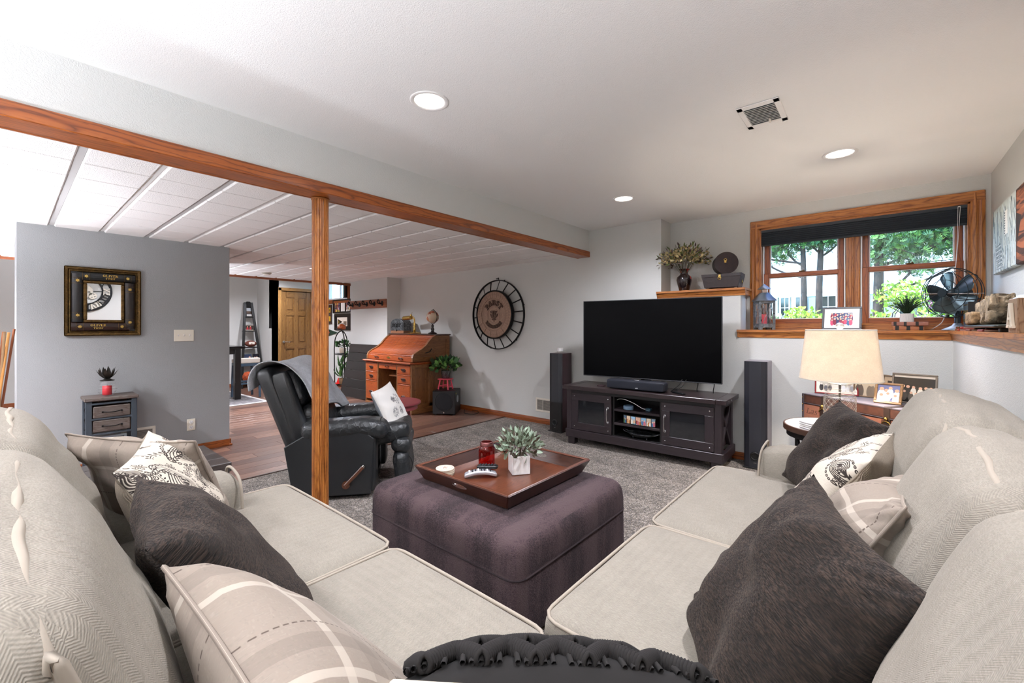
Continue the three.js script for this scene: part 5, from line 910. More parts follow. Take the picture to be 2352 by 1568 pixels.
{
  const z = -4.34, Y = 1.1645;
  const p = thing('post_box', 'arched grey metal post box lettered in black on the desk', 'letter box', [-6.19, Y, z], 0.05);
  const arch = [[-0.17, 0.05], [-0.17, 0.16]]; for (let k = 0; k <= 12; k++) { const a = PI - k / 12 * PI; arch.push([Math.cos(a) * 0.17, 0.16 + Math.sin(a) * 0.085]); } arch.push([0.17, 0.05]);
  part(p, 'body', prism(arch.reverse(), 0.16, 0.004).translate(0, 0, -0.08), M.steel);
  part(p, 'base', bx(0.345, 0.055, 0.165, 0, 0.027, 0, 0.003, 'x'), wood(0x9a6a48, T.grain, 0.5, 0.6, 0.3));
  part(p, 'door', prism(arch.map(([x, y]) => [x * 0.93, (y - 0.05) * 0.94 + 0.055]), 0.006, 0.002).translate(0, 0, 0.083), M.steel);
  part(p, 'latch', bx(0.02, 0.03, 0.012, 0, 0.052, 0.09, 0.004), M.iron);
  part(p, 'lettering', letters('POST', 0.062, 0.004).translate(0, 0.105, 0.092), M.black);
  const l = thing('desk_lamp', 'polished brass banker lamp with turned stem on the desk', 'lamp', [-5.76, Y, -4.30]);
  part(l, 'base', lathe([[0.0001, 0], [0.105, 0], [0.108, 0.01], [0.09, 0.02], [0.05, 0.028], [0.022, 0.045], [0.0001, 0.045]], 36), M.brass);
  part(l, 'stem', lathe([[0.0001, 0.04], [0.016, 0.045], [0.028, 0.07], [0.014, 0.09], [0.026, 0.115], [0.014, 0.14], [0.024, 0.16], [0.012, 0.18], [0.02, 0.19], [0.0001, 0.195]], 24), M.brass);
  part(l, 'arm', [tube([[0, 0.19, 0], [-0.02, 0.24, 0], [-0.06, 0.27, 0.01], [-0.08, 0.285, 0.02]], 0.008), tube([[0.012, 0.19, 0], [0.0, 0.25, 0], [-0.05, 0.285, 0.01]], 0.006)], M.brass);
  part(l, 'shade', [bar([-0.24, 0.252, 0.03], [-0.05, 0.262, 0.03], 0.034, 20), tidy(new THREE.SphereGeometry(0.034, 16, 10)).translate(-0.24, 0.252, 0.03)], M.brass);
  part(l, 'finial', [tidy(new THREE.SphereGeometry(0.018, 14, 10)).translate(-0.065, 0.30, 0.02), bar([-0.06, 0.30, 0.02], [-0.035, 0.35, 0.02], 0.003)], M.brass);
  const g = thing('desk_globe', 'small antique-coloured globe on a dark turned stand at the desk end', 'globe', [-5.30, Y, -4.30]);
  const earth = canvasTex(512, 256, (k) => { reseed(55); k.fillStyle = '#c9b59c'; k.fillRect(0, 0, 512, 256); for (const [cx, cy, s] of [[110, 90, 60], [150, 170, 40], [280, 80, 50], [290, 150, 45], [380, 90, 70], [430, 180, 35], [20, 80, 30], [500, 100, 40]]) for (let q = 0; q < 26; q++) { k.fillStyle = ['#9c4a33', '#b5603a', '#8a3a2c', '#c98a5a', '#7a4a3a'][Math.floor(rnd() * 5)]; k.beginPath(); k.ellipse(cx + rr(-s, s) * 0.7, cy + rr(-s, s) * 0.5, rr(6, 18), rr(5, 13), rr(0, 3), 0, 7); k.fill(); } });
  part(g, 'ball', tidy(new THREE.SphereGeometry(0.098, 36, 24)).rotateZ(-0.4).rotateY(2.2).translate(0, 0.265, 0), phys(0xffffff, 0.4, { map: earth, clearcoat: 0.4 }));
  part(g, 'meridian', [tidy(new THREE.TorusGeometry(0.108, 0.005, 8, 40, PI * 1.05)).rotateZ(-PI / 2 - 0.35).translate(0, 0.265, 0), bar([-0.03, 0.365, 0], [0.035, 0.385, 0], 0.004)], M.iron);
  part(g, 'stand', lathe([[0.0001, 0], [0.068, 0], [0.07, 0.012], [0.055, 0.022], [0.03, 0.03], [0.02, 0.05], [0.03, 0.075], [0.016, 0.1], [0.022, 0.125], [0.012, 0.15], [0.0001, 0.155]], 28), mat(0x1f1513, 0.3));
}
{ // stool pushed into the kneehole, subwoofer with red stool and plant, round red table
  const c = thing('swivel_stool', 'wooden swivel seat on a dark column pushed under the desk', 'stool', [-5.70, 0, -4.05]);
  part(c, 'seat', softBox(0.36, 0.035, 0.32, 0.016, [10, 3, 10]).translate(0, 0.515, 0), wood(0xb07a50, T.grain, 0.4, 0.5, 0.3));
  part(c, 'column', [bar([0, 0.05, 0], [0, 0.5, 0], 0.022), bar([0, 0.36, 0], [0, 0.5, 0], 0.036)], M.iron);
  for (let k = 0; k < 5; k++) { const a = k / 5 * 6.283; part(c, 'leg', bar([0, 0.07, 0], [Math.cos(a) * 0.22, 0.03, Math.sin(a) * 0.22], 0.016), M.iron); part(c, 'caster', tidy(new THREE.SphereGeometry(0.022, 12, 8)).translate(Math.cos(a) * 0.22, 0.022, Math.sin(a) * 0.22), M.black); }
  solo('power_cord', 'pale cord looping down inside the desk kneehole', 'cable', [tube([[0.1, 0.38, -0.1], [0.06, 0.25, -0.05], [-0.08, 0.16, 0.08], [-0.16, 0.06, 0.2], [-0.2, 0.006, 0.22]], 0.005, false, 30, 6), tube([[0.12, 0.38, -0.1], [0.1, 0.2, 0.0], [0.09, 0.05, 0.1], [0.08, 0.006, 0.12]], 0.005, false, 24, 6)], M.offwhite, [-5.68, 0, -3.98]);
  const s = thing('subwoofer', 'black cube subwoofer with a round grille on the floor beside the desk', 'speaker', [-4.865, 0, -4.215], 0.61);
  part(s, 'cabinet', bx(0.335, 0.335, 0.34, 0, 0.182, 0, 0.008), M.black);
  part(s, 'front', bx(0.33, 0.325, 0.012, 0, 0.182, 0.174, 0.004), mat(0x131316, 0.5));
  part(s, 'grille', [lathe([[0.0001, 0.012], [0.1, 0.011], [0.125, 0.006], [0.13, 0]], 48).rotateX(PI / 2).translate(0, 0.195, 0.179)], M.speakerGrille);
  part(s, 'grille_ring', ring(0.132, 0.006).translate(0, 0.195, 0.181), M.black);
  part(s, 'badge', disc(0.011, 0.004, 16).rotateX(PI / 2).translate(0, 0.04, 0.181), M.nickel);
  for (const x of [-1, 1]) for (const z of [-1, 1]) part(s, 'foot', disc(0.02, 0.016, 14).translate(x * 0.13, 0.008, z * 0.13), M.black);
  part(s, 'port', mv(disc(0.05, 0.006, 24), 0.168, 0.22, 0.03, 0, 0, PI / 2), mat(0x8e9499, 0.3));
  part(s, 'sticker', bx(0.002, 0.016, 0.016, 0.168, 0.31, 0.13, 0.0005), mat(0xd8d23a, 0.6));
  solo('power_cord', 'thin black cord on the vinyl floor beside the subwoofer', 'cable', tube([[0, 0.05, 0], [0.06, 0.012, 0.06], [0.12, 0.006, 0.04], [0.2, 0.006, 0.0], [0.26, 0.03, -0.03], [0.2, 0.045, -0.06], [0.1, 0.03, -0.06]], 0.005, false, 50, 6), M.black, [-4.68, 0.0, -4.40]);
  const r = thing('step_stool', 'tiny pinkish red wooden stool standing on the subwoofer', 'stool', [-4.90, 0.35, -4.22], 0.3);
  part(r, 'seat', softBox(0.19, 0.022, 0.15, 0.009, [6, 3, 6]).translate(0, 0.152, 0), M.pinkRed);
  for (const x of [-1, 1]) for (const z of [-1, 1]) { part(r, 'leg', beamBox([x * 0.085, 0.0, z * 0.065], [x * 0.06, 0.145, z * 0.045], 0.02, 0.02, 0.004), M.pinkRed); }
  part(r, 'stretcher', [beamBox([-0.075, 0.055, 0.058], [0.075, 0.055, 0.058], 0.012, 0.014), beamBox([-0.075, 0.055, -0.058], [0.075, 0.055, -0.058], 0.012, 0.014), beamBox([0.075, 0.04, -0.058], [0.075, 0.04, 0.058], 0.012, 0.014), beamBox([-0.075, 0.04, -0.058], [-0.075, 0.04, 0.058], 0.012, 0.014)], M.pinkRed);
  const p = thing('potted_plant', 'green leafy plant in a galvanised pail on the tiny red stool', 'plant', [-4.90, 0.514, -4.22]);
  part(p, 'pot', lathe([[0.0001, 0.001], [0.05, 0.001], [0.07, 0.105], [0.074, 0.108], [0.066, 0.108], [0.047, 0.008], [0.0001, 0.008]], 32), M.steel);
  part(p, 'soil', disc(0.06, 0.006, 20).translate(0, 0.095, 0), M.sageBrown);
  part(p, 'stem', stems(0.19, 18, 0.09, 0.13, 61, 0.003), M.plantDark);
  const lf = leafGeo(0.085, 0.062, 0.2);
  for (const [m, n, sd] of [[M.plantGreen, 74, 63], [M.plantLight, 34, 65], [M.plantDark, 26, 67]]) { part(p, 'leaves', bushy(0.20, n, lf, 0.175, sd, 0.35, 0.62), m).userData.kind = 'stuff'; }
  const t = thing('side_table', 'round red-topped side table half hidden behind the recliner arm', 'table', [-3.98, 0, -2.72]);
  part(t, 'top', lathe([[0.0001, 0.44], [0.262, 0.44], [0.27, 0.448], [0.27, 0.462], [0.264, 0.47], [0.0001, 0.47]], 48), mat(0x8f3f45, 0.35));
  part(t, 'apron', lathe([[0.22, 0.39], [0.235, 0.39], [0.235, 0.44], [0.22, 0.44]], 40), mat(0x94424a, 0.4));
  for (let k = 0; k < 3; k++) { const a = k / 3 * 6.283 + 0.4; part(t, 'leg', bar([Math.cos(a) * 0.24, 0, Math.sin(a) * 0.24], [Math.cos(a) * 0.17, 0.44, Math.sin(a) * 0.17], 0.018), mat(0x8a3a42, 0.4)); }
  solo('paper_sheet', 'loose white sheet of paper on the round red table', 'paper', bx(0.21, 0.0015, 0.15, 0, 0.001, 0, 0.0003), M.paper, [-3.86, 0.4705, -2.57], [0, 0.5, 0]);
}
{ // dark table leaf leaning on the wall
  const p = thing('table_leaf', 'dark plank table top leaning on the wall left of the desk', 'board', [-7.14, 0.012, -4.02]);
  p.rotation.order = 'YXZ'; p.rotation.set(-0.22, 0.0, 0);
  for (let k = 0; k < 6; k++) part(p, 'plank', bx(0.98, 0.158, 0.036, 0, 0.08 + k * 0.161, 0, 0.004, 'x'), wood([0x1b1412, 0x17110f, 0x201715][k % 3], T.grain, 0.35, 0.8, 0.3));
  part(p, 'batten', [bx(0.05, 0.9, 0.03, -0.36, 0.5, -0.03, 0.003), bx(0.05, 0.9, 0.03, 0.36, 0.5, -0.03, 0.003)], M.blackWood);
}
{ // coat rack: board and five double hooks
  const c = thing('coat_rack', 'oak coat rack board with five black double hooks', 'coat rack', [-7.16, 1.69, -4.303]);
  part(c, 'board', bx(1.22, 0.155, 0.022, 0, 0, 0.011, 0.004, 'x'), M.oakBase);
  for (let k = 0; k < 5; k++) {
    const x = -0.50 + k * 0.25;
    part(c, 'hook', [disc(0.034, 0.01, 20).rotateX(PI / 2).scale(0.9, 1.25, 1).translate(x, 0, 0.027), tube([[x, 0, 0.03], [x, -0.01, 0.07], [x, 0.005, 0.115], [x, 0.04, 0.12], [x, 0.055, 0.105]], 0.009), tube([[x, 0.0, 0.06], [x, 0.015, 0.08], [x, 0.04, 0.085]], 0.008), tidy(new THREE.SphereGeometry(0.013, 10, 8)).translate(x, 0.055, 0.105), tidy(new THREE.SphereGeometry(0.011, 10, 8)).translate(x, 0.045, 0.086)], M.iron);
  }
}
function wallPicture(name, label, cat, pos, turn, w, h, b, frameMat, draw, px = 256, rough = 0.35) {
  const f = thing(name, label, cat, pos, turn);
  part(f, 'frame', framePieces(w, h, b, 0.022, 0.003), frameMat);
  printed(f, 'picture', w - 2 * b + 0.004, h - 2 * b + 0.004, draw, [0, 0, 0.004], null, px, rough);
  part(f, 'backing', bx(w - 0.006, h - 0.006, 0.006, 0, 0, -0.006, 0.001), M.black);
  return f;
}
const crowdPal = ['#2b3a5a', '#6a4a9a', '#d8c24a', '#8a2b2b', '#e8e4da', '#3a2f2a']; crowdPal.skin = '#b98a6a';
wallPicture('framed_collage', 'wide black frame with two crowd photos and a white panel, beside the coat rack', 'picture', [-8.60, 1.715, -4.585], 0, 0.86, 0.29, 0.03, M.black, (g, W, Hh) => { g.fillStyle = '#0d0d10'; g.fillRect(0, 0, W, Hh); g.fillStyle = '#e4ded6'; g.fillRect(W * 0.40, Hh * 0.02, W * 0.2, Hh * 0.96); for (const x of [0.06, 0.68]) { g.fillStyle = '#2c2f3c'; g.fillRect(W * x, Hh * 0.05, W * 0.27, Hh * 0.9); for (let q = 0; q < 4; q++) figures(g, W * x, Hh * 0.22 * q, W * 0.27, Hh * 0.42, 5, crowdPal, 300 + q + x * 10); } });
wallPicture('framed_pennant', 'square black frame with a small black pennant on a white mat on the far wall', 'picture', [-8.56, 1.38, -4.585], 0, 0.80, 0.35, 0.05, M.black, (g, W, Hh) => { g.fillStyle = '#121318'; g.fillRect(0, 0, W, Hh); g.fillStyle = '#e2d6c8'; g.fillRect(W * 0.1, Hh * 0.12, W * 0.6, Hh * 0.74); g.fillStyle = '#1b1713'; g.beginPath(); g.moveTo(W * 0.14, Hh * 0.25); g.lineTo(W * 0.42, Hh * 0.5); g.lineTo(W * 0.14, Hh * 0.75); g.fill(); g.fillStyle = '#d0a93a'; g.font = `bold ${Hh * 0.3}px serif`; g.fillText('A', W * 0.16, Hh * 0.6); g.fillStyle = '#6a5a4c'; g.fillRect(W * 0.48, Hh * 0.45, W * 0.18, Hh * 0.35); });
wallPicture('framed_poster', 'tall dark frame with yellow panels just right of the fluted post', 'picture', [-9.30, 1.55, -4.585], 0, 0.42, 0.42, 0.03, M.walnutDark, (g, W, Hh) => { g.fillStyle = '#1c1a1c'; g.fillRect(0, 0, W, Hh); g.fillStyle = '#c99a2a'; for (const y of [0.1, 0.62]) g.fillRect(W * 0.2, Hh * y, W * 0.75, Hh * 0.3); g.fillStyle = '#4a4540'; g.fillRect(W * 0.2, Hh * 0.44, W * 0.75, Hh * 0.14); g.fillStyle = '#2a2010'; for (let k = 0; k < 6; k++) g.fillRect(W * (0.25 + k * 0.11), Hh * 0.2, W * 0.06, Hh * 0.12); });
{
  const p = thing('wall_pennant', 'dark green felt pennant with a small orange emblem pointing right', 'pennant', [-9.28, 1.15, -4.592]);
  part(p, 'felt', prism([[-0.25, -0.125], [0.46, 0], [-0.25, 0.125]], 0.004), mat(0x18301f, 0.95));
  part(p, 'emblem', [prism(Array.from({ length: 10 }, (_, k) => { const a = k / 10 * 6.283, r = k % 2 ? 0.035 : 0.055; return [Math.cos(a) * r, Math.sin(a) * r]; }), 0.003).translate(0.04, 0, 0.004)], M.orange);
  part(p, 'band', bx(0.018, 0.25, 0.006, -0.25, 0, 0.003, 0.001), mat(0xb06a2a, 0.9));
}
{ // wire plant rack with two plants, toy cone, small helmet
  const r = thing('plant_rack', 'arched black wire plant rack in front of the far wall', 'rack', [-8.06, 0, -4.27]);
  const P = [[-0.19, 0.05], [0.2, 0.05], [0.0, -0.12]];
  for (const [x, z] of P) { part(r, 'post', tube([[x * 1.12, 0, z * 1.1], [x, 0.12, z], [x, 0.5, z], [x, 0.92, z], [x * 0.85, 1.06, z * 0.85], [x * 0.45, 1.16, z * 0.45], [0, 1.2, 0]], 0.010, false, 50, 8), M.iron); }
  for (const y of [0.145, 0.755]) { part(r, 'shelf', [prism([[-0.2, 0.06], [0.21, 0.06], [0.0, -0.13]].reverse(), 0.008).rotateX(PI / 2).translate(0, y, 0), bar([-0.19, y - 0.03, 0.05], [0.2, y - 0.03, 0.05], 0.006), bar([0.2, y - 0.03, 0.05], [0, y - 0.03, -0.12], 0.006), bar([-0.19, y - 0.03, 0.05], [0, y - 0.03, -0.12], 0.006)], M.iron); }
  const a = thing('potted_plant', 'small dark green plant in a cream pot on the upper rack shelf', 'plant', [-8.02, 0.764, -4.27]);
  part(a, 'pot', lathe([[0.0001, 0], [0.055, 0], [0.068, 0.1], [0.062, 0.1], [0.05, 0.01], [0.0001, 0.01]], 28), M.cream);
  part(a, 'stem', stems(0.09, 8, 0.08, 0.08, 71), M.plantDark);
  for (const [m, n, sd] of [[M.plantGreen, 60, 73], [M.plantDark, 50, 75]]) part(a, 'leaves', bushy(0.125, n, leafGeo(0.06, 0.03), 0.155, sd, 0.4, 0.7), m).userData.kind = 'stuff';
  const b = thing('potted_plant', 'taller long-leaved green plant in a clay pot on the lower rack shelf', 'plant', [-8.00, 0.154, -4.25]);
  part(b, 'pot', lathe([[0.0001, 0], [0.05, 0], [0.065, 0.12], [0.058, 0.12], [0.046, 0.01], [0.0001, 0.01]], 28), mat(0x8a6a4c, 0.7));
  reseed(81); const lv = []; for (let k = 0; k < 30; k++) { const th = rnd() * 6.28, t = rr(0.15, 0.75), h = rr(0.12, 0.46); lv.push(place(leafGeo(0.22, 0.05, 0.8), [0.03 * Math.cos(th), h, 0.03 * Math.sin(th)], [Math.cos(th) * t, 0.9 - t * 0.6, Math.sin(th) * t], 0, rr(0.7, 1.1))); }
  for (let q = 0; q < 6; q++) part(b, 'leaf', lv.slice(q * 5, q * 5 + 5), q % 3 ? M.plantGreen : M.plantLight);
  part(b, 'stem', [bar([0, 0.1, 0], [0.01, 0.5, 0], 0.008), bar([0, 0.1, 0], [-0.03, 0.4, 0.02], 0.007)], M.plantDark);
  const c = thing('toy_cone', 'small bright red traffic cone on the lower rack shelf', 'cone', [-8.12, 0.154, -4.24]);
  part(c, 'cone', lathe([[0.0001, 0.115], [0.012, 0.115], [0.045, 0.012], [0.0001, 0.012]], 24), M.coneRed); part(c, 'base', bx(0.11, 0.012, 0.11, 0, 0.006, 0, 0.003), M.coneRed);
  const h = thing('toy_helmet', 'miniature orange and white football helmet on top of the plant rack', 'helmet', [-8.05, 1.207, -4.265]);
  part(h, 'shell', tidy(new THREE.SphereGeometry(0.075, 24, 16, 0, 6.283, 0, 2.1)).scale(1, 0.95, 1.1).translate(0, 0.055, 0), phys(0xb5521c, 0.25, { clearcoat: 0.6, side: THREE.DoubleSide }));
  part(h, 'stripe', tidy(new THREE.TorusGeometry(0.078, 0.008, 6, 24, PI)).rotateY(PI / 2).translate(0, 0.055, 0), M.white);
  part(h, 'face_guard', [tidy(new THREE.TorusGeometry(0.07, 0.005, 6, 20, PI)).rotateX(PI / 2).translate(0, 0.03, 0.03), tidy(new THREE.TorusGeometry(0.068, 0.005, 6, 20, PI)).rotateX(PI / 2).translate(0, 0.008, 0.03), bar([0, 0.0, 0.09], [0, 0.05, 0.1], 0.005)], M.darkGrey);
}
{ // ladder shelf with souvenirs
  const L = thing('ladder_shelf', 'tall black tapering ladder shelf leaning in the far corner', 'shelf', [-10.16, 0, -3.36]);
  const lo = 0.17, zc = 0.0, rail = (z0, z1) => beamBox([lo, 0, z0], [-0.20, 1.80, z1], 0.03, 0.05, 0.004);
  part(L, 'rail', rail(-0.20, -0.065), M.blackWood); part(L, 'rail', rail(0.24, 0.055), M.blackWood);
  const at = (y) => { const t = y / 1.8; return { x: lerp(lo, -0.2, t), z0: lerp(-0.20, -0.065, t), z1: lerp(0.24, 0.055, t) }; };
  part(L, 'top_plate', prism([[-0.06, 0], [-0.06, 0.09], [-0.03, 0.12], [0.03, 0.12], [0.06, 0.09], [0.06, 0]].reverse(), 0.02).rotateY(PI / 2).translate(-0.2, 1.70, 0), M.blackWood);
  const rows = [0.10, 0.50, 0.845, 1.19, 1.49];
  for (const y of rows) { const q = at(y), dp = q.x + 0.22; part(L, 'shelf', bx(dp, 0.018, q.z1 - q.z0, q.x - dp / 2 + 0.02, y - 0.009, (q.z0 + q.z1) / 2, 0.002), M.blackWood); }
  const pos = (y, dx, dz) => [-10.16 + at(y).x - 0.10 + dx, y + 0.0005, -3.36 + dz];
  const ps = ['#8c8f98', '#5a3a2a', '#d9d4c8', '#2a3348']; ps.skin = '#d8b49a';
  const stand = (name, label, p, w, h, frm, draw) => { const f = thing(name, label, 'photo frame', p, PI / 2); const inner = new THREE.Group(); inner.name = 'picture_frame'; inner.rotation.x = -0.16; f.add(inner); part(inner, 'border', framePieces(w, h, 0.014, 0.014, 0.002).map((g) => g.translate(0, h / 2, 0)), frm); printed(inner, 'photo', w - 0.024, h - 0.024, draw, [0, h / 2, 0.003], null, 96, 0.3); part(inner, 'back', bx(w - 0.006, h - 0.006, 0.006, 0, h / 2, -0.005, 0.001), M.black); };
  stand('framed_photo', 'narrow photo of a landscape on the top ladder shelf', pos(1.49, 0.06, -0.02), 0.13, 0.21, M.black, (g, W, Hh) => { g.fillStyle = '#cdd3d8'; g.fillRect(0, 0, W, Hh); g.fillStyle = '#4a3426'; g.fillRect(0, Hh * 0.4, W, Hh * 0.35); g.fillStyle = '#e8e4de'; g.fillRect(0, Hh * 0.8, W, Hh * 0.2); g.fillStyle = '#7a5a42'; g.fillRect(0, Hh * 0.45, W * 0.6, Hh * 0.1); });
  const tn = thing('framed_photo', 'rounded silver frame with two figures on the second ladder shelf', 'photo frame', pos(1.19, 0.05, 0.0), PI / 2);
  const rs = (w, h, r) => loop(w, h, 0, r, 5).map(([x, , z]) => [x, z]);
  part(tn, 'border', prism(rs(0.19, 0.13, 0.03), 0.016, 0.002, 4, [rs(0.15, 0.09, 0.02).reverse()]).translate(0, 0.066, 0), M.nickel);
  printed(tn, 'photo', 0.16, 0.10, (g, W, Hh) => { g.fillStyle = '#3a3430'; g.fillRect(0, 0, W, Hh); figures(g, W * 0.1, 0, W * 0.8, Hh, 2, ['#efe9df', '#b5323a'], 401); }, [0, 0.066, 0.004], null, 96, 0.3);
  const fb = thing('football', 'brown leather football lying on the third ladder shelf', 'ball', pos(0.845, 0.06, 0.0));
  const prof = []; for (let k = 0; k <= 16; k++) { const t = k / 16, y = -0.125 + 0.25 * t; prof.push([Math.max(0.0001, 0.07 * Math.pow(Math.max(0, 1 - Math.pow(y / 0.125, 2)), 0.75)), y]); }
  part(fb, 'ball', lathe(prof, 28).rotateX(PI / 2).translate(0, 0.07, 0), mat(0x6a3424, 0.55, { bumpMap: sized(T.speckBump, 0.2, 0.2), bumpScale: 0.002 }));
  part(fb, 'panel', mv(sheet(0.11, 0.05), 0.069, 0.085, 0, 0, PI / 2), M.offwhite); part(fb, 'laces', Array.from({ length: 5 }, (_, k) => bx(0.003, 0.022, 0.004, 0.07, 0.105, -0.03 + k * 0.015, 0.001)), M.white);
  stand('framed_photo', 'framed photo of two players on the fourth ladder shelf', pos(0.50, 0.08, 0.09), 0.17, 0.20, mat(0x36485c, 0.4), (g, W, Hh) => { g.fillStyle = '#2b3550'; g.fillRect(0, 0, W, Hh); figures(g, 0, Hh * 0.1, W, Hh, 3, ['#4a3a9a', '#e8e4ea', '#303a6a'], 405); });
  stand('framed_photo', 'small dark framed portrait beside the players photo on the ladder shelf', pos(0.50, 0.08, -0.075), 0.11, 0.20, M.black, (g, W, Hh) => { g.fillStyle = '#151624'; g.fillRect(0, 0, W, Hh); figures(g, W * 0.1, Hh * 0.1, W * 0.8, Hh * 0.7, 2, ['#3a3f9a', '#e2dce2'], 409); });
  const bb = thing('basketball', 'orange basketball on the lowest ladder shelf behind the bar stool', 'ball', pos(0.10, 0.06, 0.10));
  part(bb, 'ball', tidy(new THREE.SphereGeometry(0.119, 40, 28)).translate(0, 0.12, 0), mat(0xb84e22, 0.65, { bumpMap: sized(T.speckBump, 0.2, 0.2), bumpScale: 0.002 }));
  part(bb, 'seam', [ring(0.119, 0.0028), ring(0.119, 0.0028).rotateY(PI / 2), ring(0.119, 0.0028).rotateX(PI / 2), ring(0.1, 0.0028).translate(0, 0, 0.065), ring(0.1, 0.0028).translate(0, 0, -0.065)].map((g) => g.rotateZ(0.5).rotateX(0.4).translate(0, 0.12, 0)), M.black);
  const bu = thing('trophy_bust', 'black figurine with a pale face on the lowest ladder shelf', 'figurine', pos(0.10, 0.08, -0.11), PI / 2);
  part(bu, 'body', lathe([[0.0001, 0], [0.075, 0], [0.08, 0.03], [0.06, 0.08], [0.07, 0.13], [0.065, 0.19], [0.035, 0.23], [0.0001, 0.235]], 24), M.black);
  part(bu, 'face', [tidy(new THREE.SphereGeometry(0.018, 12, 8)).translate(-0.024, 0.14, 0.065), tidy(new THREE.SphereGeometry(0.018, 12, 8)).translate(0.024, 0.14, 0.065), tidy(new THREE.ConeGeometry(0.018, 0.06, 10)).rotateX(PI / 2).translate(0, 0.105, 0.085)], mat(0xd8b48a, 0.6));
}
{ // counter table, bar stool, rug
  const r = thing('area_rug', 'grey patterned rug under the counter table in the far room', 'rug', [-8.78, 0.0015, -2.18], 0.03);
  part(r, 'pile', bx(1.85, 0.012, 1.36, 0, 0.006, 0, 0.004, 'x'), mat(0xc2bdba, 1.0, { map: sized(T.rug, 0.9, 0.7), bumpMap: sized(T.speckBump, 0.2, 0.2), bumpScale: 0.004 }));
  part(r, 'border', [bx(0.05, 0.013, 1.36, 0.90, 0.0068, 0, 0.003), bx(1.85, 0.013, 0.05, 0, 0.0068, -0.655, 0.003)], mat(0xd8d4cf, 1.0));
  const t = thing('counter_table', 'black counter-height table at the edge of the grey wall', 'table', [-9.05, 0.0145, -2.15]);
  part(t, 'top', bx(1.22, 0.045, 1.1, 0, 0.90, 0, 0.006, 'x'), phys(0x100f0f, 0.25, { clearcoat: 0.5 }));
  part(t, 'apron', [bx(1.1, 0.09, 0.03, 0, 0.83, -0.45, 0.003), bx(1.1, 0.09, 0.03, 0, 0.83, 0.45, 0.003), bx(0.03, 0.09, 0.9, 0.55, 0.83, 0, 0.003), bx(0.03, 0.09, 0.9, -0.55, 0.83, 0, 0.003)], M.blackWood);
  for (const x of [-1, 1]) for (const z of [-1, 1]) part(t, 'leg', beamBox([x * 0.545, 0, z * 0.44], [x * 0.545, 0.88, z * 0.44], 0.095, 0.095, 0.008), M.blackWood);
  const s = thing('bar_stool', 'blue-grey counter stool with an off-white cushion beside the black table', 'stool', [-8.675, 0.0145, -2.78]);
  const blue = mat(0x3f5364, 0.45);
  part(s, 'cushion', softBox(0.40, 0.085, 0.35, 0.025, [12, 5, 12], (q) => { if (q.y > 0) q.y += 0.012 * Math.sin(q.x * 9); }).translate(0, 0.655, 0), mat(0xd9d2c6, 0.9));
  part(s, 'seat_frame', [bx(0.39, 0.05, 0.025, 0, 0.59, 0.155), bx(0.39, 0.05, 0.025, 0, 0.59, -0.155), bx(0.025, 0.05, 0.31, 0.18, 0.59, 0), bx(0.025, 0.05, 0.31, -0.18, 0.59, 0)], blue);
  for (const x of [-1, 1]) for (const z of [-1, 1]) part(s, 'leg', beamBox([x * 0.19, 0, z * 0.165], [x * 0.18, 0.61, z * 0.15], 0.034, 0.034, 0.004), blue);
  part(s, 'stretcher', [bx(0.36, 0.03, 0.02, 0, 0.22, 0.16), bx(0.36, 0.03, 0.02, 0, 0.22, -0.16), bx(0.02, 0.03, 0.30, 0.185, 0.26, 0), bx(0.02, 0.03, 0.30, -0.185, 0.26, 0)], blue);
}
// ---------------------------------------------------------------- on the upper ledge
{
  const v = thing('flower_vase', 'red and black mottled vase of dried cream flowers on the upper ledge', 'vase', [-1.572, LEDGE2, -4.66]);
  const glaze = dataTex(256, 128, (u, w) => { const n = fbm(u * 6, w * 5, 6, 5, 131, 4), k = smooth(0.42, 0.62, n + 0.18 * Math.sin(u * 6.283 - 0.6) - 0.15 * Math.abs(w - 0.4)); return [lerp(0.10, 0.66, k), lerp(0.05, 0.12, k), lerp(0.06, 0.10, k)]; });
  part(v, 'body', lathe([[0.0001, 0.0], [0.045, 0], [0.05, 0.01], [0.07, 0.08], [0.078, 0.12], [0.072, 0.15], [0.045, 0.175], [0.036, 0.195], [0.042, 0.22], [0.058, 0.235], [0.05, 0.235], [0.034, 0.215], [0.0001, 0.2]], 40), phys(0xffffff, 0.22, { map: glaze, clearcoat: 0.7 }));
  part(v, 'stem', stems(0.22, 26, 0.19, 0.22, 135, 0.0018), mat(0x4a4632, 0.9));
  const bl = leafGeo(0.03, 0.024, 0.5), lf = leafGeo(0.045, 0.016, 0.4);
  for (const [m, n, g, sd, s] of [[mat(0xcbb988, 0.8, { side: THREE.DoubleSide }), 260, bl, 137, 0.5], [mat(0xa38f62, 0.8, { side: THREE.DoubleSide }), 120, bl, 139, 0.55], [mat(0x65703f, 0.8, { side: THREE.DoubleSide }), 190, lf, 141, 0.6], [mat(0x4f3d38, 0.8, { side: THREE.DoubleSide }), 110, lf, 143, 0.6]]) part(v, g === bl ? 'blossoms' : 'leaves', bushy(0.262, n, g, 0.335, sd, 0.45, s), m).userData.kind = 'stuff';
}
const croc = phys(0x3a1d1c, 0.42, { map: sized(T.mottle, 0.05, 0.05), bumpMap: sized(T.leather, 0.08, 0.08), bumpScale: 0.002, clearcoat: 0.3 });
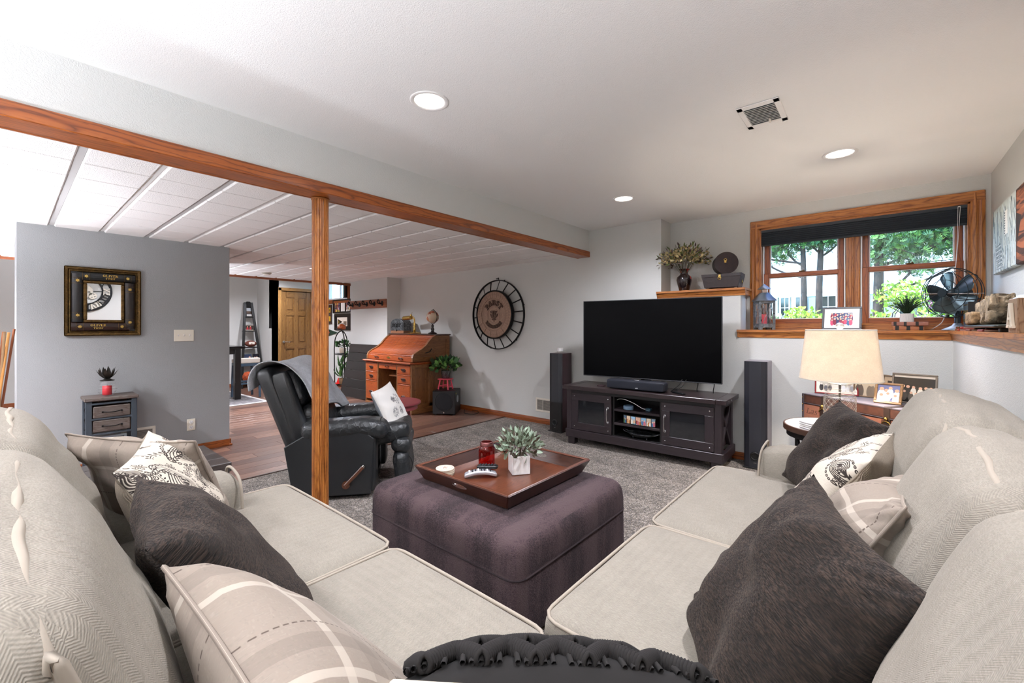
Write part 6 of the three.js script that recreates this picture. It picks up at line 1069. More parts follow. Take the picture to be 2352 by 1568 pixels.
{
  const c = thing('keepsake_box', 'flared dark burgundy leather chest with brass latch on the upper ledge', 'chest', [-1.19, LEDGE2, -4.66], 0.05);
  const tr = (h0, h1, w0, w1, d) => boxUV(prism([[-w0 / 2, h0], [w0 / 2, h0], [w1 / 2, h1], [-w1 / 2, h1]], d, 0.003).translate(0, 0, -d / 2));
  part(c, 'body', tr(0.016, 0.115, 0.30, 0.345, 0.20), croc); part(c, 'lid', tr(0.119, 0.145, 0.348, 0.355, 0.205), croc);
  part(c, 'latch', [tidy(new THREE.TorusGeometry(0.014, 0.003, 6, 20)).translate(-0.01, 0.105, 0.112), bx(0.02, 0.03, 0.004, -0.01, 0.125, 0.107, 0.001)], M.brass);
  part(c, 'side_ring', tidy(new THREE.TorusGeometry(0.016, 0.003, 6, 20)).rotateY(PI / 2).translate(0.172, 0.07, 0), M.brass);
  for (const x of [-1, 1]) for (const z of [-1, 1]) part(c, 'foot', tidy(new THREE.SphereGeometry(0.011, 12, 8)).translate(x * 0.125, 0.0095, z * 0.08), M.nickel);
  const r = thing('round_case', 'drum-shaped burgundy leather case with latch lying on the flared chest', 'case', [-1.175, LEDGE2 + 0.149, -4.665], 0.42);
  part(r, 'drum', boxUV(disc(0.105, 0.15, 44).rotateX(PI / 2)).translate(0, 0.105, 0), mat(0x2b2725, 0.45, { bumpMap: sized(T.leather, 0.08, 0.08), bumpScale: 0.002 }));
  part(r, 'lid', boxUV(disc(0.108, 0.022, 44).rotateX(PI / 2)).translate(0, 0.105, 0.072), croc);
  part(r, 'latch', [tidy(new THREE.TorusGeometry(0.012, 0.003, 6, 18)).translate(-0.01, 0.135, 0.086), bx(0.02, 0.026, 0.004, -0.01, 0.12, 0.085, 0.001)], M.brass);
  part(r, 'strap', tube([[-0.02, 0.208, -0.03], [-0.01, 0.216, -0.01], [0.01, 0.216, 0.02], [0.02, 0.209, 0.05]], 0.004), M.brass);
}
// ---------------------------------------------------------------- on the window ledge
{
  const l = thing('lantern', 'weathered grey metal lantern with crossed glass panes and a red candle on the ledge', 'lantern', [-0.835, LEDGE, -4.695], 0.56);
  const w = 0.142, h = 0.27, tin = mat(0xa9b0b4, 0.45, { metalness: 0.5, map: sized(T.mottle, 0.12, 0.12) });
  part(l, 'base', [bx(w, 0.03, w, 0, 0.035, 0, 0.003), ...[-1, 1].flatMap((x) => [-1, 1].map((z) => bx(0.03, 0.022, 0.03, x * (w / 2 - 0.015), 0.011, z * (w / 2 - 0.015), 0.002)))], tin);
  for (const x of [-1, 1]) for (const z of [-1, 1]) part(l, 'corner_post', bx(0.014, h - 0.04, 0.014, x * (w / 2 - 0.007), 0.05 + (h - 0.05) / 2, z * (w / 2 - 0.007), 0.002), tin);
  part(l, 'top_frame', bx(w, 0.012, w, 0, h, 0, 0.002), tin);
  for (let k = 0; k < 4; k++) {
    const g = new THREE.Group(); g.name = k ? 'side' : 'door'; g.rotation.y = k * PI / 2; l.add(g);
    part(g, 'pane', bx(w - 0.026, h - 0.065, 0.002, 0, 0.155, w / 2 - 0.008, 0.0005), M.glass);
    for (const s of [-1, 1]) part(g, 'cross_bar', beamBox([-s * 0.042, 0.055, w / 2 - 0.005], [s * 0.042, 0.255, w / 2 - 0.005], 0.005, 0.003, 0.001), tin);
    part(g, 'border', framePieces(w - 0.028, h - 0.06, 0.008, 0.004, 0.001).map((q) => q.translate(0, 0.156, w / 2 - 0.005)), tin);
    if (!k) part(g, 'latch', [bx(0.006, 0.02, 0.008, -w / 2 + 0.018, 0.09, w / 2, 0.001), bx(0.006, 0.02, 0.008, -w / 2 + 0.018, 0.22, w / 2, 0.001), tidy(new THREE.SphereGeometry(0.006, 10, 8)).translate(w / 2 - 0.014, 0.155, w / 2 + 0.003)], M.iron);
  }
  const roof = (r0, r1, y0, y1) => tidy(new THREE.CylinderGeometry(r1 * 1.414, r0 * 1.414, y1 - y0, 4, 1)).rotateY(PI / 4).translate(0, (y0 + y1) / 2, 0);
  part(l, 'roof', boxUV(roof(0.082, 0.03, h + 0.006, h + 0.085)), mat(0x8d98a4, 0.35, { metalness: 0.7 }));
  part(l, 'chimney', [bx(0.045, 0.035, 0.045, 0, h + 0.1, 0, 0.002)], M.nickel);
  part(l, 'cap', boxUV(roof(0.045, 0.002, h + 0.118, h + 0.17)), mat(0x8d98a4, 0.35, { metalness: 0.7 }));
  const c = thing('pillar_candle', 'red pillar candle standing inside the grey lantern', 'candle', [-0.835, LEDGE + 0.0505, -4.695]);
  part(c, 'wax', lathe([[0.0001, 0], [0.024, 0], [0.025, 0.005], [0.025, 0.095], [0.02, 0.1], [0.0001, 0.092]], 28), mat(0xc23a48, 0.5)); part(c, 'wick', bar([0, 0.09, 0], [0, 0.106, 0], 0.0012, 5), M.black);
}
function standingPhoto(label, pos, yaw, lean, w, h, b, border, frameMat, draw, px = 256, o = {}) {
  const f = thing('framed_photo', label, 'photo frame', pos, yaw), g = new THREE.Group(); g.name = 'picture_frame'; g.rotation.x = -lean; f.add(g);
  part(g, 'border', framePieces(w, h, b, 0.016, 0.003).map((q) => q.translate(0, h / 2, 0)), frameMat);
  printed(g, 'photo', w - 2 * b + 0.004, h - 2 * b + 0.004, (c, W, Hh) => { c.fillStyle = border; c.fillRect(0, 0, W, Hh); draw(c, W, Hh); }, [0, h / 2, 0.002], null, px, 0.25);
  part(g, 'backing', bx(w - 0.008, h - 0.008, 0.006, 0, h / 2, -0.006, 0.001), M.black);
  part(f, 'easel', beamBox([0, h * 0.7 * Math.cos(lean), -h * 0.7 * Math.sin(lean) - 0.012], [0, 0.004, -h * (0.35 + 0.7 * Math.sin(lean))], 0.04, 0.004, 0.001), M.black);
  return f;
}
const sports = ['#2b3f86', '#b52a45', '#d4466a', '#28305e', '#3b6a9a', '#8a2440']; sports.skin = '#e0b8a0';
standingPhoto('dark grey framed colour snapshot of a crowd on the window ledge behind the lamp', [-0.245, LEDGE + 0.003, -4.632], -0.04, 0.30, 0.272, 0.205, 0.016, '#f3f6f8', mat(0x55575a, 0.5), (c, W, Hh) => { c.fillStyle = '#33406e'; c.fillRect(W * 0.2, Hh * 0.22, W * 0.6, Hh * 0.58); for (let k = 0; k < 4; k++) figures(c, W * 0.2, Hh * (0.16 + 0.1 * k), W * 0.6, Hh * 0.34, 8, sports, 500 + k); });
const tanPage = mat(0xcdbfae, 0.9);
function book(label, pos, turn, w, h, d, coverMat, o = {}) {     // lies flat: spine along x at +z
  const b = thing('book', label, 'book', pos, turn, o.group);
  part(b, 'pages', bx(w - 0.006, h - 0.008, d - 0.006, 0, h / 2, -0.003, 0.001), tanPage);
  part(b, 'cover', [bx(w, 0.003, d, 0, 0.0015, 0, 0.001), bx(w, 0.003, d, 0, h - 0.0015, 0, 0.001), softBox(w, h, 0.012, 0.005, [6, 6, 3]).translate(0, h / 2, d / 2 - 0.002)], coverMat);
  for (const x of o.bands ?? []) part(b, 'spine_band', bx(o.bw ?? 0.018, h + 0.001, 0.005, x * w, h / 2, d / 2 + 0.003, 0.001), o.bandMat ?? M.black);
  return b;
}
book('lower of two brown banded books stacked under the grey planter', [0.178, LEDGE, -4.70], 0, 0.185, 0.036, 0.13, mat(0x9a5f3c, 0.6), { bands: [-0.36, 0, 0.4], bw: 0.022 });
book('upper of two brown banded books stacked under the grey planter', [0.190, LEDGE + 0.0365, -4.70], -0.06, 0.215, 0.032, 0.14, mat(0x8c5a4a, 0.6), { bands: [-0.4, -0.12, 0.2], bw: 0.018 });
{
  const p = thing('potted_plant', 'dark wispy grass plant in a ribbed grey-white planter on the two books', 'plant', [0.172, LEDGE + 0.069, -4.70]);
  const pts = []; const n = 40; for (let i = 0; i < n * 2; i++) { const a = i / (n * 2) * 6.283, r = i % 2 ? 0.042 : 0.0395; pts.push([Math.cos(a) * r, Math.sin(a) * r]); }
  part(p, 'pot', prism(pts, 0.066, 0.001).rotateX(-PI / 2), mat(0xcac7c2, 0.8));
  reseed(151); const bl = [[], [], []];
  for (let k = 0; k < 210; k++) { const a = rnd() * 6.283, s = Math.pow(rnd(), 0.6) * 0.115, h = rr(0.07, 0.17) * (1 - s * 2.4); bl[k % 3].push(tube([[Math.cos(a) * 0.015, 0.064, Math.sin(a) * 0.015], [Math.cos(a) * s * 0.5, 0.064 + h * 0.7, Math.sin(a) * s * 0.5], [Math.cos(a) * s, 0.064 + h, Math.sin(a) * s]], 0.0013, false, 4, 3)); }
  bl.forEach((b, k) => { part(p, 'grass_blades', b, [M.plantDark, mat(0x2b4a20, 0.7), mat(0x16260f, 0.7)][k]).userData.kind = 'stuff'; });
}
{ // old desk fan
  const f = thing('desk_fan', 'vintage dark metal desk fan with round wire guard on the window ledge', 'fan', [0.455, LEDGE, -4.685], -0.72);
  const R = 0.186, cy = 0.285, teal = mat(0x2e383d, 0.4, { metalness: 0.5 }), zf = 0.115;
  part(f, 'base', lathe([[0.0001, 0], [0.085, 0], [0.088, 0.008], [0.06, 0.022], [0.03, 0.04], [0.022, 0.055], [0.0001, 0.06]], 36), mat(0x8a97a3, 0.35, { metalness: 0.5 }));
  part(f, 'neck', [bar([0, 0.05, 0], [0, 0.2, -0.005], 0.018, 16), bar([0, 0.2, -0.005], [0, 0.26, -0.02], 0.022, 16)], teal);
  part(f, 'motor', lathe([[0.0001, -0.1], [0.035, -0.095], [0.05, -0.07], [0.052, 0.0], [0.04, 0.02], [0.0001, 0.03]], 32).rotateX(PI / 2).translate(0, cy, 0), mat(0x15191f, 0.3, { metalness: 0.5 }));
  part(f, 'hub', lathe([[0.0001, 0.0], [0.03, 0], [0.032, 0.02], [0.022, 0.045], [0.0001, 0.05]], 28).rotateX(PI / 2).translate(0, cy, 0.035), teal);
  const blade = new THREE.BufferGeometry(), P = [], I = [], nu = 10, nv = 8;
  for (let k = 0; k <= nu; k++) for (let j = 0; j <= nv; j++) { const t = k / nu, u = j / nv - 0.5, wd = 0.05 + 0.085 * Math.sin(Math.min(1, t * 0.95) * PI * 0.62), r = 0.025 + 0.135 * t, x = u * wd * (t > 0.8 ? Math.sqrt(1 - Math.pow((t - 0.8) / 0.24, 2)) : 1); P.push(x, r, x * 0.42 + 0.006 * Math.sin(u * 6)); }
  for (let k = 0; k < nu; k++) for (let j = 0; j < nv; j++) { const a = k * (nv + 1) + j; I.push(a, a + 1, a + nv + 2, a, a + nv + 2, a + nv + 1); }
  blade.setAttribute('position', new THREE.Float32BufferAttribute(P, 3)); blade.setIndex(I); blade.computeVertexNormals();
  const bg = tidy(blade), bm = mat(0x3f4d53, 0.35, { metalness: 0.6, side: THREE.DoubleSide });
  for (let k = 0; k < 5; k++) { const b = part(f, 'blade', bg, bm, [0, cy, 0.055], [0, 0, 0.25 + k * 2 * PI / 5]); part(b, 'rivet', [[0, 0.045], [0.012, 0.055], [-0.012, 0.055]].map(([x, y]) => tidy(new THREE.SphereGeometry(0.004, 8, 6)).translate(x, y, x * 0.42 + 0.003)), M.steel); }
  const wire = mat(0x23282b, 0.4, { metalness: 0.7 });
  part(f, 'guard_ring', [ring(R, 0.0032, 72).translate(0, cy, 0.05), ring(R * 0.985, 0.0025, 72).translate(0, cy, 0.085), ring(R * 0.8, 0.0022, 64).translate(0, cy, zf), ring(R * 0.53, 0.0022, 56).translate(0, cy, zf + 0.012), ring(R * 0.9, 0.0022, 64).translate(0, cy, 0.0)], wire);
  for (let k = 0; k < 6; k++) { const a = k / 6 * 2 * PI + 0.2; part(f, 'guard_wire', tube([[Math.cos(a) * 0.02, cy + Math.sin(a) * 0.02, zf + 0.022], [Math.cos(a + 0.2) * R * 0.53, cy + Math.sin(a + 0.2) * R * 0.53, zf + 0.012], [Math.cos(a + 0.42) * R * 0.8, cy + Math.sin(a + 0.42) * R * 0.8, zf], [Math.cos(a + 0.55) * R, cy + Math.sin(a + 0.55) * R, 0.05], [Math.cos(a + 0.5) * R * 0.9, cy + Math.sin(a + 0.5) * R * 0.9, 0.0], [Math.cos(a + 0.4) * 0.05, cy + Math.sin(a + 0.4) * 0.05, -0.03]], 0.0022, false, 40, 5), wire); }
  part(f, 'cross_wire', [bar([-R, cy + 0.004, 0.05], [R * 1.06, cy - 0.016, 0.05], 0.0035, 6), bar([-R * 0.8, cy + 0.008, zf], [R * 1.02, cy - 0.022, zf - 0.03], 0.003, 6)], M.nickel);
  part(f, 'guard_cap', disc(0.03, 0.012, 28).rotateX(PI / 2).translate(0, cy, zf + 0.02), teal);
  part(f, 'cord', tube([[0, 0.20, -0.02], [-0.04, 0.15, 0.03], [-0.07, 0.06, 0.05], [-0.12, 0.02, 0.05], [-0.15, 0.006, 0.04]], 0.003, false, 30, 6), mat(0xb9b4ae, 0.6));
  part(f, 'toggle', lathe([[0.0001, -0.012], [0.01, -0.008], [0.01, 0.01], [0.0001, 0.016]], 12).translate(-0.02, 0.11, 0.06), M.black);
}
// books, stone, tray and letter block on the right-hand ledge
reseed(161);
for (let k = 0; k < 4; k++) {
  const b = thing('book', ['first', 'second', 'third', 'last'][k] + ' from the fan of the four black gilt books standing on the ledge', 'book', [0.535, LEDGE, -4.545 + k * 0.052], PI / 2, 'four black gilt volumes beside the fan');
  part(b, 'pages', bx(0.04, 0.195, 0.10, 0, 0.10, 0.004, 0.001), tanPage);
  part(b, 'cover', [bx(0.003, 0.205, 0.115, -0.0225, 0.1025, 0, 0.001), bx(0.003, 0.205, 0.115, 0.0225, 0.1025, 0, 0.001), softBox(0.048, 0.205, 0.01, 0.004, [6, 6, 3]).translate(0, 0.1025, -0.056)], mat(0x141210, 0.45));
  for (const y of [0.02, 0.075, 0.135, 0.185]) part(b, 'gilt_band', bx(0.034, y > 0.07 && y < 0.15 ? 0.024 : 0.008, 0.002, 0, y, -0.0615, 0.0005), M.brass);
}
{
  const t = thing('stone_tray', 'long dark green footed tray on the right-hand ledge', 'tray', [0.515, LEDGE + 0.022, -3.72], 0);
  part(t, 'slab', softBox(0.15, 0.018, 1.0, 0.008, [8, 3, 20]).translate(0, 0.010, 0), mat(0x3c4640, 0.35, { map: sized(T.mottle, 0.2, 0.2) }));
  for (const z of [-0.38, 0, 0.38]) part(t, 'foot', bx(0.08, 0.022, 0.05, 0, -0.011, z, 0.004), mat(0x352b26, 0.5));
  const stoneTex = mat(0xcdb593, 0.85, { map: sized(T.mottle, 0.14, 0.14), bumpMap: sized(T.crease, 0.2, 0.2), bumpScale: 0.006 });
  const rock = (s, seed, cut) => (q) => { const n = 1 + 0.16 * noise3(q.x * 14 + seed, q.y * 14, q.z * 14) + 0.08 * Math.sign(noise3(q.x * 30, q.y * 24 + seed, q.z * 30)); q.x *= n; q.y *= n; q.z *= n; if (cut) q.y += cut * q.z; };
  const k = thing('stone_bookend', 'rough tan stone slab with pale veins on the green tray', 'stone', [0.525, LEDGE + 0.042, -3.80]);
  part(k, 'slab', softBox(0.10, 0.15, 0.40, 0.02, [8, 12, 22], rock(1, 3, 0.1)).translate(0, 0.082, 0), stoneTex);
  part(k, 'front_block', softBox(0.07, 0.075, 0.22, 0.015, [6, 8, 14], rock(1, 9)).translate(-0.055, 0.042, -0.20), mat(0xc9a77c, 0.85, { map: sized(T.mottle, 0.1, 0.1) }));
  const m = thing('quartz_cluster', 'whitish translucent crystal lump behind the tan stone', 'stone', [0.585, LEDGE + 0.0, -3.46]);
  part(m, 'crystal', [0, 1, 2, 3].map((i) => softBox(0.075, 0.16, 0.12, 0.02, [6, 8, 6], rock(1, 20 + i)).rotateZ(0.1 * i - 0.1).translate(0, 0.095 + 0.012 * (i % 2), -0.14 + 0.11 * i)), mat(0xdfe6ea, 0.25));
  for (let i = 0; i < 2; i++) book(['lower', 'upper'][i] + ' small red gilt book lying by the fan base on the ledge', [0.462 + 0.012 * i, LEDGE + 0.0155 * i, -4.33 - 0.02 * i], PI / 2 + PI + 0.12 * i, 0.17 - 0.03 * i, 0.015, 0.09, mat(0x9a3526, 0.55), { bands: [-0.2, 0.2], bw: 0.03, bandMat: M.brass });
  for (let i = 0; i < 2; i++) book(['brown', 'dark red'][i] + ' small book lying under the long green tray', [0.47, LEDGE, [-3.95, -3.52][i]], PI / 2 + PI, 0.15, 0.014, 0.08, [mat(0x5a3426, 0.6), mat(0x6a2a26, 0.6)][i]);
  const a = thing('letter_block', 'pale wooden block with a raised cream letter A on the right-hand ledge', 'block', [0.505, LEDGE, -2.815]);
  part(a, 'block', bx(0.13, 0.15, 0.165, 0, 0.075, 0, 0.003, 'y'), wood(0xa98e72, T.grain, 0.7, 0.5, 0.3, { clearcoat: 0 }));
  part(a, 'letter', letters('A', 0.105, 0.008).rotateY(-PI / 2).translate(-0.067, 0.025, 0), M.cream);
  solo('white_box', 'small white box standing on top of the letter block', 'box', [bx(0.06, 0.03, 0.09, 0, 0.015, 0, 0.004), bx(0.062, 0.006, 0.092, 0, 0.031, 0, 0.002)], M.offwhite, [0.54, LEDGE + 0.1505, -2.83]);
}
{ // canvas print on the right wall
  const art = canvasTex(1024, 384, (g, W, Hh) => {
    reseed(171); const cut = W * 0.50;
    g.fillStyle = '#c9cfc8'; g.fillRect(0, 0, cut, Hh);
    for (let k = 0; k < 260; k++) { const v = Math.floor(rr(60, 245)); g.strokeStyle = `rgba(${v - 14},${v},${v + 4},0.55)`; g.lineWidth = rr(2, 16); g.beginPath(); const x = rnd() * cut, y = rnd() * Hh, a = rr(1.1, 1.9); g.moveTo(x, y); g.lineTo(x + Math.cos(a) * rr(20, 130), y + Math.sin(a) * rr(20, 170)); g.stroke(); }
    for (let i = 0; i < 5; i++) for (let j = 0; j < 6; j++) { g.fillStyle = '#dfe6e2'; g.strokeStyle = '#3c4a50'; g.lineWidth = 4; g.beginPath(); g.ellipse(80 + i * 28 + j * 6, Hh - 150 + j * 24, 11, 9, 0, 0, 7); g.fill(); g.stroke(); }
    g.fillStyle = '#efece4'; g.fillRect(cut * 0.55, 60, 60, 130); g.strokeStyle = '#35424a'; g.lineWidth = 6; for (let k = 0; k < 9; k++) { g.beginPath(); g.moveTo(cut * 0.53, 70 + k * 14); g.lineTo(cut * 0.57, 70 + k * 14); g.stroke(); }
    g.fillStyle = '#6f3d26'; g.fillRect(cut, 0, W, Hh);
    for (let k = 0; k < 60; k++) { g.strokeStyle = ['rgba(150,84,52,0.7)', 'rgba(46,24,18,0.7)', 'rgba(176,104,66,0.6)'][k % 3]; g.lineWidth = rr(6, 40); const y = rnd() * Hh; g.beginPath(); g.moveTo(cut, y); g.quadraticCurveTo(cut + 180, y + rr(-90, 90), W, y + rr(-160, 60)); g.stroke(); }
    g.fillStyle = '#2b1a14'; g.fillRect(cut - 4, 0, 8, Hh); g.beginPath(); g.moveTo(cut, 120); g.lineTo(cut + 90, 150); g.lineTo(cut + 10, 290); g.fill();
  });
  const c = thing('canvas_print', 'wrapped canvas print, grey machinery beside brown leather, on the right wall', 'picture', [0.632, 1.862, -3.85], -PI / 2);
  const g = cbox(1.36, 0.447, 0.034, 0.006); const p = g.attributes.position, uv = g.attributes.uv; for (let i = 0; i < p.count; i++) uv.setXY(i, clamp(p.getX(i) / 1.36 + 0.5, 0.003, 0.997), clamp(p.getY(i) / 0.447 + 0.5, 0.01, 0.99));
  part(c, 'canvas', g, mat(0xffffff, 0.8, { map: art }));
}
{ // clock seen only in the mirror, and a wooden box under it
  const k = thing('wall_clock', 'large open-work black clock with Roman numerals, seen in the framed mirror', 'clock', [0.632, 1.945, -0.92], -PI / 2);
  const blk = mat(0x17181b, 0.5, { metalness: 0.3 }), pale = mat(0xd9d2c4, 0.5);
  const band = (r0, r1, y) => lathe([[r0, 0], [r1, 0], [r1, 0.014], [r0, 0.014], [r0, 0]], 72).rotateX(PI / 2).translate(0, 0, y);
  part(k, 'outer_ring', band(0.345, 0.385, -0.005), blk); part(k, 'inner_ring', band(0.235, 0.26, -0.005), blk);
  ['XII', 'I', 'II', 'III', 'IIII', 'V', 'VI', 'VII', 'VIII', 'IX', 'X', 'XI'].forEach((s, i) => part(k, 'numeral', letters(s, 0.088, 0.01).translate(0, -0.044, 0).translate(0, 0.303, 0).rotateZ(-i * PI / 6), i % 2 ? pale : blk));
  for (const [x, y, r, n] of [[0, 0, 0.12, 28], [0.09, 0.12, 0.07, 18], [-0.11, -0.09, 0.06, 16]]) { const o = []; for (let i = 0; i < n * 2; i++) { const a = i / (n * 2) * 6.283, q = i % 2 ? r : r * 0.9; o.push([Math.cos(a) * q, Math.sin(a) * q]); } const hs = [0, 1, 2, 3].map((i) => { const a = i * PI / 2 + 0.4; return Array.from({ length: 12 }, (_, j) => { const b = -j / 12 * 6.283; return [Math.cos(a) * r * 0.55 + Math.cos(b) * r * 0.2, Math.sin(a) * r * 0.55 + Math.sin(b) * r * 0.2]; }); }); part(k, 'gear', prism(o, 0.012, 0.002, 4, hs).translate(x, y, 0), pale); }
  part(k, 'bar', [bx(0.48, 0.014, 0.008, 0, 0, -0.006), bx(0.014, 0.48, 0.008, 0, 0, -0.006)], blk);
  solo('wooden_box', 'low dark reddish box on the ledge under the wall clock', 'box', [bx(0.12, 0.10, 0.30, 0, 0.05, 0, 0.006), bx(0.125, 0.035, 0.305, 0, 0.118, 0, 0.008)], M.walnutDark, [0.52, LEDGE, -1.36]);
}
// ---------------------------------------------------------------- lamp corner
{
  const t = thing('end_table', 'round end table with pale top, dark rim and crossed iron legs beside the right sofa', 'table', [-0.215, 0, -3.575]);
  const R = 0.30, Y = 0.61;
  part(t, 'top', lathe([[0.0001, Y - 0.02], [R - 0.012, Y - 0.02], [R - 0.012, Y], [0.0001, Y]], 56), wood(0xd8d6d2, T.fine, 0.3, 0.4, 0.3));
  part(t, 'rim', lathe([[R - 0.012, Y - 0.035], [R, Y - 0.035], [R, Y - 0.002], [R - 0.004, Y + 0.001], [R - 0.012, Y + 0.001]], 64), wood(0x5a3a2a, T.fine, 0.4, 0.4, 0.3));
  part(t, 'band', lathe([[R - 0.03, Y - 0.075], [R - 0.02, Y - 0.075], [R - 0.02, Y - 0.035], [R - 0.03, Y - 0.035], [R - 0.03, Y - 0.075]], 56), M.iron);
  for (let k = 0; k < 4; k++) { const a = k * PI / 2 + 0.5, b = a + PI / 2, p = (q, y) => [Math.cos(q) * (R - 0.03), y, Math.sin(q) * (R - 0.03)]; part(t, 'leg', beamBox(p(a, 0), p(a, Y - 0.05), 0.022, 0.014), M.iron); part(t, 'brace', [beamBox(p(a, Y - 0.07), p(b, 0.08), 0.016, 0.006, 0.001), beamBox(p(b, Y - 0.07), p(a, 0.08), 0.016, 0.006, 0.001)], M.iron); }
  const l = thing('table_lamp', 'lit table lamp with linen drum shade and wire-wrapped glass jar base', 'lamp', [-0.203, Y + 0.0015, -3.69]);
  part(l, 'base', lathe([[0.0001, 0], [0.092, 0], [0.095, 0.008], [0.09, 0.02], [0.0001, 0.02]], 40), M.iron);
  const jar = lathe([[0.0001, 0.021], [0.084, 0.021], [0.088, 0.03], [0.088, 0.185], [0.08, 0.21], [0.058, 0.232], [0.056, 0.255], [0.064, 0.27], [0.060, 0.27], [0.052, 0.256], [0.054, 0.23], [0.076, 0.207], [0.084, 0.184], [0.084, 0.03], [0.0001, 0.025]], 48);
  part(l, 'glass_jar', jar, M.jarGlass);
  part(l, 'rod', bar([0, 0.02, 0], [0, 0.56, 0], 0.007, 12), mat(0x6a625a, 0.4, { metalness: 0.8 }));
  part(l, 'cap', lathe([[0.0001, 0.272], [0.066, 0.272], [0.066, 0.279], [0.02, 0.285], [0.012, 0.30], [0.0001, 0.30]], 36), M.nickel);
  const nw = 14, wires = []; for (const s of [-1, 1]) for (let k = 0; k < nw; k++) { const q = []; for (let i = 0; i <= 14; i++) { const u = i / 14, a = k / nw * 6.283 + s * u * 1.6; q.push([Math.cos(a) * 0.0895, 0.03 + u * 0.155, Math.sin(a) * 0.0895]); } wires.push(tube(q, 0.0011, false, 16, 4)); }
  part(l, 'wire_wrap', [...wires, ring(0.0885, 0.0022).rotateX(PI / 2).translate(0, 0.188, 0), ring(0.0895, 0.0018).rotateX(PI / 2).translate(0, 0.032, 0), ring(0.0885, 0.0014).rotateX(PI / 2).translate(0, 0.225, 0)], M.nickel);
  const linen = phys(0xf6efe6, 0.95, { transmission: 0.45, thickness: 0, map: sized(T.linen, 0.16, 0.16), side: THREE.DoubleSide });
  part(l, 'lamp_shade', boxUV(lathe([[0.232, 0.305], [0.195, 0.64], [0.193, 0.64], [0.230, 0.305], [0.232, 0.305]], 64)), linen);
  part(l, 'shade_trim', [ring(0.232, 0.003, 64).rotateX(PI / 2).translate(0, 0.305, 0), ring(0.195, 0.003, 64).rotateX(PI / 2).translate(0, 0.64, 0)], M.offwhite);
  part(l, 'harp', [tube([[0, 0.36, 0], [0.05, 0.42, 0], [0.055, 0.55, 0], [0, 0.625, 0], [-0.055, 0.55, 0], [-0.05, 0.42, 0], [0, 0.36, 0]], 0.0025), ...[0, 1, 2].map((k) => bar([0, 0.625, 0], [Math.cos(k * 2.094) * 0.194, 0.635, Math.sin(k * 2.094) * 0.194], 0.002, 5))], M.nickel);
  part(l, 'finial', [tidy(new THREE.SphereGeometry(0.024, 20, 14)).translate(0, 0.668, 0), bar([0, 0.625, 0], [0, 0.65, 0], 0.006)], phys(0xe8e4e0, 0.05, { clearcoat: 1, metalness: 0.6 }));
  part(l, 'bulb', tidy(new THREE.SphereGeometry(0.032, 20, 14)).scale(1, 1.25, 1).translate(0, 0.47, 0), mat(0xffffff, 0.5, { emissive: 0xffd9a8, emissiveIntensity: 5 }));
  const pl = new THREE.PointLight(0xfff0de, LAMP_POWER, 0, 2); pl.name = 'table_lamp_bulb'; pl.position.set(-0.203, Y + 0.472, -3.69); pl.castShadow = true; pl.shadow.radius = 1.5; scene.add(pl);
  for (let k = 0; k < 4; k++) { const c = thing('coaster', ['bottom', 'second', 'third', 'top'][k] + ' white square coaster of the stack on the round end table', 'coaster', [-0.33 + 0.002 * (k % 2), Y + 0.0015 + k * 0.0115, -3.395 - 0.002 * k], 0.75 + 0.03 * k, 'white square coasters on the end table'); part(c, 'tile', bx(0.105, 0.0085, 0.105, 0, 0.006, 0, 0.002), M.white); part(c, 'cork', bx(0.098, 0.002, 0.098, 0, 0.001, 0, 0.0005), mat(0x8a5a4c, 0.9)); }
}
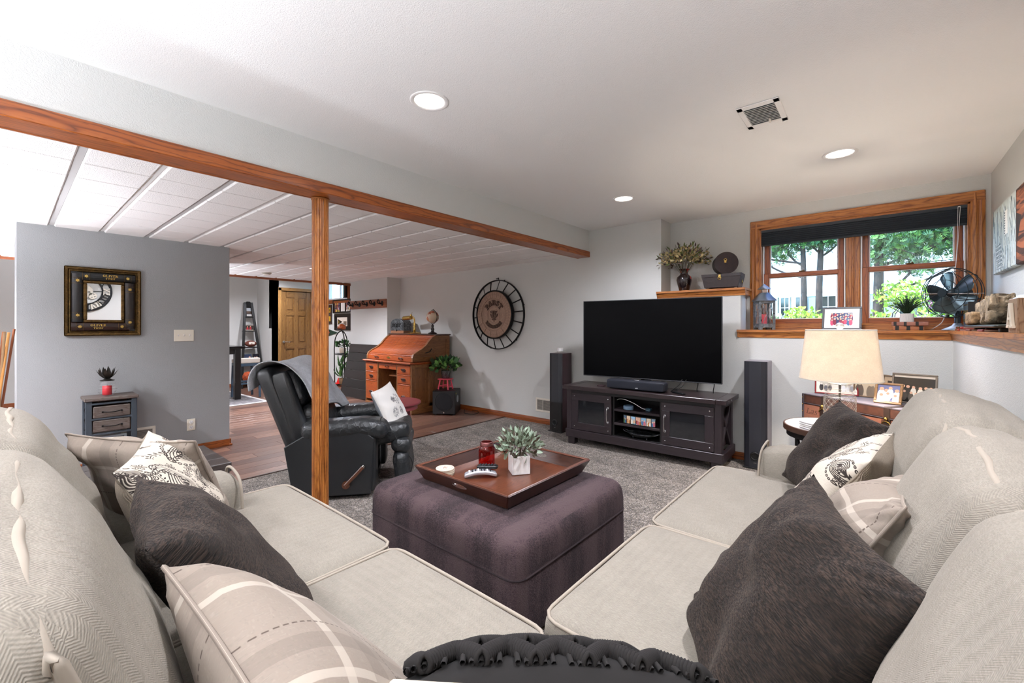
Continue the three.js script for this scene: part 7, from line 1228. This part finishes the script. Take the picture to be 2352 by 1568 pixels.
{ // two travel trunks set across the corner
  const leather = wood(0x7a4a38, T.mottle, 0.55, 0.5, 0.5, { clearcoat: 0.1 }), strap = mat(0x33241d, 0.5), edge = mat(0x4a4348, 0.5);
  const trunk = (label, y, h, d, seed, words) => {
    const a = [-0.485, -4.30], u = [0.80, 0.60], v = [0.60, -0.80], W = 0.85;
    const t = thing('travel_trunk', label, 'trunk', [a[0] + u[0] * W / 2 + v[0] * d / 2, y, a[1] + u[1] * W / 2 + v[1] * d / 2], Math.atan2(-u[1], u[0]));
    part(t, 'body', bx(W, h - 0.075, d, 0, (h - 0.075) / 2, 0, 0.006, 'x'), leather);
    part(t, 'lid', bx(W + 0.004, 0.073, d + 0.004, 0, h - 0.0365, 0, 0.006, 'x'), leather);
    part(t, 'lid_panel', bx(W - 0.03, 0.003, d - 0.03, 0, h, 0, 0.001), mat(0x8b8590, 0.35));
    part(t, 'edging', [...[-1, 1].flatMap((s) => [bx(0.02, h, 0.006, s * (W / 2 - 0.008), h / 2, d / 2 + 0.002, 0.002), bx(0.006, h, 0.02, s * (W / 2 + 0.001), h / 2, d / 2 - 0.008, 0.002)]), bx(W, 0.008, 0.008, 0, h - 0.003, d / 2 + 0.001, 0.002), bx(W, 0.006, 0.006, 0, h - 0.074, d / 2 + 0.002, 0.001)], edge);
    for (const x of [-0.235, 0.235]) { part(t, 'strap', [bx(0.042, h, 0.006, x, h / 2, d / 2 + 0.003, 0.002), bx(0.042, 0.006, d, x, h + 0.001, 0, 0.002)], strap); part(t, 'buckle', [tidy(new THREE.SphereGeometry(0.013, 12, 8)).translate(x, h - 0.075, d / 2 + 0.012), tidy(new THREE.TorusGeometry(0.03, 0.0045, 6, 20, PI)).translate(x, h - 0.125, d / 2 + 0.01), bx(0.05, 0.008, 0.008, x, h - 0.16, d / 2 + 0.008, 0.002)], M.brass); }
    for (let k = 0; k < 6; k++) part(t, 'rivet', tidy(new THREE.SphereGeometry(0.005, 8, 6)).translate(-W / 2 + 0.008, 0.03 + k * (h - 0.06) / 5, d / 2 + 0.006), M.brass);
    for (const [x, w] of [[-0.335, 0.14], [0.0, 0.40], [0.335, 0.14]]) {
      printed(t, 'printed_labels', w, h - 0.09, (g, Wp, Hp) => { reseed(seed + x * 100); g.fillStyle = '#8c5a48'; g.fillRect(0, 0, Wp, Hp); for (let k = 0; k < 240; k++) { g.fillStyle = `rgba(${120 + rnd() * 60},${74 + rnd() * 40},${58 + rnd() * 30},0.25)`; g.fillRect(rnd() * Wp, rnd() * Hp, rnd() * 40, rnd() * 8); } g.fillStyle = '#4a2a24'; g.font = `italic ${Math.round(Hp * 0.24)}px serif`; g.fillText(words[x < 0 ? 0 : x > 0 ? 2 : 1], Wp * 0.12, Hp * 0.28); g.fillStyle = '#a8322c'; g.beginPath(); g.ellipse(Wp * 0.4, Hp * 0.55, Math.min(Wp, Hp) * 0.16, Math.min(Wp, Hp) * 0.2, 0.4, 0, 7); g.fill(); g.strokeStyle = '#5a302a'; g.lineWidth = 3; g.strokeRect(Wp * 0.28, Hp * 0.4, Wp * 0.28, Hp * 0.32); g.fillStyle = '#2d3a66'; g.beginPath(); g.moveTo(Wp * 0.55, Hp * 0.92); g.lineTo(Wp * 0.72, Hp * 0.76); g.lineTo(Wp * 0.92, Hp * 0.92); g.fill(); }, [x, (h - 0.075) / 2 - 0.002, d / 2 + 0.0042], null, w > 0.3 ? 256 : 128, 0.6);
    }
  };
  trunk('lower travel trunk of the two stacked in the corner, mostly behind the end table', 0, 0.37, 0.318, 181, ['Paris', 'Bonne', 'Roma']);
  trunk('upper travel trunk with straps and travel labels, carrying the family photo frames', 0.3755, 0.345, 0.318, 187, ['Las', 'Paris', 'Roma']);
  const Y = 0.7255, face = 0.05, sep = ['#3a3029', '#55483c', '#7a6a58', '#241d18']; sep.skin = '#cdb694';
  const bw = ['#2a2a2e', '#5a5a60', '#8c8c92', '#dcdcdc']; bw.skin = '#d8d2c8';
  standingPhoto('wide red framed black-and-white photo behind the lamp base on the trunk', [-0.262, Y, -4.345], 0.05, 0.28, 0.285, 0.125, 0.011, '#e9e2d4', mat(0x7d1c20, 0.35), (c, W, Hh) => { for (const x of [0.1, 0.62]) { c.fillStyle = '#b9b2a4'; c.fillRect(W * x, Hh * 0.18, W * 0.28, Hh * 0.62); figures(c, W * x, Hh * 0.15, W * 0.28, Hh * 0.6, 3, bw, 601 + x * 10); } });
  standingPhoto('left sepia photo of the brown hinged pair standing on the trunk', [-0.075, Y, -4.345], -0.25, 0.10, 0.165, 0.165, 0.010, '#c7b497', mat(0x6a5138, 0.5), (c, W, Hh) => { figures(c, 0, Hh * 0.1, W, Hh * 0.9, 2, sep, 611); });
  standingPhoto('right sepia portrait of a man in a cap, of the hinged pair on the trunk', [0.055, Y, -4.29], -0.95, 0.10, 0.13, 0.185, 0.010, '#b7a184', mat(0x77644c, 0.5), (c, W, Hh) => { c.fillStyle = '#6a5a48'; c.beginPath(); c.ellipse(W * 0.5, Hh * 1.0, W * 0.4, Hh * 0.4, 0, 0, 7); c.fill(); c.fillStyle = '#d8c6a6'; c.beginPath(); c.ellipse(W * 0.5, Hh * 0.42, W * 0.17, Hh * 0.2, 0, 0, 7); c.fill(); c.fillStyle = '#4a4038'; c.fillRect(W * 0.3, Hh * 0.2, W * 0.4, Hh * 0.1); });
  standingPhoto('tilted wooden framed photo of a team in white on the trunk front edge', [0.045, Y, -4.075], -0.22, 0.42, 0.155, 0.155, 0.016, '#6a6f92', wood(0xa07a4a, T.grain, 0.45, 0.4, 0.2), (c, W, Hh) => { figures(c, W * 0.05, 0, W * 0.9, Hh * 0.9, 4, ['#efece6', '#e4e0da'], 621); figures(c, W * 0.1, Hh * 0.35, W * 0.8, Hh * 0.7, 3, ['#f2efe9', '#dcd8d2'], 623); });
  standingPhoto('large dark group photograph in a thin silver-brown frame at the right of the trunk', [0.185, Y, -4.165], -0.30, 0.16, 0.245, 0.215, 0.012, '#26231f', mat(0x7d7266, 0.4, { metalness: 0.4 }), (c, W, Hh) => { c.fillStyle = '#cbbfae'; c.fillRect(0, 0, W, Hh * 0.1); figures(c, W * 0.03, Hh * 0.28, W * 0.94, Hh * 0.45, 7, ['#dcd3c2', '#8a7f70', '#4a443d'], 631); figures(c, W * 0.05, Hh * 0.5, W * 0.9, Hh * 0.45, 6, ['#e4dccd', '#5a5249'], 633); });
}
// ---------------------------------------------------------------- grey wall side
{
  const m = thing('wall_mirror', 'square mirror framed in gilt moulding and dark book spines on the grey wall', 'mirror', [XG, 1.4975, -0.5625], PI / 2);
  const W = 0.505, Hh = 0.605, gb = 0.042, sp = 0.078, ib = 0.024;
  const frame3 = (w, h, b, prof, zz) => { const out = []; for (const [x, y, len, r] of [[0, h / 2, w, 0], [0, -h / 2, w, PI], [-w / 2, 0, h, PI / 2], [w / 2, 0, h, -PI / 2]]) out.push(prism(prof(b), len - b * 0.2).rotateY(PI / 2).translate(-(len - b * 0.2) / 2, 0, 0).rotateZ(r).translate(x, y, zz)); return out; };
  const gilt = (b) => [[0, 0], [0, -b], [0.008, -b], [0.014, -b * 0.85], [0.012, -b * 0.7], [0.024, -b * 0.5], [0.026, -b * 0.2], [0.018, -b * 0.1], [0.022, 0]].map(([z, y]) => [-z, y]).reverse();
  part(m, 'gilt_moulding', frame3(W, Hh, gb, gilt, 0.002), M.gold);
  part(m, 'backing', bx(W - 0.02, Hh - 0.02, 0.008, 0, 0, 0.004, 0.001), M.black);
  const w1 = W - 2 * gb, h1 = Hh - 2 * gb, spine = (x, y, len, vert, c, title) => {
    const g = part(m, 'book_spine', mv(lathe([[0.0001, 0], [sp / 2, 0], [sp / 2, len], [0.0001, len]], 24).translate(0, -len / 2, 0).scale(1, 1, 0.55), 0, 0, 0, 0, 0, vert ? 0 : PI / 2).translate(x, y, 0.012), mat(c, 0.35, { map: sized(T.mottle, 0.2, 0.2) }));
    for (const s of [-0.42, -0.3, 0.3, 0.42]) part(g, 'gilt_band', mv(tidy(new THREE.TorusGeometry(sp / 2 + 0.0005, 0.0016, 5, 28)).rotateX(PI / 2).scale(1, 1, 0.56), 0, 0, 0, 0, 0, vert ? 0 : PI / 2).translate(x + (vert ? 0 : s * len), y + (vert ? s * len : 0), 0.012), M.gold);
    for (const s of [-0.36, 0.36]) part(g, 'gilt_ornament', prism(Array.from({ length: 16 }, (_, k) => { const a = k / 16 * 6.283, r = k % 2 ? 0.009 : 0.017; return [Math.cos(a) * r, Math.sin(a) * r]; }), 0.001).translate(x + (vert ? 0 : s * len), y + (vert ? s * len : 0), 0.0335), M.brass);
    if (title) for (const [t, dy, sz] of [['OLIVER', 0.003, 0.019], ['TWIST', -0.019, 0.014]]) part(g, 'gilt_title', letters(t, sz, 0.0008).translate(x + 0.02 * title, y + dy, 0.0335), M.brass);
  };
  spine(0.02, h1 / 2 - sp / 2, w1 - 0.04, false, 0x15191a, 1); spine(-0.02, -h1 / 2 + sp / 2, w1 - 0.04, false, 0x35180f, -1);
  spine(-w1 / 2 + sp / 2, 0.03, h1 - 0.1, true, 0x201a1c); spine(w1 / 2 - sp / 2, -0.03, h1 - 0.1, true, 0x2d1c14);
  const w2 = w1 - 2 * sp + 0.005, h2 = h1 - 2 * sp + 0.005;
  part(m, 'inner_moulding', framePieces(w2, h2, ib, 0.03, 0.006).map((g) => g.translate(0, 0, 0.016)), M.gold);
  part(m, 'mirror_glass', bx(w2 - 2 * ib + 0.006, h2 - 2 * ib + 0.006, 0.004, 0, 0, 0.018, 0.001), mat(0xf2f2f2, 0.01, { metalness: 1 }));
}
{
  const n = thing('nightstand', 'small weathered grey cabinet with two drawers standing at the grey wall', 'cabinet', [-5.175, 0, -0.585], PI / 2);
  const W = 0.33, D = 0.25, Hn = 0.67, blue = mat(0x3e464e, 0.5, { metalness: 0.3 }), grey = wood(0x665f5c, T.grain, 0.6, 0.6, 0.25, { clearcoat: 0.05 });
  part(n, 'top', bx(W + 0.02, 0.028, D + 0.02, 0, Hn - 0.014, 0, 0.005, 'x'), grey);
  for (const x of [-1, 1]) for (const z of [-1, 1]) part(n, 'leg', bx(0.04, Hn - 0.03, 0.03, x * (W / 2 - 0.02), (Hn - 0.03) / 2, z * (D / 2 - 0.015), 0.003, 'y'), blue);
  for (const [i, y] of [[0, 0.545], [1, 0.425]]) { const d = part(n, 'drawer', bx(W - 0.092, 0.098, 0.02, 0, y, D / 2 - 0.008, 0.006, 'x'), grey); part(d, 'handle', [tube([[-0.05, y, D / 2 + 0.002], [-0.04, y, D / 2 + 0.018], [0, y - 0.004, D / 2 + 0.024], [0.04, y, D / 2 + 0.018], [0.05, y, D / 2 + 0.002]], 0.004), disc(0.008, 0.004, 10).rotateX(PI / 2).translate(-0.06, y, D / 2 + 0.003), disc(0.008, 0.004, 10).rotateX(PI / 2).translate(0.06, y, D / 2 + 0.003)], M.iron); }
  part(n, 'rail', [0.617, 0.487, 0.358].map((y) => bx(W - 0.07, 0.016, 0.02, 0, y, D / 2 - 0.01, 0.002)), blue);
  part(n, 'case', [bx(W - 0.05, 0.28, 0.006, 0, 0.49, -D / 2 + 0.02), bx(0.008, 0.28, D - 0.05, -W / 2 + 0.03, 0.49, 0), bx(0.008, 0.28, D - 0.05, W / 2 - 0.03, 0.49, 0)], M.walnutDark);
  for (const s of [-1, 1]) for (let k = 0; k < 3; k++) { const y = 0.37 + k * 0.09, x = s * (W / 2 - 0.012); part(n, 'side_lattice', [beamBox([x, y, -D / 2 + 0.03], [x, y + 0.09, D / 2 - 0.03], 0.006, 0.006, 0.001), beamBox([x, y + 0.09, -D / 2 + 0.03], [x, y, D / 2 - 0.03], 0.006, 0.006, 0.001)], M.iron); }
  part(n, 'lower_shelf', bx(W - 0.05, 0.016, D - 0.03, 0, 0.12, 0, 0.003, 'x'), grey);
  const s = thing('shelf_sign', 'pale blue framed sign standing on the lower shelf of the nightstand', 'sign', [-5.16, 0.129, -0.59], PI / 2);
  part(s, 'board', bx(0.21, 0.19, 0.012, 0, 0.096, 0, 0.003), mat(0xb4c3cf, 0.6));
  printed(s, 'lettering', 0.19, 0.17, (g, Wp, Hp) => { g.fillStyle = '#b8c8d4'; g.fillRect(0, 0, Wp, Hp); g.strokeStyle = '#4a545e'; g.lineWidth = 4; g.strokeRect(8, 8, Wp - 16, Hp - 16); g.strokeRect(Wp * 0.2, Hp * 0.3, Wp * 0.6, Hp * 0.45); g.fillStyle = '#3a444e'; g.font = `bold ${Math.round(Hp * 0.36)}px serif`; g.textAlign = 'center'; g.fillText('S', Wp * 0.5, Hp * 0.32); }, [0, 0.096, 0.0065], null, 128);
  const j = thing('pineapple_jar', 'pineapple-shaped textured glass candle jar with dark metal leaves on the nightstand', 'candle holder', [-5.16, 0.6705, -0.565]);
  const prof = []; for (let k = 0; k <= 28; k++) { const t = k / 28, y = 0.004 + 0.125 * t; prof.push([0.040 + 0.027 * Math.sin(t * PI * 0.92) + 0.0022 * Math.abs(Math.sin(t * 16)), y]); }
  const gl = lathe([[0.0001, 0.002], [0.038, 0.002], ...prof, ...[...prof].reverse().map(([r, y]) => [r - 0.004, y + 0.002]), [0.0001, 0.006]], 40); const gp = gl.attributes.position; for (let i = 0; i < gp.count; i++) { const a = Math.atan2(gp.getZ(i), gp.getX(i)), y = gp.getY(i), f = 1 + 0.022 * Math.sin(a * 9 + y * 90) * Math.sin(a * 9 - y * 90); gp.setX(i, gp.getX(i) * f); gp.setZ(i, gp.getZ(i) * f); } gl.computeVertexNormals();
  part(j, 'glass', gl, M.jarGlass);
  part(j, 'lid', lathe([[0.0001, 0.13], [0.046, 0.13], [0.05, 0.135], [0.03, 0.142], [0.018, 0.15], [0.0001, 0.15]], 28), mat(0x3a3834, 0.4, { metalness: 0.8 }));
  const metal = mat(0x3c3a36, 0.38, { metalness: 0.85, side: THREE.DoubleSide }); reseed(201);
  for (let k = 0; k < 15; k++) { const ringN = k < 7 ? 0 : k < 12 ? 1 : 2, a = k * 2.4, t = [0.95, 0.55, 0.15][ringN]; part(j, 'metal_leaf', place(leafGeo(0.105, 0.032, 0.35), [Math.cos(a) * 0.012, 0.147, Math.sin(a) * 0.012], [Math.cos(a) * t, 1, Math.sin(a) * t], -a + PI / 2, rr(0.85, 1.1)), metal); }
  part(j, 'stem', bar([0, 0.145, 0], [0, 0.18, 0], 0.012), metal);
  const c = thing('votive_candle', 'bright red candle inside the pineapple glass jar', 'candle', [-5.16, 0.6785, -0.565]);
  part(c, 'wax', lathe([[0.0001, 0], [0.032, 0], [0.032, 0.078], [0.0001, 0.08]], 24), mat(0xc21f2c, 0.5)); part(c, 'wick', bar([0, 0.078, 0], [0, 0.088, 0], 0.001, 5), M.black);
}
{
  const t = thing('end_table', 'low dark wooden end table between the left sofa arm and the grey wall', 'table', [-2.86, 0, -0.40]);
  const tw = 0.50, td = 0.74;
  for (let k = 0; k < 4; k++) part(t, 'plank', bx(tw / 4 - 0.001, 0.05, td, -tw / 2 + tw / 8 + k * tw / 4, 0.533, 0, 0.003, 'z'), wood([0x3c3634, 0x423b38, 0x383230, 0x403937][k], T.grain, 0.5, 0.7, 0.3));
  part(t, 'apron', [bx(tw - 0.05, 0.07, 0.02, 0, 0.472, td / 2 - 0.03), bx(tw - 0.05, 0.07, 0.02, 0, 0.472, -td / 2 + 0.03), bx(0.02, 0.07, td - 0.06, tw / 2 - 0.03, 0.472, 0), bx(0.02, 0.07, td - 0.06, -tw / 2 + 0.03, 0.472, 0)], M.blackWood);
  for (const x of [-1, 1]) for (const z of [-1, 1]) part(t, 'leg', bx(0.055, 0.51, 0.055, x * (tw / 2 - 0.035), 0.255, z * (td / 2 - 0.035), 0.004, 'y'), M.blackWood);
  part(t, 'lower_shelf', bx(tw - 0.08, 0.02, td - 0.08, 0, 0.15, 0, 0.003, 'z'), M.blackWood);
}
{ // bamboo poles in a floor vase beyond the grey wall
  const v = thing('floor_vase', 'dark floor vase holding dried bamboo at the left edge of the picture', 'vase', [-6.0, 0, 0.10]);
  part(v, 'body', lathe([[0.0001, 0], [0.09, 0], [0.13, 0.12], [0.12, 0.3], [0.08, 0.42], [0.095, 0.46], [0.085, 0.46], [0.07, 0.42], [0.0001, 0.06]], 36), mat(0x2d211b, 0.4));
  reseed(211);
  for (let k = 0; k < 11; k++) {
    const x0 = rr(-0.04, 0.04), z0 = rr(-0.04, 0.04), x1 = -0.05 + rr(-0.1, 0.1), z1 = -0.02 + (k - 5) * 0.022 + rr(-0.01, 0.01), h = rr(1.12, 1.24), r = rr(0.008, 0.012);
    const b = thing('bamboo_pole', ['reddish', 'golden', 'tan'][k % 3] + ' dried bamboo pole standing in the dark floor vase', 'bamboo', [-6.0, 0.062, 0.10], 0, 'dried bamboo poles in the floor vase');
    const g = []; for (let i = 0; i < 6; i++) { const t0 = i / 6, t1 = (i + 1) / 6, P = (t) => [lerp(x0, x1, t), t * h, lerp(z0, z1, t)]; g.push(bar(P(t0), P(t1), r, 8, r * 0.97)); const q = P(t1); g.push(tidy(new THREE.TorusGeometry(r, 0.002, 5, 10)).rotateX(PI / 2).translate(...q)); }
    part(b, 'cane', g, mat([0x8a4a24, 0xc78a48, 0x9a7a58][k % 3], 0.5));
  }
}
// added unseen fill lamps, bowl-shaped, that light the ceilings from behind the camera and the grey wall
function fillUplight(x, z, power, label) {
  const t = thing('added_fill_lamp', label, 'lamp', [x, 0, z]);
  part(t, 'base', lathe([[0.0001, 0], [0.14, 0], [0.14, 0.015], [0.03, 0.03], [0.0001, 0.03]], 36), M.iron); part(t, 'pole', bar([0, 0.02, 0], [0, 1.02, 0], 0.012, 14), M.iron);
  part(t, 'fill_lamp_bowl', lathe([[0.02, 1.0], [0.1, 1.02], [0.155, 1.07], [0.16, 1.08], [0.15, 1.075], [0.095, 1.03], [0.02, 1.015]], 40), M.offwhite);
  part(t, 'fill_lamp_bulb', tidy(new THREE.SphereGeometry(0.035, 18, 12)).translate(0, 1.06, 0), mat(0xffffff, 0.5, { emissive: 0xfff4e6, emissiveIntensity: 5 }));
  const l = new THREE.SpotLight(FILL_UP_COLOR, power, 0, 1.5, 0.6, 2); l.name = 'added_fill_light'; l.position.set(x, 1.11, z); l.target.position.set(x, 3, z); l.castShadow = true; l.shadow.radius = 5; scene.add(l, l.target);
}
fillUplight(0.05, 1.1, FILL_UP, 'added unseen fill lamp behind the right end of the sectional'); fillUplight(-1.7, 1.3, FILL_UP, 'added unseen fill lamp behind the left end of the sectional');
fillUplight(-4.2, 1.0, FILL_UP2, 'added unseen fill lamp at the back of the tiled-ceiling room'); fillUplight(-6.2, 1.4, FILL_UP2, 'second added unseen fill lamp at the back of the tiled-ceiling room'); fillUplight(-7.75, -0.75, FILL_UP2, 'added unseen fill lamp hidden behind the grey wall');
// ---------------------------------------------------------------- outside the window
struct('ground_outside', wbox(-14, 12, 0.2, 1.02, -30, -5.12), mat(0x5f6a3a, 1, { map: sized(T.mottle, 1.2, 1.2) }));
{ // neighbour's house: lap siding, band board, small paned windows
  const h = thing('neighbor_house', 'pale green-grey neighbouring house with lap siding and small paned windows outside', 'house', [0, 1.02, -16]);
  const side = mat(0xd9dcd0, 0.7), trimM = mat(0xe9e6d6, 0.6), darkGl = phys(0x20261f, 0.08);
  part(h, 'foundation', bx(14, 1.2, 0.2, 0, 0.6, -0.13, 0.002), mat(0x8c8a7c, 0.9));
  part(h, 'band_board', bx(14, 0.2, 0.06, 0, 1.37, 0.0, 0.004), trimM);
  const b = cbox(14, 0.142, 0.022, 0.004, 'x');
  for (let k = 0; k < 34; k++) part(h, 'siding_board', b, side, [0, 1.53 + k * 0.125, 0.0], [0.09, 0, 0]);
  part(h, 'sheathing', bx(14, 4.4, 0.1, 0, 3.6, -0.09, 0.002), side);
  for (const [x, w] of [[-2.75, 0.36], [-2.27, 0.30], [-1.86, 0.32], [-1.16, 0.46], [0.68, 0.56], [1.42, 0.5]]) {
    const f = part(h, 'window', framePieces(w, 0.72, 0.045, 0.05).map((g) => g.translate(x, 0.86, 0)), trimM);
    part(f, 'pane', [-1, 1].flatMap((s) => [-1, 1].map((t) => bx(w / 2 - 0.055, 0.30, 0.01, x + s * (w / 4 - 0.012), 0.86 + t * 0.165, -0.005, 0.001))), darkGl);
    part(f, 'muntin', [bx(0.016, 0.66, 0.02, x, 0.86, 0.005, 0.002), bx(w - 0.08, 0.016, 0.02, x, 0.86, 0.005, 0.002)], trimM);
  }
  part(h, 'window_casing', [[-2.99], [-2.50], [-2.06], [-1.42], [-0.90], [0.36], [1.0]].map(([x]) => bx(0.08, 1.2, 0.05, x, 0.9, 0.0, 0.003)), mat(0xb3b596, 0.7));
}
const sprayGeo = (() => { const g = []; for (const [x, a, s] of [[0, 0, 1], [0.014, 0.7, 0.75], [-0.014, -0.7, 0.75], [0.008, 0.4, 0.9], [-0.008, -0.4, 0.9]]) g.push(leafGeo(0.085 * s, 0.014, 0.2).rotateZ(-a).translate(x, 0.01, 0)); return merge(g); })();
const roundLeaf = leafGeo(0.055, 0.034, 0.2);
function leaves(parent, geo, colors, places, seed) {
  const m = new THREE.InstancedMesh(geo, phys(0xffffff, 0.7, { transmission: 0.3, thickness: 0, side: THREE.DoubleSide }), places.length); m.name = 'foliage'; m.userData.kind = 'stuff'; shadow(m); reseed(seed);
  const o = new THREE.Object3D(), c = new THREE.Color();
  places.forEach(([x, y, z, s], i) => { o.position.set(x, y, z); o.rotation.set(rr(-1.2, 1.2), rnd() * 6.283, rr(-1.6, 1.6)); o.scale.setScalar(s * rr(0.7, 1.3)); o.updateMatrix(); m.setMatrixAt(i, o.matrix); c.set(colors[Math.floor(rnd() * colors.length)]).multiplyScalar(rr(0.75, 1.2)); m.setColorAt(i, c); });
  parent.add(m); return m;
}
function tree(label, x, z, r, h, lean, blobs, seed, colors) {
  const t = thing('cedar_tree', label, 'tree', [x, 1.02, z]); reseed(seed);
  const top = [lean, h, 0], P = (q) => [lean * q * q, h * q, 0.05 * Math.sin(q * 5)];
  const tr = []; for (let k = 0; k < 8; k++) tr.push(bar(P(k / 8), P((k + 1) / 8), r * (1 - 0.07 * k), 10, r * (1 - 0.07 * (k + 1)))); part(t, 'trunk', tr, M.bark);
  const places = [];
  blobs.forEach(([bx0, by, bz, R, n], i) => {
    const q0 = clamp((by - 0.45) / h, 0.12, 0.95), A = P(q0);
    part(t, 'branch', tube([A, [lerp(A[0], bx0, 0.5), lerp(A[1], by, 0.35), lerp(A[2], bz, 0.5)], [bx0, by, bz]], 0.018, false, 12, 6), M.bark);
    for (let k = 0; k < 7; k++) { const e = [bx0 + rr(-R, R), by + rr(-R, R) * 0.7, bz + rr(-R, R)]; part(t, 'twig', tube([[lerp(A[0], bx0, 0.75), lerp(A[1], by, 0.75), lerp(A[2], bz, 0.75)], [lerp(bx0, e[0], 0.4), lerp(by, e[1], 0.3), lerp(bz, e[2], 0.4)], e], 0.006, false, 8, 4), M.bark); }
    for (let k = 0; k < n; k++) { const u = rr(-1, 1), th = rnd() * 6.283, q = R * Math.pow(rnd(), 0.4), c = Math.sqrt(1 - u * u); places.push([bx0 + q * c * Math.cos(th), by + q * u * 0.7, bz + q * c * Math.sin(th), 1]); }
  });
  leaves(t, sprayGeo, colors, places, seed + 1); return t;
}
const cedar = [0x3f6b23, 0x55832c, 0x2f5520, 0x6d9638, 0x274a1c];
tree('left trunk of the twin cedars outside the left window half', -0.98, -9.0, 0.052, 3.4, -0.1, [[-0.75, 1.55, 0.1, 0.5, 620], [-0.35, 1.75, -0.2, 0.45, 520], [-1.2, 1.8, 0, 0.5, 520], [-0.55, 2.3, 0, 0.6, 620], [0.1, 2.2, 0.2, 0.5, 460]], 301, cedar);
tree('right trunk of the twin cedars outside the left window half', -0.79, -9.1, 0.058, 3.4, 0.15, [[0.05, 1.72, 0.1, 0.32, 240], [0.35, 1.9, -0.3, 0.35, 200], [0.2, 2.4, 0, 0.6, 520], [-0.2, 1.95, 0.3, 0.4, 360]], 311, cedar);
tree('thick single cedar trunk outside the right window half', -0.01, -8.8, 0.075, 3.6, 0.1, [[0.05, 1.45, 0.2, 0.45, 520], [0.5, 1.6, 0.1, 0.5, 620], [0.95, 1.65, 0, 0.5, 620], [0.3, 2.1, 0, 0.55, 620], [0.8, 2.15, 0.2, 0.55, 620], [1.3, 2.1, 0, 0.5, 460], [0.45, 1.18, 0.2, 0.28, 170], [1.0, 1.22, 0.1, 0.25, 120]], 321, cedar);
tree('dark slim cedar at the far right of the window view', 1.15, -9.6, 0.05, 3.6, 0.05, [[-0.1, 1.75, 0.1, 0.5, 520], [0.2, 2.2, 0, 0.5, 460], [-0.35, 1.6, 0.2, 0.4, 320]], 331, cedar);
function shrub(label, x, y, z, R, n, seed, colors, squash = 0.7) {
  const s = thing('garden_shrub', label, 'shrub', [x, 1.02, z]); reseed(seed); const hh = y - 1.02;
  part(s, 'stem', Array.from({ length: 7 }, () => tube([[0, 0, 0], [rr(-R, R) * 0.4, hh * 0.6, rr(-R, R) * 0.4], [rr(-R, R) * 0.8, hh + rr(-0.1, 0.15), rr(-R, R) * 0.6]], 0.006, false, 8, 4)), M.bark);
  const p = []; for (let k = 0; k < n; k++) { const u = rr(-1, 1), th = rnd() * 6.283, q = R * Math.pow(rnd(), 0.4), c = Math.sqrt(1 - u * u); p.push([q * c * Math.cos(th), hh + q * u * squash, q * c * Math.sin(th), 1]); }
  leaves(s, roundLeaf, colors, p, seed + 1);
}
const lime = [0xb9cf2e, 0xa2c22c, 0xd0dc4c, 0x8fb32a], mid = [0x5f8f30, 0x74a23a, 0x8ab048, 0x4a7a28];
shrub('bright lime shrub outside under the twin cedars', -0.88, 1.38, -7.6, 0.26, 480, 341, lime);
shrub('pale flowering shrub outside just right of the lantern', -1.2, 1.33, -7.4, 0.17, 260, 343, [0xe8e2d2, 0xd9cfc0, 0x6f9440, 0x88a855]);
shrub('low green shrub outside behind the crowd snapshot', -0.40, 1.36, -7.7, 0.28, 380, 345, mid);
shrub('lime-tipped shrub outside left of the planter', -0.07, 1.32, -7.4, 0.22, 320, 347, lime);
shrub('tall yellow-green bush outside behind the planter grass', 0.28, 1.72, -8.6, 0.36, 620, 349, lime);
shrub('wide yellow-green shrub outside behind the desk fan', 0.62, 1.36, -7.7, 0.34, 520, 351, [...lime, ...mid]);
shrub('small pink flowering shrub outside beside the fan guard', 0.62, 1.56, -8.2, 0.12, 120, 353, [0xc77a9a, 0xb8658a, 0x6a8a3a]);
renderer.render(scene, camera);
